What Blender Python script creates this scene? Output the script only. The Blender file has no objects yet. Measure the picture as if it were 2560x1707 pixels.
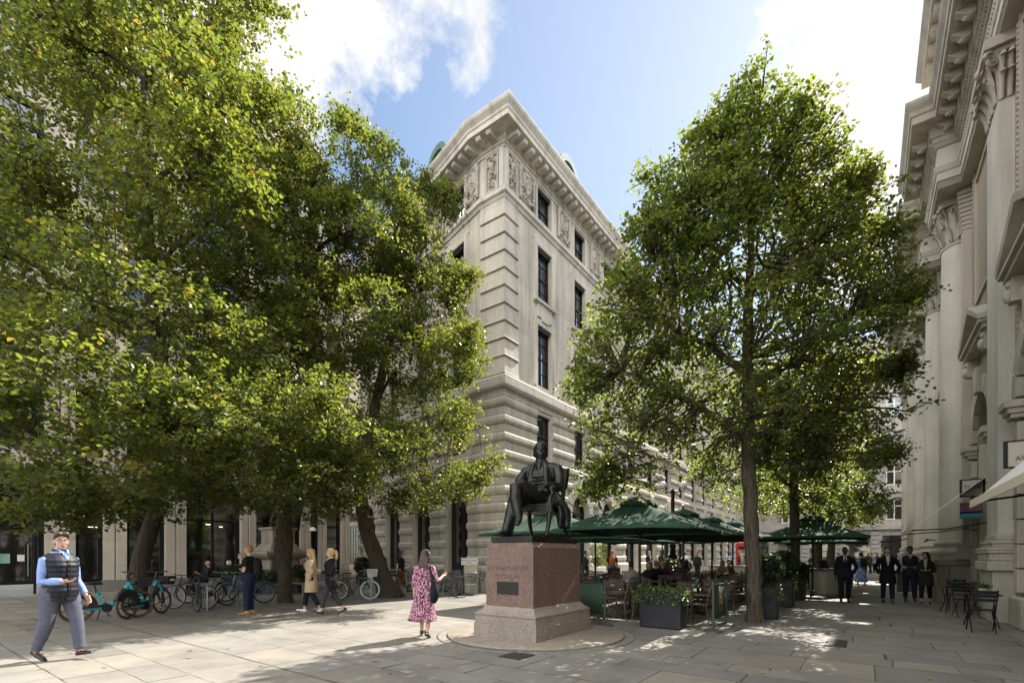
import bpy, bmesh, math, random
import numpy as np
from mathutils import Vector, Matrix, noise as mnoise
random.seed(7)
R = math.radians
# ---- camera model: level camera at the origin looking along +Y, lens shifted up
F, CX, HV, CH = 1209.0, 1280.0, 1388.0, 1.55
TH = math.atan2(.8069, .5907)                       # heading of the street
S = Vector((math.cos(TH), math.sin(TH), 0)); N = Vector((-math.sin(TH), math.cos(TH), 0)); Z = Vector((0, 0, 1))
def AB(a, b, z=0.0): return S*a + N*b + Z*z         # street coordinates: along, across
def GP(u, v, z=0.0):                                # photo pixel on the ground -> place
    d = F*CH/(v-HV); return Vector(((u-CX)/F*d, d, z))
def PD(u, d, z=0.0): return Vector(((u-CX)/F*d, d, z))
def ZV(v, d): return CH + d*(HV-v)/F
sc = bpy.context.scene
COL = sc.collection

def tag(o, label=None, cat=None, group=None, kind=None):
    if label: o['label'] = label
    if cat: o['category'] = cat
    if group: o['group'] = group
    if kind: o['kind'] = kind
    return o
def empty(name, loc=(0, 0, 0), rz=0.0, label=None, cat=None, group=None):
    o = bpy.data.objects.new(name, None); COL.objects.link(o)
    o.location = loc; o.rotation_euler = (0, 0, rz); o.empty_display_size = .2
    return tag(o, label, cat, group)
def kids(o): return [c for c in bpy.data.objects if c.parent == o]
def dup(root, loc, rz=None, label=None, group=None, tree=None):
    r = root.copy(); COL.objects.link(r); r.location = loc
    if rz is not None: r.rotation_euler = (0, 0, rz)
    if label: r['label'] = label
    if group: r['group'] = group
    for ch in root.children:
        c = ch.copy(); COL.objects.link(c); c.parent = r
        for g in ch.children:
            d = g.copy(); COL.objects.link(d); d.parent = c
    return r
def rootloc(o):
    v = Vector((0, 0, 0))
    while o: v = v + Vector(o.location); o = o.parent
    return v

class MB:
    """collects shapes and links them as ONE mesh object"""
    def __init__(s, M=None): s.v = []; s.f = []; s.m = []; s.sm = []; s.M = M
    def add(s, verts, faces, m=0, smooth=False):
        b = len(s.v)
        if s.M is not None: verts = [s.M @ Vector(p) for p in verts]
        s.v.extend([tuple(p) for p in verts])
        for f in faces: s.f.append(tuple(i+b for i in f)); s.m.append(m); s.sm.append(smooth)
    def box(s, x0, x1, y0, y1, z0, z1, m=0):
        s.add([(x0,y0,z0),(x1,y0,z0),(x1,y1,z0),(x0,y1,z0),(x0,y0,z1),(x1,y0,z1),(x1,y1,z1),(x0,y1,z1)],
              [(0,3,2,1),(4,5,6,7),(0,1,5,4),(1,2,6,5),(2,3,7,6),(3,0,4,7)], m)
    def cbox(s, x0, x1, y0, y1, z0, z1, c=.01, m=0, tx=0., ty=0.):
        """box with rounded vertical corners and eased top and bottom edges; tx,ty widen the top"""
        def ring(dx, dy, z, e):
            X0, X1, Y0, Y1 = x0-dx+e, x1+dx-e, y0-dy+e, y1+dy-e
            k = c
            return [(X0+k,Y0,z),(X1-k,Y0,z),(X1-k*.3,Y0+k*.3,z),(X1,Y0+k,z),(X1,Y1-k,z),(X1-k*.3,Y1-k*.3,z),(X1-k,Y1,z),(X0+k,Y1,z),(X0+k*.3,Y1-k*.3,z),(X0,Y1-k,z),(X0,Y0+k,z),(X0+k*.3,Y0+k*.3,z)]
        e = min(c*.5, (z1-z0)*.2)
        rs = [ring(0,0,z0,e), ring(0,0,z0+e,0), ring(tx,ty,z1-e,0), ring(tx,ty,z1,e)]
        s.loft(rs, m, smooth=False)
    def loft(s, rings, m=0, smooth=True, cap=True, closed=True):
        n = len(rings[0]); vs = [p for r in rings for p in r]; fs = []
        for i in range(len(rings)-1):
            for j in range(n if closed else n-1):
                k = (j+1) % n
                fs.append((i*n+j, i*n+k, (i+1)*n+k, (i+1)*n+j))
        s.add(vs, fs, m, smooth)
        if cap:
            s.add(rings[0], [tuple(range(n))[::-1]], m, False); s.add(rings[-1], [tuple(range(n))], m, False)
    def tube(s, pts, rad, n=8, m=0, smooth=True, flat=1.0, up=None, cap=True, rnd=False):
        pts = [Vector(p) for p in pts]
        if not hasattr(rad, '__len__'): rad = [rad]*len(pts)
        rad = list(rad)
        if rnd:      # hemispherical ends
            d0 = (pts[0]-pts[1]).normalized(); d1 = (pts[-1]-pts[-2]).normalized()
            p0, r0, p1, r1 = pts[0], rad[0], pts[-1], rad[-1]
            mn = lambda r: min(r) if hasattr(r, '__len__') else r
            ml = lambda r, f: (r[0]*f, r[1]*f) if hasattr(r, '__len__') else r*f
            pts = [p0+d0*mn(r0)*.95, p0+d0*mn(r0)*.6] + pts + [p1+d1*mn(r1)*.6, p1+d1*mn(r1)*.95]
            rad = [ml(r0, .3), ml(r0, .8)] + rad + [ml(r1, .8), ml(r1, .3)]
        rings = []; prev = None
        for i, p in enumerate(pts):
            a = pts[max(i-1, 0)]; b = pts[min(i+1, len(pts)-1)]
            t = (b-a)
            if t.length < 1e-9: t = Vector((0, 0, 1))
            t.normalize()
            if prev is None:
                h = Vector(up) if up is not None else (Vector((0, 0, 1)) if abs(t.z) < .9 else Vector((0, 1, 0)))
                x = t.cross(h)
                if x.length < 1e-6: x = t.cross(Vector((1, 0, 0)))
                x.normalize()
            else:
                x = prev - t*prev.dot(t)
                if x.length < 1e-6: x = t.orthogonal()
                x.normalize()
            prev = x; y = t.cross(x)
            r = rad[i]; rx, ry = (r if hasattr(r, '__len__') else (r, r*flat))
            rings.append([tuple(p + x*math.cos(q)*rx + y*math.sin(q)*ry) for q in [2*math.pi*k/n for k in range(n)]])
        s.loft(rings, m, smooth, cap)
    def bar(s, p, q, r=.01, n=6, m=0): s.tube([p, q], r, n, m)
    def lathe(s, prof, c=(0, 0, 0), n=20, m=0, smooth=True, a0=0., a1=2*math.pi, cap=True):
        full = abs(a1-a0-2*math.pi) < 1e-6; k = n if full else n+1
        rings = [[(c[0]+r*math.cos(a0+(a1-a0)*i/n), c[1]+r*math.sin(a0+(a1-a0)*i/n), c[2]+z) for i in range(k)] for r, z in prof]
        s.loft(rings, m, smooth, cap and full, full)
    def ell(s, c, r, n=12, m=0, k=8, rot=None):
        rings = []
        for i in range(k+1):
            t = math.pi*i/k; zz = -math.cos(t); rr = max(math.sin(t), .02)
            ring = []
            for j in range(n):
                q = 2*math.pi*j/n; p = Vector((r[0]*rr*math.cos(q), r[1]*rr*math.sin(q), r[2]*zz))
                if rot is not None: p = rot @ p
                ring.append((c[0]+p.x, c[1]+p.y, c[2]+p.z))
            rings.append(ring)
        s.loft(rings, m, True, True)
    def sweep(s, prof, path, m=0, closed=False, cap=True, smooth=False):
        """prof: (out, z) pairs, swept along a flat polyline with mitres; outward = left of travel"""
        P = [Vector((p[0], p[1])) for p in path]; n = len(P); rings = []
        def nor(a, b):
            d = (b-a).normalized(); return Vector((-d.y, d.x))
        for i in range(n):
            if closed: n1 = nor(P[i-1], P[i]); n2 = nor(P[i], P[(i+1) % n])
            else:
                n1 = nor(P[i-1], P[i]) if i > 0 else None
                n2 = nor(P[i], P[i+1]) if i < n-1 else None
                n1 = n1 or n2; n2 = n2 or n1
            mm = (n1+n2)/(1+n1.dot(n2))
            rings.append([(P[i].x+mm.x*o, P[i].y+mm.y*o, z) for o, z in prof])
        if closed: rings.append(rings[0])
        s.loft(rings, m, smooth, cap and not closed, True)
    def wall(s, x0, x1, z0, z1, holes, depth, m=0, mr=None):
        """wall face at y=0 with openings (a,b,c,d,arched) and reveals to y=-depth"""
        mr = m if mr is None else mr
        xs = sorted({x0, x1, *[h[0] for h in holes], *[h[1] for h in holes]}); zs = sorted({z0, z1, *[h[2] for h in holes], *[h[3] for h in holes]})
        xs = [x for x in xs if x0 <= x <= x1]; zs = [z for z in zs if z0 <= z <= z1]
        for i in range(len(xs)-1):
            for j in range(len(zs)-1):
                cx, cz = (xs[i]+xs[i+1])/2, (zs[j]+zs[j+1])/2
                if any(h[0] < cx < h[1] and h[2] < cz < h[3] for h in holes): continue
                s.add([(xs[i],0,zs[j]),(xs[i+1],0,zs[j]),(xs[i+1],0,zs[j+1]),(xs[i],0,zs[j+1])], [(0,1,2,3)], m)
        for h in holes:
            a, b, c, d = h[:4]; arch = len(h) > 4 and h[4]
            e = -depth
            r = (b-a)/2; sp = d-r if arch else d
            s.add([(a,0,c),(a,0,sp),(a,e,sp),(a,e,c),(b,0,c),(b,0,sp),(b,e,sp),(b,e,c)], [(0,1,2,3),(4,7,6,5),(0,3,7,4)], mr)
            if not arch: s.add([(a,0,d),(b,0,d),(b,e,d),(a,e,d)], [(0,1,2,3)], mr)
            else:
                K = 16; cxx = (a+b)/2; pts = [(cxx-r*math.cos(math.pi*k/K), sp+r*math.sin(math.pi*k/K)) for k in range(K+1)]
                for k in range(K):
                    (ax, az), (bx, bz) = pts[k], pts[k+1]
                    s.add([(ax,0,az),(bx,0,bz),(bx,0,d),(ax,0,d)], [(0,1,2,3)], m)
                    s.add([(ax,0,az),(bx,0,bz),(bx,e,bz),(ax,e,az)], [(0,1,2,3)], mr, True)
    def build(s, name, mats, parent=None, world=False, loc=None, rz=None):
        me = bpy.data.meshes.new(name)
        off = rootloc(parent) if (world and parent) else Vector((0, 0, 0))
        if world and parent is None and loc is not None: off = Vector(loc)
        vs = [(p[0]-off.x, p[1]-off.y, p[2]-off.z) for p in s.v] if off.length > 0 else s.v
        me.from_pydata(vs, [], s.f)
        if not isinstance(mats, (list, tuple)): mats = [mats]
        for mt in mats: me.materials.append(mt)
        me.polygons.foreach_set('material_index', s.m); me.polygons.foreach_set('use_smooth', s.sm)
        me.update()
        o = bpy.data.objects.new(name, me); COL.objects.link(o)
        if parent: o.parent = parent
        if loc is not None: o.location = loc
        if rz is not None: o.rotation_euler = (0, 0, rz)
        return o
def frame_matrix(O, D, out):
    """columns: along, outward, up"""
    M = Matrix.Identity(4); D = Vector(D).normalized(); out = Vector(out).normalized(); O = Vector(O)
    for i in range(3): M[i][0] = D[i]; M[i][1] = out[i]; M[i][2] = Z[i]; M[i][3] = O[i]
    return M
def text_mesh(name, body, size, mat, parent, M, depth=.004, align='CENTER', sx=1.0, bold=0.0):
    cu = bpy.data.curves.new(name, 'FONT'); cu.body = body; cu.size = size; cu.extrude = depth/2; cu.align_x = align; cu.align_y = 'CENTER'; cu.offset = bold
    t = bpy.data.objects.new(name+'_tmp', cu); COL.objects.link(t)
    dg = bpy.context.evaluated_depsgraph_get(); me = bpy.data.meshes.new_from_object(t.evaluated_get(dg))
    bpy.data.objects.remove(t)
    off = rootloc(parent)
    MM = Matrix.Translation(-off) @ M @ Matrix.Diagonal((sx, 1, 1, 1))
    me.transform(MM); me.materials.clear(); me.materials.append(mat); me.update(); me.name = name
    o = bpy.data.objects.new(name, me); COL.objects.link(o); o.parent = parent
    return o
def sign_matrix(O, right, out):
    """text plane: x=right, y=up, z=out"""
    M = Matrix.Identity(4); right = Vector(right).normalized(); out = Vector(out).normalized()
    for i in range(3): M[i][0] = right[i]; M[i][1] = Z[i]; M[i][2] = out[i]; M[i][3] = Vector(O)[i]
    return M
def subpath(path, t0, t1):
    out = []; acc = 0.0
    for i in range(len(path)-1):
        a = Vector(path[i][:2]); b = Vector(path[i+1][:2]); L = (b-a).length
        lo, hi = max(t0-acc, 0), min(t1-acc, L)
        if hi > lo:
            p = a+(b-a)*(lo/L); q = a+(b-a)*(hi/L)
            if not out: out.append(p)
            out.append(q)
        acc += L
    return out
# ---- deferred smooth union (voxel remesh) for bodies and cloth
QUEUE = []
def fuse(ob, voxel=.015, smooth=3, extra=None):
    m = ob.modifiers.new('fuse', 'REMESH'); m.mode = 'VOXEL'; m.voxel_size = voxel; m.use_smooth_shade = True
    if smooth:
        k = ob.modifiers.new('relax', 'SMOOTH'); k.factor = .5; k.iterations = smooth
    QUEUE.append((ob, extra)); return ob
def run_queue():
    if not QUEUE: return
    dg = bpy.context.evaluated_depsgraph_get(); dg.update()
    res = [(ob, ex, bpy.data.meshes.new_from_object(ob.evaluated_get(dg))) for ob, ex in QUEUE]
    for ob, ex, me in res:
        ob.modifiers.clear(); mats = list(ob.data.materials); 
        n = len(me.polygons); me.polygons.foreach_set('use_smooth', [True]*n)
        me.materials.clear()
        for mt in mats: me.materials.append(mt)
        if ex is not None and ex.f:
            t = bpy.data.meshes.new('t'); t.from_pydata(ex.v, [], ex.f)
            t.polygons.foreach_set('material_index', ex.m); t.polygons.foreach_set('use_smooth', ex.sm)
            bm = bmesh.new(); bm.from_mesh(me); bm.from_mesh(t); bm.to_mesh(me); bm.free()
        me.name = ob.name; ob.data = me
    QUEUE.clear()
# ---- leaves
def leaf_mesh(name, P, L, rng, mat, parent=None, tone=None, pitch=-.25, spread=.45, wide=.42, off=None, rnd=.55):
    n = len(P); P = np.asarray(P, dtype=float)
    if off is not None: P = P - np.array(off)
    L = np.broadcast_to(np.asarray(L, dtype=float), (n,))[:, None]
    az = rng.uniform(0, 2*np.pi, n); pi = rng.normal(pitch, spread, n)
    a = np.stack([np.cos(az)*np.cos(pi), np.sin(az)*np.cos(pi), np.sin(pi)], 1)
    up = np.array([0, 0, 1.])[None, :] + rng.normal(0, rnd, (n, 3))
    sd = np.cross(a, up); sd /= np.linalg.norm(sd, axis=1)[:, None]+1e-9
    nr = np.cross(sd, a)
    w = wide; fold = rng.uniform(.02, .16, n)[:, None]
    V = np.stack([P, P+a*L*.28+sd*L*w+nr*L*fold, P+a*L*.68+sd*L*w*.82+nr*L*fold*.8, P+a*L-nr*L*.06,
                  P+a*L*.68-sd*L*w*.82+nr*L*fold*.8, P+a*L*.28-sd*L*w+nr*L*fold], 1).reshape(-1, 3)
    base = (np.arange(n)*6)[:, None]
    Fc = np.concatenate([base+np.array([[0, 1, 2, 3]]), base+np.array([[0, 3, 4, 5]])], 1).reshape(-1)
    me = bpy.data.meshes.new(name); me.vertices.add(n*6); me.vertices.foreach_set('co', V.reshape(-1))
    me.loops.add(n*8); me.loops.foreach_set('vertex_index', Fc)
    me.polygons.add(n*2); me.polygons.foreach_set('loop_start', np.arange(n*2)*4); me.polygons.foreach_set('loop_total', np.full(n*2, 4))
    if tone is None: tone = rng.uniform(0, 1, n)
    at = me.attributes.new('tone', 'FLOAT', 'FACE'); at.data.foreach_set('value', np.repeat(tone, 2).astype(np.float32))
    me.materials.append(mat); me.update(calc_edges=True)
    o = bpy.data.objects.new(name, me); COL.objects.link(o)
    if parent: o.parent = parent
    return o
# ---------------------------------------------------------------- materials
def new_mat(name):
    m = bpy.data.materials.new(name); m.use_nodes = True
    nt = m.node_tree; return m, nt, nt.nodes['Principled BSDF']
def lk(nt, a, b): nt.links.new(a, b)
def node(nt, t, **kw):
    n = nt.nodes.new(t)
    for k, v in kw.items(): setattr(n, k, v)
    return n
def ramp(nt, fac, stops):
    r = node(nt, 'ShaderNodeValToRGB'); e = r.color_ramp.elements
    while len(e) > 1: e.remove(e[-1])
    e[0].position = stops[0][0]; e[0].color = (*stops[0][1], 1)
    for p, c in stops[1:]:
        k = e.new(p); k.color = (*c, 1)
    lk(nt, fac, r.inputs[0]); return r.outputs[0]
def math_n(nt, op, a, b=None, c=None):
    n = node(nt, 'ShaderNodeMath', operation=op)
    for i, x in enumerate((a, b, c)):
        if x is None: continue
        if isinstance(x, (int, float)): n.inputs[i].default_value = x
        else: lk(nt, x, n.inputs[i])
    return n.outputs[0]
def mixc(nt, fac, a, b, blend='MIX'):
    n = node(nt, 'ShaderNodeMix', data_type='RGBA', blend_type=blend)
    for i, x in ((0, fac), (6, a), (7, b)):
        if isinstance(x, (int, float)): n.inputs[i].default_value = x
        elif isinstance(x, tuple): n.inputs[i].default_value = (*x, 1)
        else: lk(nt, x, n.inputs[i])
    return n.outputs[2]
def pos(nt, scale=(1, 1, 1), rot=0.0, obj=False):
    if obj: o = node(nt, 'ShaderNodeTexCoord').outputs['Object']
    else: o = node(nt, 'ShaderNodeNewGeometry').outputs['Position']
    mp = node(nt, 'ShaderNodeMapping'); mp.inputs['Scale'].default_value = scale; mp.inputs['Rotation'].default_value = (0, 0, rot)
    lk(nt, o, mp.inputs[0]); return mp.outputs[0]
def noise_n(nt, vec, scale, detail=4, rough=.6):
    n = node(nt, 'ShaderNodeTexNoise'); n.inputs['Scale'].default_value = scale; n.inputs['Detail'].default_value = detail; n.inputs['Roughness'].default_value = rough
    lk(nt, vec, n.inputs['Vector']); return n.outputs['Fac']
def bump(nt, bsdf, h, strength=.3, dist=.02):
    b = node(nt, 'ShaderNodeBump'); b.inputs['Strength'].default_value = strength; b.inputs['Distance'].default_value = dist
    lk(nt, h, b.inputs['Height']); lk(nt, b.outputs[0], bsdf.inputs['Normal'])
def plain(name, c, rough=.6, metal=0.0, var=.15, scale=30, obj=True, bmp=0.0, spec=.5, coat=0.0):
    m, nt, b = new_mat(name); b.inputs['Roughness'].default_value = rough; b.inputs['Metallic'].default_value = metal
    b.inputs['Specular IOR Level'].default_value = spec; b.inputs['Coat Weight'].default_value = coat
    nz = noise_n(nt, pos(nt, obj=obj), scale)
    lo = tuple(x*(1-var) for x in c); hi = tuple(min(1, x*(1+var)) for x in c)
    lk(nt, ramp(nt, nz, [(.3, lo), (.7, hi)]), b.inputs['Base Color'])
    if bmp: bump(nt, b, nz, bmp, .01)
    return m
def stone(name, c, dirt=(.10, .09, .075), streak=.5, grain=40, joints=None, warm=.1, rough=.85, top=None):
    """ashlar: tonal patches, rain streaks with a shape of their own, fine grain"""
    m, nt, b = new_mat(name); b.inputs['Roughness'].default_value = rough; b.inputs['Specular IOR Level'].default_value = .25
    p = pos(nt)
    big = noise_n(nt, p, .55, 5); st = noise_n(nt, pos(nt, (2.6, 2.6, .16)), 1.0, 5, .65); fine = noise_n(nt, p, grain, 3)
    lo = tuple(x*.8 for x in c); hi = (min(1, c[0]*1.12), min(1, c[1]*1.10), min(1, c[2]*1.06))
    col = ramp(nt, big, [(.3, lo), (.5, c), (.72, hi)])
    sm = ramp(nt, st, [(.44, (0, 0, 0)), (.72, (1, 1, 1))])
    col = mixc(nt, math_n(nt, 'MULTIPLY', sm, streak), col, dirt)
    g = ramp(nt, fine, [(.3, (.86, .86, .86)), (.7, (1.1, 1.1, 1.1))])
    col = mixc(nt, 1.0, col, g, 'MULTIPLY')
    h = fine
    if joints:
        bt = node(nt, 'ShaderNodeTexBrick'); bt.inputs['Scale'].default_value = 1.0
        bt.inputs['Brick Width'].default_value = joints[0]; bt.inputs['Row Height'].default_value = joints[1]; bt.inputs['Mortar Size'].default_value = .006
        bt.inputs['Color1'].default_value = (1.04, 1.03, 1.0, 1); bt.inputs['Color2'].default_value = (.9, .89, .88, 1); bt.inputs['Mortar'].default_value = (.55, .52, .48, 1)
        # lay the courses on walls of any heading: u = along both street axes
        sep = node(nt, 'ShaderNodeSeparateXYZ'); lk(nt, pos(nt, rot=-TH), sep.inputs[0])
        cmb = node(nt, 'ShaderNodeCombineXYZ'); lk(nt, math_n(nt, 'ADD', sep.outputs[0], sep.outputs[1]), cmb.inputs[0]); lk(nt, sep.outputs[2], cmb.inputs[1])
        lk(nt, cmb.outputs[0], bt.inputs['Vector'])
        col = mixc(nt, .8, col, bt.outputs['Color'], 'MULTIPLY')
    lk(nt, col, b.inputs['Base Color']); bump(nt, b, h, .25, .01)
    return m
def glass_mat(name, tint=(.012, .014, .017), rough=.04, spec=.6):
    m, nt, b = new_mat(name); b.inputs['Roughness'].default_value = rough; b.inputs['Specular IOR Level'].default_value = spec; b.inputs['IOR'].default_value = 2.3
    nz = noise_n(nt, pos(nt), .8, 2)
    lk(nt, ramp(nt, nz, [(.35, tuple(x*.6 for x in tint)), (.65, tuple(x*1.5 for x in tint))]), b.inputs['Base Color'])
    bump(nt, b, noise_n(nt, pos(nt), 1.3, 1), .06, .05)
    return m
def leaf_mat(name, cols, trans=.46, tcol=(.40, .43, .05)):
    m, nt, b = new_mat(name)
    at = node(nt, 'ShaderNodeAttribute', attribute_name='tone')
    col = ramp(nt, at.outputs['Fac'], cols)
    lk(nt, col, b.inputs['Base Color']); b.inputs['Roughness'].default_value = .42; b.inputs['Specular IOR Level'].default_value = .5
    tr = node(nt, 'ShaderNodeBsdfTranslucent'); lk(nt, mixc(nt, .45, mixc(nt, 1.0, col, (3.9, 3.9, 1.6), 'MULTIPLY'), tcol), tr.inputs['Color'])
    mx = node(nt, 'ShaderNodeMixShader'); mx.inputs[0].default_value = trans
    lk(nt, b.outputs[0], mx.inputs[1]); lk(nt, tr.outputs[0], mx.inputs[2])
    lk(nt, mx.outputs[0], nt.nodes['Material Output'].inputs[0])
    return m
def bark_mat(name, c):
    m, nt, b = new_mat(name); b.inputs['Roughness'].default_value = .9; b.inputs['Specular IOR Level'].default_value = .2
    rd = noise_n(nt, pos(nt, (11, 11, 1.5)), 1.8, 7, .72); big = noise_n(nt, pos(nt), 1.5, 3)
    col = ramp(nt, rd, [(.36, tuple(x*.22 for x in c)), (.48, tuple(x*.8 for x in c)), (.58, c), (.72, tuple(min(1, x*1.9) for x in c))])
    col = mixc(nt, math_n(nt, 'MULTIPLY', big, .5), col, (.05, .055, .035))
    lk(nt, col, b.inputs['Base Color']); bump(nt, b, rd, 1.0, .07)
    return m
def granite(name, c, spk=(.05, .04, .04), lite=(.45, .36, .32), rough=.45):
    m, nt, b = new_mat(name); b.inputs['Roughness'].default_value = rough
    v = node(nt, 'ShaderNodeTexVoronoi'); v.inputs['Scale'].default_value = 75; lk(nt, pos(nt), v.inputs['Vector'])
    col = mixc(nt, ramp(nt, v.outputs['Color'], [(.25, (1, 1, 1)), (.45, (0, 0, 0))]), c, spk)
    col = mixc(nt, ramp(nt, noise_n(nt, pos(nt), 90, 2), [(.56, (0, 0, 0)), (.66, (.8, .8, .8))]), col, lite)
    col = mixc(nt, math_n(nt, 'MULTIPLY', ramp(nt, noise_n(nt, pos(nt, (1.5, 1.5, .4)), 1.6, 4), [(.45, (0, 0, 0)), (.75, (1, 1, 1))]), .45), col, tuple(x*.45 for x in c))
    lk(nt, col, b.inputs['Base Color']); bump(nt, b, v.outputs['Distance'], .08, .004)
    return m
def spots(name, c, d, scale=26, th=.36, rough=.75, stretch=(1, 1, .6), extra=None):
    m, nt, b = new_mat(name); b.inputs['Roughness'].default_value = rough; b.inputs['Specular IOR Level'].default_value = .2
    p = pos(nt, stretch, obj=True)
    nz = noise_n(nt, p, scale, 2, .5)
    col = ramp(nt, nz, [(th+.12, c), (th+.17, d)])
    if extra: col = mixc(nt, ramp(nt, noise_n(nt, p, scale*.8, 1), [(.60, (0, 0, 0)), (.63, (1, 1, 1))]), col, extra)
    lk(nt, col, b.inputs['Base Color']); return m
def fabric(name, c, rough=.85, var=.2): 
    m = plain(name, c, rough, var=var, scale=14, spec=.2, bmp=.25); return m

M = {}
M['portland'] = stone('portland_stone', (.60, .56, .49), dirt=(.16, .14, .115), streak=.5, joints=(1.5, .72))
M['portland_plain'] = stone('portland_stone_dressed', (.62, .58, .51), dirt=(.18, .16, .13), streak=.5)
M['carved'] = stone('carved_stone', (.48, .44, .38), streak=.5)
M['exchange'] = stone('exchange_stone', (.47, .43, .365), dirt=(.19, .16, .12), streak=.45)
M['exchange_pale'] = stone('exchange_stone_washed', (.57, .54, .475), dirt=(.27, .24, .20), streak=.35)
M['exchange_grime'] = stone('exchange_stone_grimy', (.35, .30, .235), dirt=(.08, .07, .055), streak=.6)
M['modern'] = stone('modern_limestone', (.52, .47, .40), streak=.15, joints=(1.8, 1.1))
M['modern_plinth'] = stone('modern_granite_plinth', (.20, .19, .17), streak=.2)
M['far'] = stone('far_stone', (.42, .40, .37), streak=.3, joints=(1.2, .5))
M['pink'] = stone('far_pink_stone', (.42, .33, .29), streak=.3, joints=(1.2, .6))
M['dark_metal'] = plain('dark_metal', (.014, .015, .018), .4, .5)
M['black_frame'] = plain('black_window_frame', (.012, .013, .016), .4)
M['glass'] = glass_mat('window_glass')
m, nt, b = new_mat('clear_glass'); M['clear'] = m
tb_ = node(nt, 'ShaderNodeBsdfTransparent'); tb_.inputs[0].default_value = (.82, .85, .84, 1); gb_ = node(nt, 'ShaderNodeBsdfGlossy'); gb_.inputs['Roughness'].default_value = .03
fr_n = node(nt, 'ShaderNodeFresnel'); fr_n.inputs[0].default_value = 1.9; mx_ = node(nt, 'ShaderNodeMixShader'); lk(nt, fr_n.outputs[0], mx_.inputs[0]); lk(nt, tb_.outputs[0], mx_.inputs[1]); lk(nt, gb_.outputs[0], mx_.inputs[2]); lk(nt, mx_.outputs[0], nt.nodes['Material Output'].inputs[0])
M['curtain'] = plain('pale_curtain', (.50, .49, .46), .9, var=.15)
M['shop_glass'] = glass_mat('shop_glass', (.016, .014, .012), .05)
M['copper'] = plain('verdigris_copper', (.055, .125, .10), .7, var=.45, scale=5, obj=False)
M['slate'] = plain('slate_roof', (.06, .065, .07), .7, obj=False)
M['bronze'] = None
M['bark'] = bark_mat('lime_bark', (.085, .065, .048)); M['bark_pale'] = bark_mat('plane_bark', (.17, .13, .10))
GL = [(0, (.020, .031, .013)), (.35, (.033, .051, .017)), (.75, (.057, .079, .022)), (.90, (.11, .105, .026)), (.94, (.17, .11, .03)), (1, (.11, .055, .022))]
GR = [(0, (.021, .034, .014)), (.45, (.037, .055, .020)), (.85, (.063, .083, .026)), (.98, (.12, .12, .018)), (1, (.18, .14, .025))]
M['leaf_l'] = leaf_mat('lime_leaf', GL); M['leaf_r'] = leaf_mat('right_tree_leaf', GR, .52, (.40, .46, .06))
M['ivy'] = leaf_mat('ivy_leaf', [(0, (.03, .06, .02)), (.6, (.06, .10, .035)), (1, (.16, .20, .10))], .25)
M['shrub'] = leaf_mat('shrub_leaf', [(0, (.008, .018, .008)), (.7, (.018, .036, .014)), (1, (.05, .075, .035))], .15)
M['granite_red'] = granite('red_granite', (.195, .115, .088), (.05, .04, .035), (.29, .205, .17)); M['granite_grey'] = granite('grey_granite', (.29, .245, .20), (.13, .11, .095), (.38, .34, .29), .7)
M['plaque'] = plain('dark_plaque', (.02, .019, .018), .35, .3)
M['wood_slat'] = plain('weathered_slat', (.125, .092, .066), .6, var=.35, scale=8)
M['planter'] = plain('planter_metal', (.022, .022, .026), .55, var=.3, scale=4, bmp=.1)
M['umbrella'] = plain('green_canvas', (.026, .060, .040), .85, var=.18, scale=6, spec=.15)
M['banner'] = plain('green_banner', (.024, .055, .033), .75, var=.15)
M['steel'] = plain('grey_steel', (.22, .23, .24), .35, .8); M['grey_post'] = plain('grey_post', (.06, .062, .065), .5)
M['gold'] = plain('gold_lettering', (.50, .24, .04), .5); M['white'] = plain('white_paint', (.75, .74, .71), .5, var=.06)
M['cream'] = plain('cream_paint', (.55, .50, .38), .5, var=.08); M['timber'] = plain('warm_timber', (.42, .26, .11), .5, var=.25)
M['tyre'] = plain('tyre', (.012, .012, .012), .8); M['tyre_brown'] = plain('brown_tyre', (.10, .04, .025), .75)
M['cyan'] = plain('cyan_paint', (.03, .36, .48), .3, var=.1, coat=.4); M['black_plastic'] = plain('black_plastic', (.013, .013, .014), .45)
M['blue_paint'] = plain('blue_paint', (.045, .16, .36), .3, coat=.4); M['pale_blue'] = plain('pale_blue_tyre', (.24, .46, .56), .6)
M['forest'] = plain('forest_green', (.012, .07, .035), .4); M['red'] = plain('red_paint', (.48, .02, .015), .35)
M['lamp_glow'] = None
def emis(name, c, s):
    m, nt, b = new_mat(name); b.inputs['Emission Color'].default_value = (*c, 1); b.inputs['Emission Strength'].default_value = s; b.inputs['Base Color'].default_value = (*c, 1); return m
M['strip'] = emis('ceiling_strip_light', (1, .72, .4), 2.2)
m, nt, b = new_mat('bronze_patina'); M['bronze'] = m
b.inputs['Metallic'].default_value = .6; nz = noise_n(nt, pos(nt), 7, 6)
lk(nt, ramp(nt, nz, [(.3, (.012, .012, .012)), (.55, (.026, .026, .025)), (.75, (.055, .058, .054))]), b.inputs['Base Color'])
lk(nt, ramp(nt, nz, [(.3, (.30, .30, .30)), (.7, (.46, .46, .46))]), b.inputs['Roughness']); bump(nt, b, noise_n(nt, pos(nt), 30, 4), .12, .008)
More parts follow.
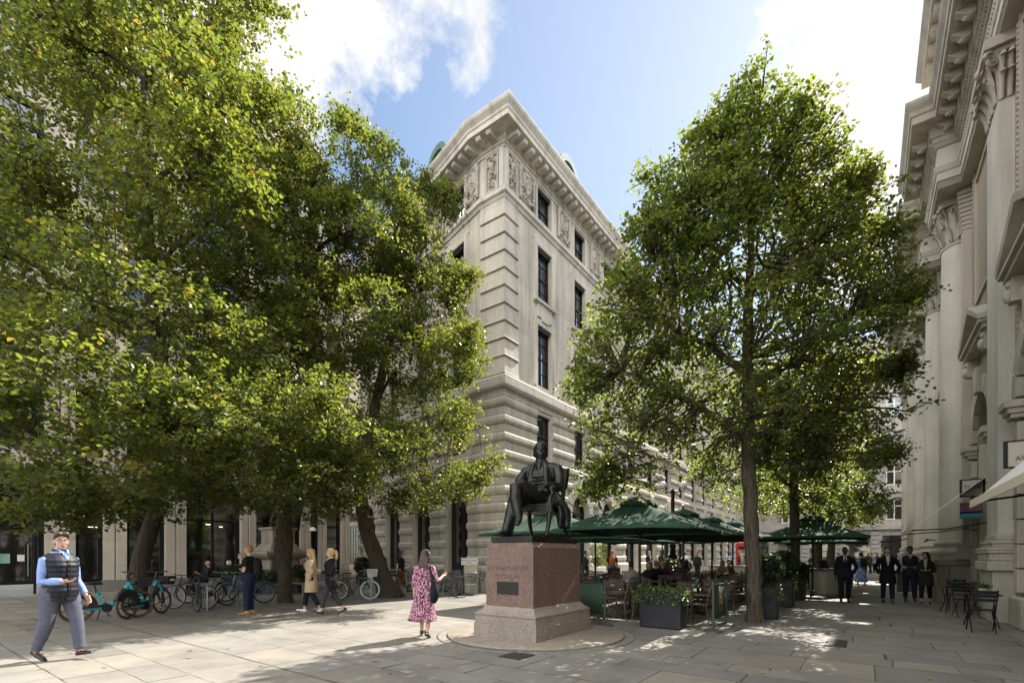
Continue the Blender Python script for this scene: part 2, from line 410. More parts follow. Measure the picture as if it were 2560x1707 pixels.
# paving: coursed slabs of random length, course lines across the street
def paving():
    m, nt, b = new_mat('york_stone_paving')
    geo = node(nt, 'ShaderNodeNewGeometry').outputs['Position']
    wob = node(nt, 'ShaderNodeTexNoise'); wob.inputs['Scale'].default_value = 2.2; wob.inputs['Detail'].default_value = 3; lk(nt, geo, wob.inputs['Vector'])
    dv = node(nt, 'ShaderNodeVectorMath', operation='MULTIPLY_ADD'); lk(nt, wob.outputs['Color'], dv.inputs[0]); dv.inputs[1].default_value = (.05, .05, 0); lk(nt, geo, dv.inputs[2])
    mp = node(nt, 'ShaderNodeMapping'); mp.inputs['Rotation'].default_value = (0, 0, -TH); lk(nt, dv.outputs[0], mp.inputs[0])
    sp = node(nt, 'ShaderNodeSeparateXYZ'); lk(nt, mp.outputs[0], sp.inputs[0])
    a = math_n(nt, 'DIVIDE', sp.outputs[0], .70)
    # uneven course widths
    a = math_n(nt, 'ADD', a, math_n(nt, 'MULTIPLY', math_n(nt, 'SINE', math_n(nt, 'MULTIPLY', a, 1.9)), .28))
    row = math_n(nt, 'FLOOR', a); fa = math_n(nt, 'FRACT', a)
    wn = node(nt, 'ShaderNodeTexWhiteNoise', noise_dimensions='1D'); lk(nt, row, wn.inputs['W'])
    wn2 = node(nt, 'ShaderNodeTexWhiteNoise', noise_dimensions='1D'); lk(nt, math_n(nt, 'ADD', row, 51.3), wn2.inputs['W'])
    ln = math_n(nt, 'MULTIPLY_ADD', wn.outputs['Value'], .7, .85)
    bb = math_n(nt, 'ADD', math_n(nt, 'DIVIDE', sp.outputs[1], ln), math_n(nt, 'MULTIPLY', wn2.outputs['Value'], 9.0))
    bb = math_n(nt, 'ADD', bb, math_n(nt, 'MULTIPLY', math_n(nt, 'SINE', math_n(nt, 'MULTIPLY_ADD', bb, 2.3, row)), .18))
    cell = math_n(nt, 'FLOOR', bb); fb = math_n(nt, 'FRACT', bb)
    idn = node(nt, 'ShaderNodeTexWhiteNoise', noise_dimensions='2D'); cb = node(nt, 'ShaderNodeCombineXYZ'); lk(nt, row, cb.inputs[0]); lk(nt, cell, cb.inputs[1]); lk(nt, cb.outputs[0], idn.inputs['Vector'])
    def edge(f, w): return math_n(nt, 'MULTIPLY', math_n(nt, 'MINIMUM', f, math_n(nt, 'SUBTRACT', 1.0, f)), w)
    ed = math_n(nt, 'MINIMUM', edge(fa, .82), edge(fb, 1.15))
    jw = ramp(nt, ed, [(.005, (0, 0, 0)), (.014, (1, 1, 1))])
    base = ramp(nt, idn.outputs['Value'], [(0, (.185, .175, .157)), (.3, (.24, .224, .196)), (.55, (.21, .202, .188)), (.8, (.265, .238, .195)), (1, (.18, .176, .170))])
    blot = noise_n(nt, geo, 1.1, 6, .65); fine = noise_n(nt, geo, 55, 4)
    base = mixc(nt, 1.0, base, ramp(nt, blot, [(.3, (.74, .74, .75)), (.55, (1, 1, 1)), (.75, (1.14, 1.12, 1.08))]), 'MULTIPLY')
    base = mixc(nt, 1.0, base, ramp(nt, fine, [(.3, (.86, .86, .86)), (.7, (1.1, 1.1, 1.1))]), 'MULTIPLY')
    sp2 = ramp(nt, noise_n(nt, geo, 9, 2), [(.68, (0, 0, 0)), (.74, (.5, .5, .5))]); base = mixc(nt, sp2, base, (.13, .12, .105))
    gum = node(nt, 'ShaderNodeTexVoronoi'); gum.inputs['Scale'].default_value = 3.1; lk(nt, geo, gum.inputs['Vector'])
    base = mixc(nt, ramp(nt, gum.outputs['Distance'], [(.055, (.7, .7, .7)), (.075, (0, 0, 0))]), base, (.12, .112, .10))
    stn = ramp(nt, noise_n(nt, geo, .45, 6, .7), [(.5, (0, 0, 0)), (.68, (.55, .55, .55))]); base = mixc(nt, stn, base, (.15, .138, .115))
    moss = ramp(nt, noise_n(nt, geo, .7, 3), [(.42, (.045, .04, .034)), (.62, (.06, .062, .035))])
    vis = ramp(nt, noise_n(nt, geo, 1.7, 2), [(.35, (.45, .45, .45)), (.6, (1, 1, 1))])
    jf = math_n(nt, 'MULTIPLY', math_n(nt, 'SUBTRACT', 1.0, jw), vis)
    lk(nt, mixc(nt, jf, base, moss), b.inputs['Base Color'])
    b.inputs['Specular IOR Level'].default_value = .3
    lk(nt, ramp(nt, blot, [(.3, (.62, .62, .62)), (.7, (.85, .85, .85))]), b.inputs['Roughness'])
    tl = math_n(nt, 'MULTIPLY', idn.outputs['Value'], .25)
    h = math_n(nt, 'ADD', math_n(nt, 'ADD', math_n(nt, 'MULTIPLY', jw, .6), math_n(nt, 'MULTIPLY', fine, .15)), math_n(nt, 'ADD', tl, math_n(nt, 'MULTIPLY', blot, .3)))
    bump(nt, b, h, .5, .012)
    return m
M['paving'] = paving()
M['asphalt'] = plain('asphalt', (.09, .088, .085), .9, var=.3, scale=30, obj=False)
# ---------------------------------------------------------------- camera, sky, sun
cam = bpy.data.cameras.new('camera'); co = bpy.data.objects.new('camera', cam); COL.objects.link(co)
co.location = (0, 0, CH); co.rotation_euler = (math.pi/2, 0, 0)
cam.sensor_width = 36; cam.lens = 36*F/2560; cam.shift_y = (HV-853.5)/2560; cam.clip_end = 1000; cam.clip_start = .05
sc.camera = co
SUN_AZ, SUN_EL = math.atan(.88), R(43)              # from +Y towards +X
w = bpy.data.worlds.new('World'); sc.world = w; w.use_nodes = True
nt = w.node_tree; bg = nt.nodes['Background']
sky = node(nt, 'ShaderNodeTexSky', sky_type='NISHITA'); sky.sun_disc = False; sky.sun_elevation = SUN_EL; sky.sun_rotation = SUN_AZ
sky.air_density = 1.0; sky.dust_density = .25; sky.ozone_density = 1.5; sky.altitude = 30
tc = node(nt, 'ShaderNodeTexCoord').outputs['Generated']
nv = node(nt, 'ShaderNodeVectorMath', operation='NORMALIZE'); lk(nt, tc, nv.inputs[0]); dr = nv.outputs[0]
n1 = noise_n(nt, dr, 7.0, 10, .66); n2 = noise_n(nt, dr, 1.8, 4, .5)
def blob(u, v, inner, outer):
    d = Vector(((u-CX)/F, 1, (HV-v)/F)).normalized()
    dt = node(nt, 'ShaderNodeVectorMath', operation='DOT_PRODUCT'); lk(nt, dr, dt.inputs[0]); dt.inputs[1].default_value = d
    mr = node(nt, 'ShaderNodeMapRange', interpolation_type='SMOOTHSTEP'); lk(nt, dt.outputs['Value'], mr.inputs[0])
    mr.inputs[1].default_value = math.cos(R(outer)); mr.inputs[2].default_value = math.cos(R(inner)); return mr.outputs[0]
bl = None
for args in [(640, 90, 1, 8), (720, 200, 0, 7), (690, 290, 0, 5), (860, 10, 0, 6), (1000, 10, 0, 6), (1120, 60, 0, 5), (1150, 130, 0, 4), (560, 60, 4, 12), (2330, 330, 8, 14), (2200, 240, 2, 8), (2420, 60, 8, 16), (150, -300, 5, 25)]:
    k = blob(*args); bl = k if bl is None else math_n(nt, 'MAXIMUM', bl, k)
dens = math_n(nt, 'ADD', math_n(nt, 'MULTIPLY', bl, .66), math_n(nt, 'MULTIPLY', math_n(nt, 'SUBTRACT', n1, .5), 2.3))
mask = ramp(nt, dens, [(.30, (0, 0, 0)), (.66, (1, 1, 1))])
# thin veil brightening the sky near the sun
sd = Vector((math.sin(SUN_AZ)*math.cos(SUN_EL), math.cos(SUN_AZ)*math.cos(SUN_EL), math.sin(SUN_EL)))
veil = node(nt, 'ShaderNodeVectorMath', operation='DOT_PRODUCT'); lk(nt, dr, veil.inputs[0]); veil.inputs[1].default_value = sd
vm = node(nt, 'ShaderNodeMapRange'); lk(nt, veil.outputs['Value'], vm.inputs[0]); vm.inputs[1].default_value = .55; vm.inputs[2].default_value = 1.0
vv = math_n(nt, 'POWER', vm.outputs[0], 1.5)
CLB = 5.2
shade = ramp(nt, n2, [(.32, (CLB*.72, CLB*.76, CLB*.82)), (.6, (CLB*1.06, CLB*1.05, CLB*1.02))])
skyc = mixc(nt, 1.0, sky.outputs[0], (1.0, 1.0, 1.0), 'MULTIPLY')
skyc = mixc(nt, math_n(nt, 'MULTIPLY', vv, .42), skyc, (CLB*.88, CLB*.95, CLB))
# unseen bright clouds added behind and left of the viewer to fill the shade
def fill_bank(d, inner, outer):
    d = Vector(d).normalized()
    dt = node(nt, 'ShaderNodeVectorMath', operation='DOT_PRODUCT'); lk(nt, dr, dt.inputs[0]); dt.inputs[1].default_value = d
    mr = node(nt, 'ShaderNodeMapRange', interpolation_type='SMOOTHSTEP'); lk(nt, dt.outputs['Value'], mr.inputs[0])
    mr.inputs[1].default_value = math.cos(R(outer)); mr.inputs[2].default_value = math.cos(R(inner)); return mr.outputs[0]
fill_mask = math_n(nt, 'MAXIMUM', fill_bank((.1, -1, .9), 25, 62), fill_bank((-1, -.05, .75), 14, 40))
fill_mask = math_n(nt, 'MULTIPLY', fill_mask, ramp(nt, n1, [(.30, (.25, .25, .25)), (.6, (1, 1, 1))]))
skyall = mixc(nt, fill_mask, mixc(nt, mask, skyc, shade), (CLB*4.1, CLB*3.98, CLB*3.78))
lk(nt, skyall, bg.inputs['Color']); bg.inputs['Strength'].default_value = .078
sl = bpy.data.lights.new('sun', 'SUN'); sl.energy = 5.0; sl.angle = R(.5); sl.color = (1, .93, .82)
so = bpy.data.objects.new('sun', sl); COL.objects.link(so); so.rotation_euler = (-sd).to_track_quat('-Z', 'Y').to_euler(); so.location = sd*60
vs = sc.view_settings; vs.view_transform = 'Standard'; vs.look = 'None'; vs.gamma = 1; vs.exposure = 1.42; vs.use_curve_mapping = False
cy = sc.cycles; cy.max_bounces = 6; cy.diffuse_bounces = 4; cy.glossy_bounces = 3; cy.transmission_bounces = 3; cy.transparent_max_bounces = 4; cy.use_denoising = True; cy.caustics_reflective = False; cy.caustics_refractive = False
# ---------------------------------------------------------------- ground
g = MB(); g.add([(-160, -60, 0), (200, -60, 0), (200, 260, 0), (-160, 260, 0)], [(0, 1, 2, 3)]); tag(g.build('pavement', M['paving']), kind='structure')
g = MB(); q = [AB(52, -60, .004), AB(58.5, -60, .004), AB(58.5, 60, .004), AB(52, 60, .004)]; g.add(q, [(0, 1, 2, 3)]); tag(g.build('road', M['asphalt']), kind='structure')
# ---------------------------------------------------------------- corner building
C = PD(1261, 20.6); C2 = C + N*1.29
LD = Vector((-.6257, .78, 0)).normalized(); LO = Vector((-LD.y, LD.x, 0))     # left face direction
LO = -LO if LO.dot(Vector((-.59, -.81, 0))) < 0 else LO
LEN_R, LEN_L = 46.0, 14.0
CE = C2 + LD*LEN_L
PATH = [C + S*LEN_R, C, C2, CE]                      # outward = left of travel
TC, TC2, TE = LEN_R, LEN_R+1.29, LEN_R+1.29+LEN_L
cb = empty('corner_building', C, 0, 'tall pale stone corner building with rusticated base, quoins and carved attic behind the statue', 'building')
MR = frame_matrix(C, S, -N); ML = frame_matrix(C2, LD, LO); MM_ = frame_matrix(C, N, -S)
Rb = [3.14+3.53*k for k in range(12)]; Lb = [1.92, 5.41, 8.9, 12.35]
def holes_r():
    h = []
    for t in Rb:
        h += [(t-.62, t+.62, 17.25, 18.85), (t-.62, t+.62, 13.55, 16.06), (t-.62, t+.62, 9.55, 12.37), (t-.62, t+.62, 6.3, 8.2)]
        h.append((t-.95, t+.95, .5, 4.72, True))
    return h
def holes_l():
    h = []
    for i, t in enumerate(Lb):
        h += [(t-.62, t+.62, 17.25, 18.85), (t-.62, t+.62, 13.55, 16.06), (t-.62, t+.62, 9.55, 12.37), (t-.62, t+.62, 6.3, 8.2)]
        h.append((t-.87, t+.87, .62 if i == 0 else .3, 4.72, i > 0))
    return h
b = MB(MR); b.wall(0, LEN_R, 0, 20.2, holes_r(), .42)
b.M = ML; b.wall(0, LEN_L, 0, 20.2, holes_l(), .42)
b.M = MM_; b.wall(0, 1.29, 0, 20.2, [], .3)
b.M = frame_matrix(CE, N*.3+S*.95, LO.cross(Z)); b.wall(0, 14, 0, 20.2, [], .3)
b.M = frame_matrix(C+S*LEN_R, N, S); b.wall(0, 14, 0, 20.2, [], .3)
b.build('wall', M['portland'], cb, True)
# cornice, frieze and string courses
b = MB()
b.sweep([(0, 19.1), (.08, 19.1), (.10, 19.22), (.16, 19.30), (.16, 19.38), (.42, 19.44), (.74, 19.46), (.74, 19.66), (.78, 19.70), (.80, 19.80), (.92, 19.96), (.95, 20.06), (.95, 20.12), (0, 20.3)], PATH)
b.sweep([(0, 18.92), (.05, 18.94), (.07, 19.0), (.07, 19.06), (0, 19.1)], PATH)
pts = []
acc = .35
while acc < TE-.2:
    sp = subpath(PATH, acc, acc+.24)
    if len(sp) == 2: b.sweep([(.14, 19.22), (.60, 19.27), (.64, 19.33), (.64, 19.44), (.14, 19.44)], sp)
    acc += .56
b.build('cornice', M['portland_plain'], cb, True)
b = MB(); b.sweep([(0, 16.78), (.06, 16.80), (.10, 16.92), (.18, 16.98), (.18, 17.10), (.13, 17.14), (.13, 17.22), (0, 17.25)], PATH)
b.sweep([(0, 8.68), (.20, 8.72), (.24, 8.80), (.24, 9.16), (.16, 9.24), (0, 9.26)], PATH)
b.build('string_course', M['portland_plain'], cb, True)
# quoins: sloping blocks with a proud lower nose
b = MB(); z = 9.30
for k in range(10):
    h = .735 if k < 9 else .80
    b.sweep([(0, z), (.085, z+.01), (.10, z+.04), (.085, z+.075), (.07, z+.09), (.035, z+h-.02), (0, z+h-.01)], subpath(PATH, TC-.95, TC2-.002)); z += .748
b.build('quoin', M['portland'], cb, True)
# cushioned rustication of the two lower storeys, broken at the openings
def segs(z0, z1):
    cut = []
    for t in Rb:
        if z1 > 6.2 and z0 < 8.3: cut.append((LEN_R-t-.66, LEN_R-t+.66))
        if z0 < 4.6: 
            hw = .99 if z1 < 3.9 else 1.35
            cut.append((LEN_R-t-hw, LEN_R-t+hw))
        elif z0 < 5.6: cut.append((LEN_R-t-.5, LEN_R-t+.5))
    for i, t in enumerate(Lb):
        if z1 > 6.2 and z0 < 8.3: cut.append((TC2+t-.66, TC2+t+.66))
        if z0 < 4.75:
            hw = .91 if z1 < 3.9 or i == 0 else 1.3
            cut.append((TC2+t-hw, TC2+t+hw))
    cut.sort(); out = []; cur = 0
    for a, c in cut:
        if a > cur: out.append((cur, a))
        cur = max(cur, c)
    out.append((cur, TE)); return [s for s in out if s[1]-s[0] > .12]
b = MB(); z = 1.15
while z < 8.5:
    h = .42
    for a, c in segs(z, z+h+.05):
        b.sweep([(0, z), (.045, z+.01), (.10, z+.06), (.135, z+.15), (.135, z+.29), (.10, z+.37), (.045, z+.41), (0, z+h)], subpath(PATH, a+.02, c-.02))
    for a, c in segs(z+h, z+.755):
        b.sweep([(0, z+h+.012), (.05, z+h+.012), (.05, z+.742), (0, z+.742)], subpath(PATH, a+.005, c-.005))
    z += .755
b.build('rustication', M['portland'], cb, True)
b = MB()
for a, c in segs(.2, 1.0): b.sweep([(0, 0), (.26, 0), (.26, 1.0), (.20, 1.10), (0, 1.13)], subpath(PATH, a, c))
b.build('plinth', M['portland_plain'], cb, True)
# arch voussoirs with stepped keystones, one ring per arch
for MX, ts, r0, skip in ((MR, Rb, .95, -1), (ML, Lb, .87, 0)):
    for i, t in enumerate(ts):
        if i == skip: continue
        b = MB(MX); sp = 4.72-r0
        for k in range(9):
            a0 = math.pi*(k+.02)/9; a1 = math.pi*(k+.98)/9; r1 = 1.75 if k in (3, 5) else (2.1 if k == 4 else 1.55 if k % 2 else 1.45)
            P = [(t+r0*math.cos(a0), sp+r0*math.sin(a0)), (t+r1*math.cos(a0), sp+r1*math.sin(a0)), (t+r1*math.cos(a1), sp+r1*math.sin(a1)), (t+r0*math.cos(a1), sp+r0*math.sin(a1))]
            y = .21 if k == 4 else .15
            cx = sum(p[0] for p in P)/4; cz = sum(p[1] for p in P)/4
            b.loft([[(x, .001, zz) for x, zz in P], [(x, y-.06, zz) for x, zz in P], [(cx+(x-cx)*.82, y, cz+(zz-cz)*.82) for x, zz in P]], 0, False)
        b.build('voussoirs', M['portland'], cb, True)
# windows: architraves are stone, sashes black
def sash_proto():
    f = MB(); w, h, d = .62, 1.25, -.16
    return f
def window(parent, MX, t, z0, z1, w=1.24, rows=4, cols=2, blind=False, y=-.20, name='window', curtain=False):
    f = MB(MX); a, c = t-w/2, t+w/2
    f.box(a, a+.06, y-.06, y+.05, z0, z1); f.box(c-.06, c, y-.06, y+.05, z0, z1); f.box(a+.06, c-.06, y-.06, y+.05, z0, z0+.08); f.box(a+.06, c-.06, y-.06, y+.05, z1-.07, z1)
    zm = (z0+z1)/2; f.box(a+.06, c-.06, y-.04, y+.03, zm-.04, zm+.04)
    for k in range(1, cols): x = a+(c-a)*k/cols; f.box(x-.014, x+.014, y-.03, y+.012, z0+.08, zm-.04); f.box(x-.014, x+.014, y-.03, y+.012, zm+.04, z1-.07)
    for k in range(1, rows):
        if rows % 2 == 0 and k == rows//2: continue
        zz = z0+(z1-z0)*k/rows; f.box(a+.06, c-.06, y-.028, y+.01, zz-.012, zz+.012)
    if blind: f.box(a+.02, c-.02, y+.052, y+.16, z1-.16, z1-.02, 0)
    o = f.build(name, M['black_frame'], parent, True)
    p = MB(MX); zc = (z0+z1)/2
    p.add([(a+.05, y-.034, z0+.05), (c-.05, y-.034, z0+.05), (c-.05, y-.030, z1-.05), (a+.05, y-.030, z1-.05)], [(0, 1, 2, 3)])
    if not curtain: p.build('pane', M['glass'], o, True); return o
    p.build('pane', M['clear'], o, True)
    rw = random.Random(int(t*37+z0*11)); k_ = MB(MX); k_.box(a+.03, c-.03, y-.34, y-.33, z0+.02, z1-.02); k_.build('dark_room', M['black_frame'], o, True)
    k_ = MB(MX)
    for u0, u1 in ((0, rw.uniform(.15, .45)), (1-rw.uniform(.12, .4), 1)):
        x0, x1 = a+.05+(c-a-.1)*u0, a+.05+(c-a-.1)*u1; m_ = 12
        k_.loft([[(x0+(x1-x0)*i/m_, y-.16+.03*math.sin(i*1.9), z0+.05), (x0+(x1-x0)*i/m_, y-.18+.03*math.sin(i*1.9), z0+.05), (x0+(x1-x0)*i/m_, y-.18+.03*math.sin(i*1.9), z1-.06), (x0+(x1-x0)*i/m_, y-.16+.03*math.sin(i*1.9), z1-.06)] for i in range(m_+1)], 0, False)
    if rw.random() < .6: k_.box(a+.05, c-.05, y-.125, y-.115, z1-.07-(z1-z0)*rw.uniform(.12, .4), z1-.07)
    k_.build('curtain', M['curtain'], o, True); return o
for MX, ts in ((MR, Rb), (ML, Lb)):
    for i, t in enumerate(ts):
        cu = i < 4; window(cb, MX, t, 17.25, 18.85, rows=2, blind=True, curtain=cu); window(cb, MX, t, 13.55, 16.06, blind=True, curtain=cu); window(cb, MX, t, 9.55, 12.37, blind=True, curtain=cu); window(cb, MX, t, 6.3, 8.2, rows=2, cols=3, curtain=cu)
def arch_window(parent, MX, t, r, z0, z1, arched=True, y=-.25):
    f = MB(MX); sp = z1-r if arched else z1
    f.box(t-r, t-r+.09, y-.06, y+.05, z0, sp); f.box(t+r-.09, t+r, y-.06, y+.05, z0, sp); f.box(t-r+.09, t+r-.09, y-.06, y+.05, sp-.05, sp+.04); f.box(t-.03, t+.03, y-.05, y+.03, z0, sp-.05)
    f.box(t-r+.09, t+r-.09, y-.06, y+.08, z0, z0+.55)
    if arched:
        for k in range(16):
            a0, a1 = math.pi*k/16, math.pi*(k+1)/16
            P = [(t+r*math.cos(a0), sp+r*math.sin(a0)), (t+(r-.09)*math.cos(a0), sp+(r-.09)*math.sin(a0)), (t+(r-.09)*math.cos(a1), sp+(r-.09)*math.sin(a1)), (t+r*math.cos(a1), sp+r*math.sin(a1))]
            f.loft([[(x, y-.06, z) for x, z in P], [(x, y+.05, z) for x, z in P]], 0, False)
    o = f.build('shop_window', M['black_frame'], parent, True)
    p = MB(MX); p.add([(t-r+.04, y-.05, z0+.1), (t+r-.04, y-.05, z0+.1), (t+r-.04, y-.05, sp), (t-r+.04, y-.05, sp)], [(0, 1, 2, 3)])
    if arched: p.add([(t+(r-.04)*math.cos(math.pi*k/16), y-.05, sp+.0+(r-.04)*math.sin(math.pi*k/16)) for k in range(17)], [tuple(range(17))])
    p.build('pane', M['shop_glass'], o, True)
for t in Rb: arch_window(cb, MR, t, .95, .5, 4.72)
for i, t in enumerate(Lb): arch_window(cb, ML, t, .87, .62 if i == 0 else .3, 4.72, i > 0)
# stone architraves, sills, aprons
for MX, ts in ((MR, Rb), (ML, Lb)):
    for t in ts:
        b = MB(MX); b.box(t-.78, t-.622, .001, .05, 17.26, 18.9); b.build('architrave', M['portland_plain'], cb, True)
        b = MB(MX); b.box(t+.622, t+.78, .001, .05, 17.26, 18.9); b.build('architrave', M['portland_plain'], cb, True)
        for z0, z1 in ((13.55, 16.06), (9.55, 12.37)):
            b = MB(MX)
            b.box(t-.84, t-.622, .001, .06, z0-.02, z1+.001); b.box(t+.622, t+.84, .001, .06, z0-.02, z1+.001); b.box(t-.84, t+.84, .001, .061, z1, z1+.22)
            b.box(t-1.0, t+1.0, .001, .03, z1+.219, z1+.30); b.box(t-.90, t-.839, .001, .11, z0-.02, z1+.22); b.box(t+.839, t+.90, .001, .11, z0-.02, z1+.22)
            if z0 > 13: b.box(t-.92, t+.92, .001, .17, 13.40, 13.531); b.box(t-.62, t+.62, .001, .08, 12.75, 13.401); b.box(t-.30, t+.30, .001, .12, 12.60, 12.76)
            b.build('architrave', M['portland_plain'], cb, True)
# carved attic panels: shields with scroll supporters and fruit swags
def carved(MX, t, w, kind):
    q = MB(MX); z0, z1 = 17.3, 18.9; rr = random.Random(int(t*100)+kind)
    if kind == 0:                                    # narrow drop of fruit
        q.box(t-w/2, t-w/2+.07, .001, .07, z0, z1); q.box(t+w/2-.07, t+w/2, .001, .07, z0, z1); q.box(t-w/2+.07, t+w/2-.07, .001, .07, z0, z0+.08); q.box(t-w/2+.07, t+w/2-.07, .001, .07, z1-.08, z1)
        for k in range(46):
            f = k/45; wd = (.05+.11*abs(math.sin(f*7.0)))*(w/.5)
            q.ell((t+rr.uniform(-wd, wd), .05+rr.uniform(0, .07), z1-.18-f*1.28), (rr.uniform(.03, .065), .06, rr.uniform(.03, .075)), 7, k=5)
        q.ell((t, .10, z1-.55), (.10, .09, .17), 10, k=6)
    else:
        for sx in (-1, 1):
            x = t+sx*(w/2-.11)
            q.lathe([(.05, 0), (.10, .05), (.06, .12), (.085, .2), (.085, .55), (.11, .6), (.07, .66), (.085, .72), (.085, 1.15), (.12, 1.22), (.10, 1.35), (.04, 1.4)], (x, .08, z0+.12), 10)
            q.ell((x-sx*.03, .12, z1-.12), (.14, .10, .12), 9, k=6)
        P = [(t-w*.26, z1-.22), (t-w*.30, z1-.5), (t-w*.24, z0+.75), (t, z0+.42), (t+w*.24, z0+.75), (t+w*.30, z1-.5), (t+w*.26, z1-.22), (t, z1-.12)]
        q.loft([[(x, .001, z) for x, z in P], [(x, .10, z) for x, z in P], [(t+(x-t)*.8, .13, (z-z0-.9)*.8+z0+.9) for x, z in P]], 0, False)
        for k in range(26):
            q.ell((t+rr.uniform(-w*.2, w*.2), .13+rr.uniform(0, .03), z0+.55+rr.random()*.85), (rr.uniform(.02, .07), .03, rr.uniform(.02, .08)), 7, k=4)
        for k in range(40):
            f = k/39; a = math.pi*(1+f)
            q.ell((t+math.cos(a)*w*.38+rr.uniform(-.03, .03), .09+rr.uniform(0, .08), z0+.55+math.sin(a)*.42+rr.uniform(-.05, .05)), (rr.uniform(.04, .075),)*3, 7, k=5)
        for k in range(5): q.box(t-.36+k*.16, t-.28+k*.16, .001, .09, z1-.13, z1-.01)
    return q.build('carved_panel', M['carved'], cb, True)
carved(MR, .48, .62, 0); carved(MM_, .64, .70, 0)
for k in range(0, 11): carved(MR, 1.62 if k == 0 else (Rb[k-1]+Rb[k])/2, 1.25, 1)
carved(ML, .62, 1.05, 1)
for k in range(1, 4): carved(ML, (Lb[k-1]+Lb[k])/2, 1.25, 1)
b = MB(MR); b.box(0.005, .16, .001, .10, 17.26, 18.9); b.M = MM_; b.box(.005, .22, .001, .10, 17.26, 18.9); b.build('pilaster', M['portland_plain'], cb, True)
# roof and copper dormers
b = MB()

for MX, t0, t1 in ((MR, 3.2, LEN_R), (ML, 2.2, LEN_L)):
    b.M = MX; b.loft([[(t, -.9, 20.2), (t, -2.2, 21.6), (t, -6, 22.0), (t, -6, 20.2)] for t in (t0, t1)], 0, False)
b.build('roof', M['slate'], cb, True)
def dormer(MX, t, base=20.4):
    d = MB(MX); r = .80; sp = base+1.05
    # flared shoulders and arched hood
    prof = [(t-1.6, base+.45), (t-1.2, base+.75), (t-1.06, sp)] + [(t-r*1.32*math.cos(math.pi*k/12), sp+r*1.32*math.sin(math.pi*k/12)) for k in range(1, 12)] + [(t+1.06, sp), (t+1.2, base+.75), (t+1.6, base+.45)]
    inn = [(t-1.05, base+.5), (t-.86, base+.86), (t-.70, sp)] + [(t-r*.92*math.cos(math.pi*k/12), sp+r*.92*math.sin(math.pi*k/12)) for k in range(1, 12)] + [(t+.70, sp), (t+.86, base+.86), (t+1.05, base+.5)]
    y0, y1 = -.15, -3.2
    rg = []
    for (ox, oz), (ix, iz) in zip(prof, inn): rg.append([(ox, y0, oz), (ix, y0, iz), (ix, y1, iz), (ox, y1, oz)])
    d.loft(rg, 0, False)
    o = d.build('dormer', M['copper'], cb, True)
    p = MB(MX); p.add([(x, y0-.35, z) for x, z in inn], [tuple(range(len(inn)))]); p.box(t-.9, t+.9, y0-.6, y0-.36, 20.2, base+.6)
    p.build('pane', M['glass'], o, True)
for k in range(5): dormer(MR, 5.9+7.06*k)
dormer(ML, 4.2); dormer(ML, 10.6)
# wall lantern by the left face arches
# ---------------------------------------------------------------- modern building on the left
BL = 26.4
mb_ = empty('modern_building', AB(4, BL), 0, 'modern limestone office building with tall dark glazing behind the left trees', 'building')
MX = frame_matrix(AB(0, BL), S, -N)
piers = [(-6.4, -5.5), (-1.2, -.2), (4.57, 5.47), (6.42, 7.19), (8.69, 9.51), (12.08, 12.8), (15.35, 15.96), (16.55, 17.0), (18.1, 18.6)]
b = MB(MX)
for a, c in piers:
    m = (a+c)/2-.04
    b.box(a, m, -.5, 0, .5, 23.6); b.box(m+.06, c, -.5, .06, .5, 23.6); b.box(m, m+.06, -.5, -.08, .5, 23.6)
b.build('pier', M['modern'], mb_, True)
b = MB(MX)
for i in range(len(piers)-1):
    a, c = piers[i][1], piers[i+1][0]
    for z in (5.0, 8.6, 12.2, 15.8, 19.4, 22.6): b.box(a+.002, c-.002, -.46, -.10, z, z+.75)
b.box(-9, 18.6, -3, -.52, 23.0, 23.4); b.box(-9, 18.62, -.48, .25, 23.602, 24.1)
b.box(18.1, 18.6, -14, -.52, .5, 23.6)
b.build('spandrel', M['modern'], mb_, True)
for i in range(len(piers)):
    b = MB(MX); a, c = piers[i]; b.box(a-.05, c+.05, -.5, .12, 0, .5)
    if i < len(piers)-1 and i not in (1,): b.box(c+.049, piers[i+1][0]-.06, -.5, -.02, 0, .42)
    b.build('plinth', M['modern_plinth'], mb_, True)
fr = MB(MX); gl = MB(MX)
for i in range(len(piers)-1):
    a, c = piers[i][1], piers[i+1][0]; w = c-a
    for lv, (z0, z1) in enumerate(((.42, 5.0), (5.75, 8.6), (9.35, 12.2), (12.95, 15.8), (16.55, 19.4), (20.15, 22.6))):
        f = MB(MX); n = max(1, round(w/1.5)); y = -.3
        f.box(a+.003, a+.16, y-.08, y+.06, z0, z1); f.box(c-.16, c-.003, y-.08, y+.06, z0, z1)
        for k in range(1, n): x = a+w*k/n; f.box(x-.04, x+.04, y-.07, y+.05, z0, z1)
        for k in range(n):
            x0 = a+.16 if k == 0 else a+w*k/n+.04; x1 = c-.16 if k == n-1 else a+w*(k+1)/n-.04
            f.box(x0, x1, y-.07, y+.05, z0, z0+.12); f.box(x0, x1, y-.07, y+.05, z1-.15, z1)
            if lv == 0: f.box(x0, x1, y-.06, y+.04, 3.25, 3.33)
        o = f.build('window', M['dark_metal'], mb_, True)
        p = MB(MX); p.add([(a+.1, y-.02, z0+.05), (c-.1, y-.02, z0+.05), (c-.1, y-.02, z1-.05), (a+.1, y-.02, z1-.05)], [(0, 1, 2, 3)]); p.build('pane', M['shop_glass'], o, True)
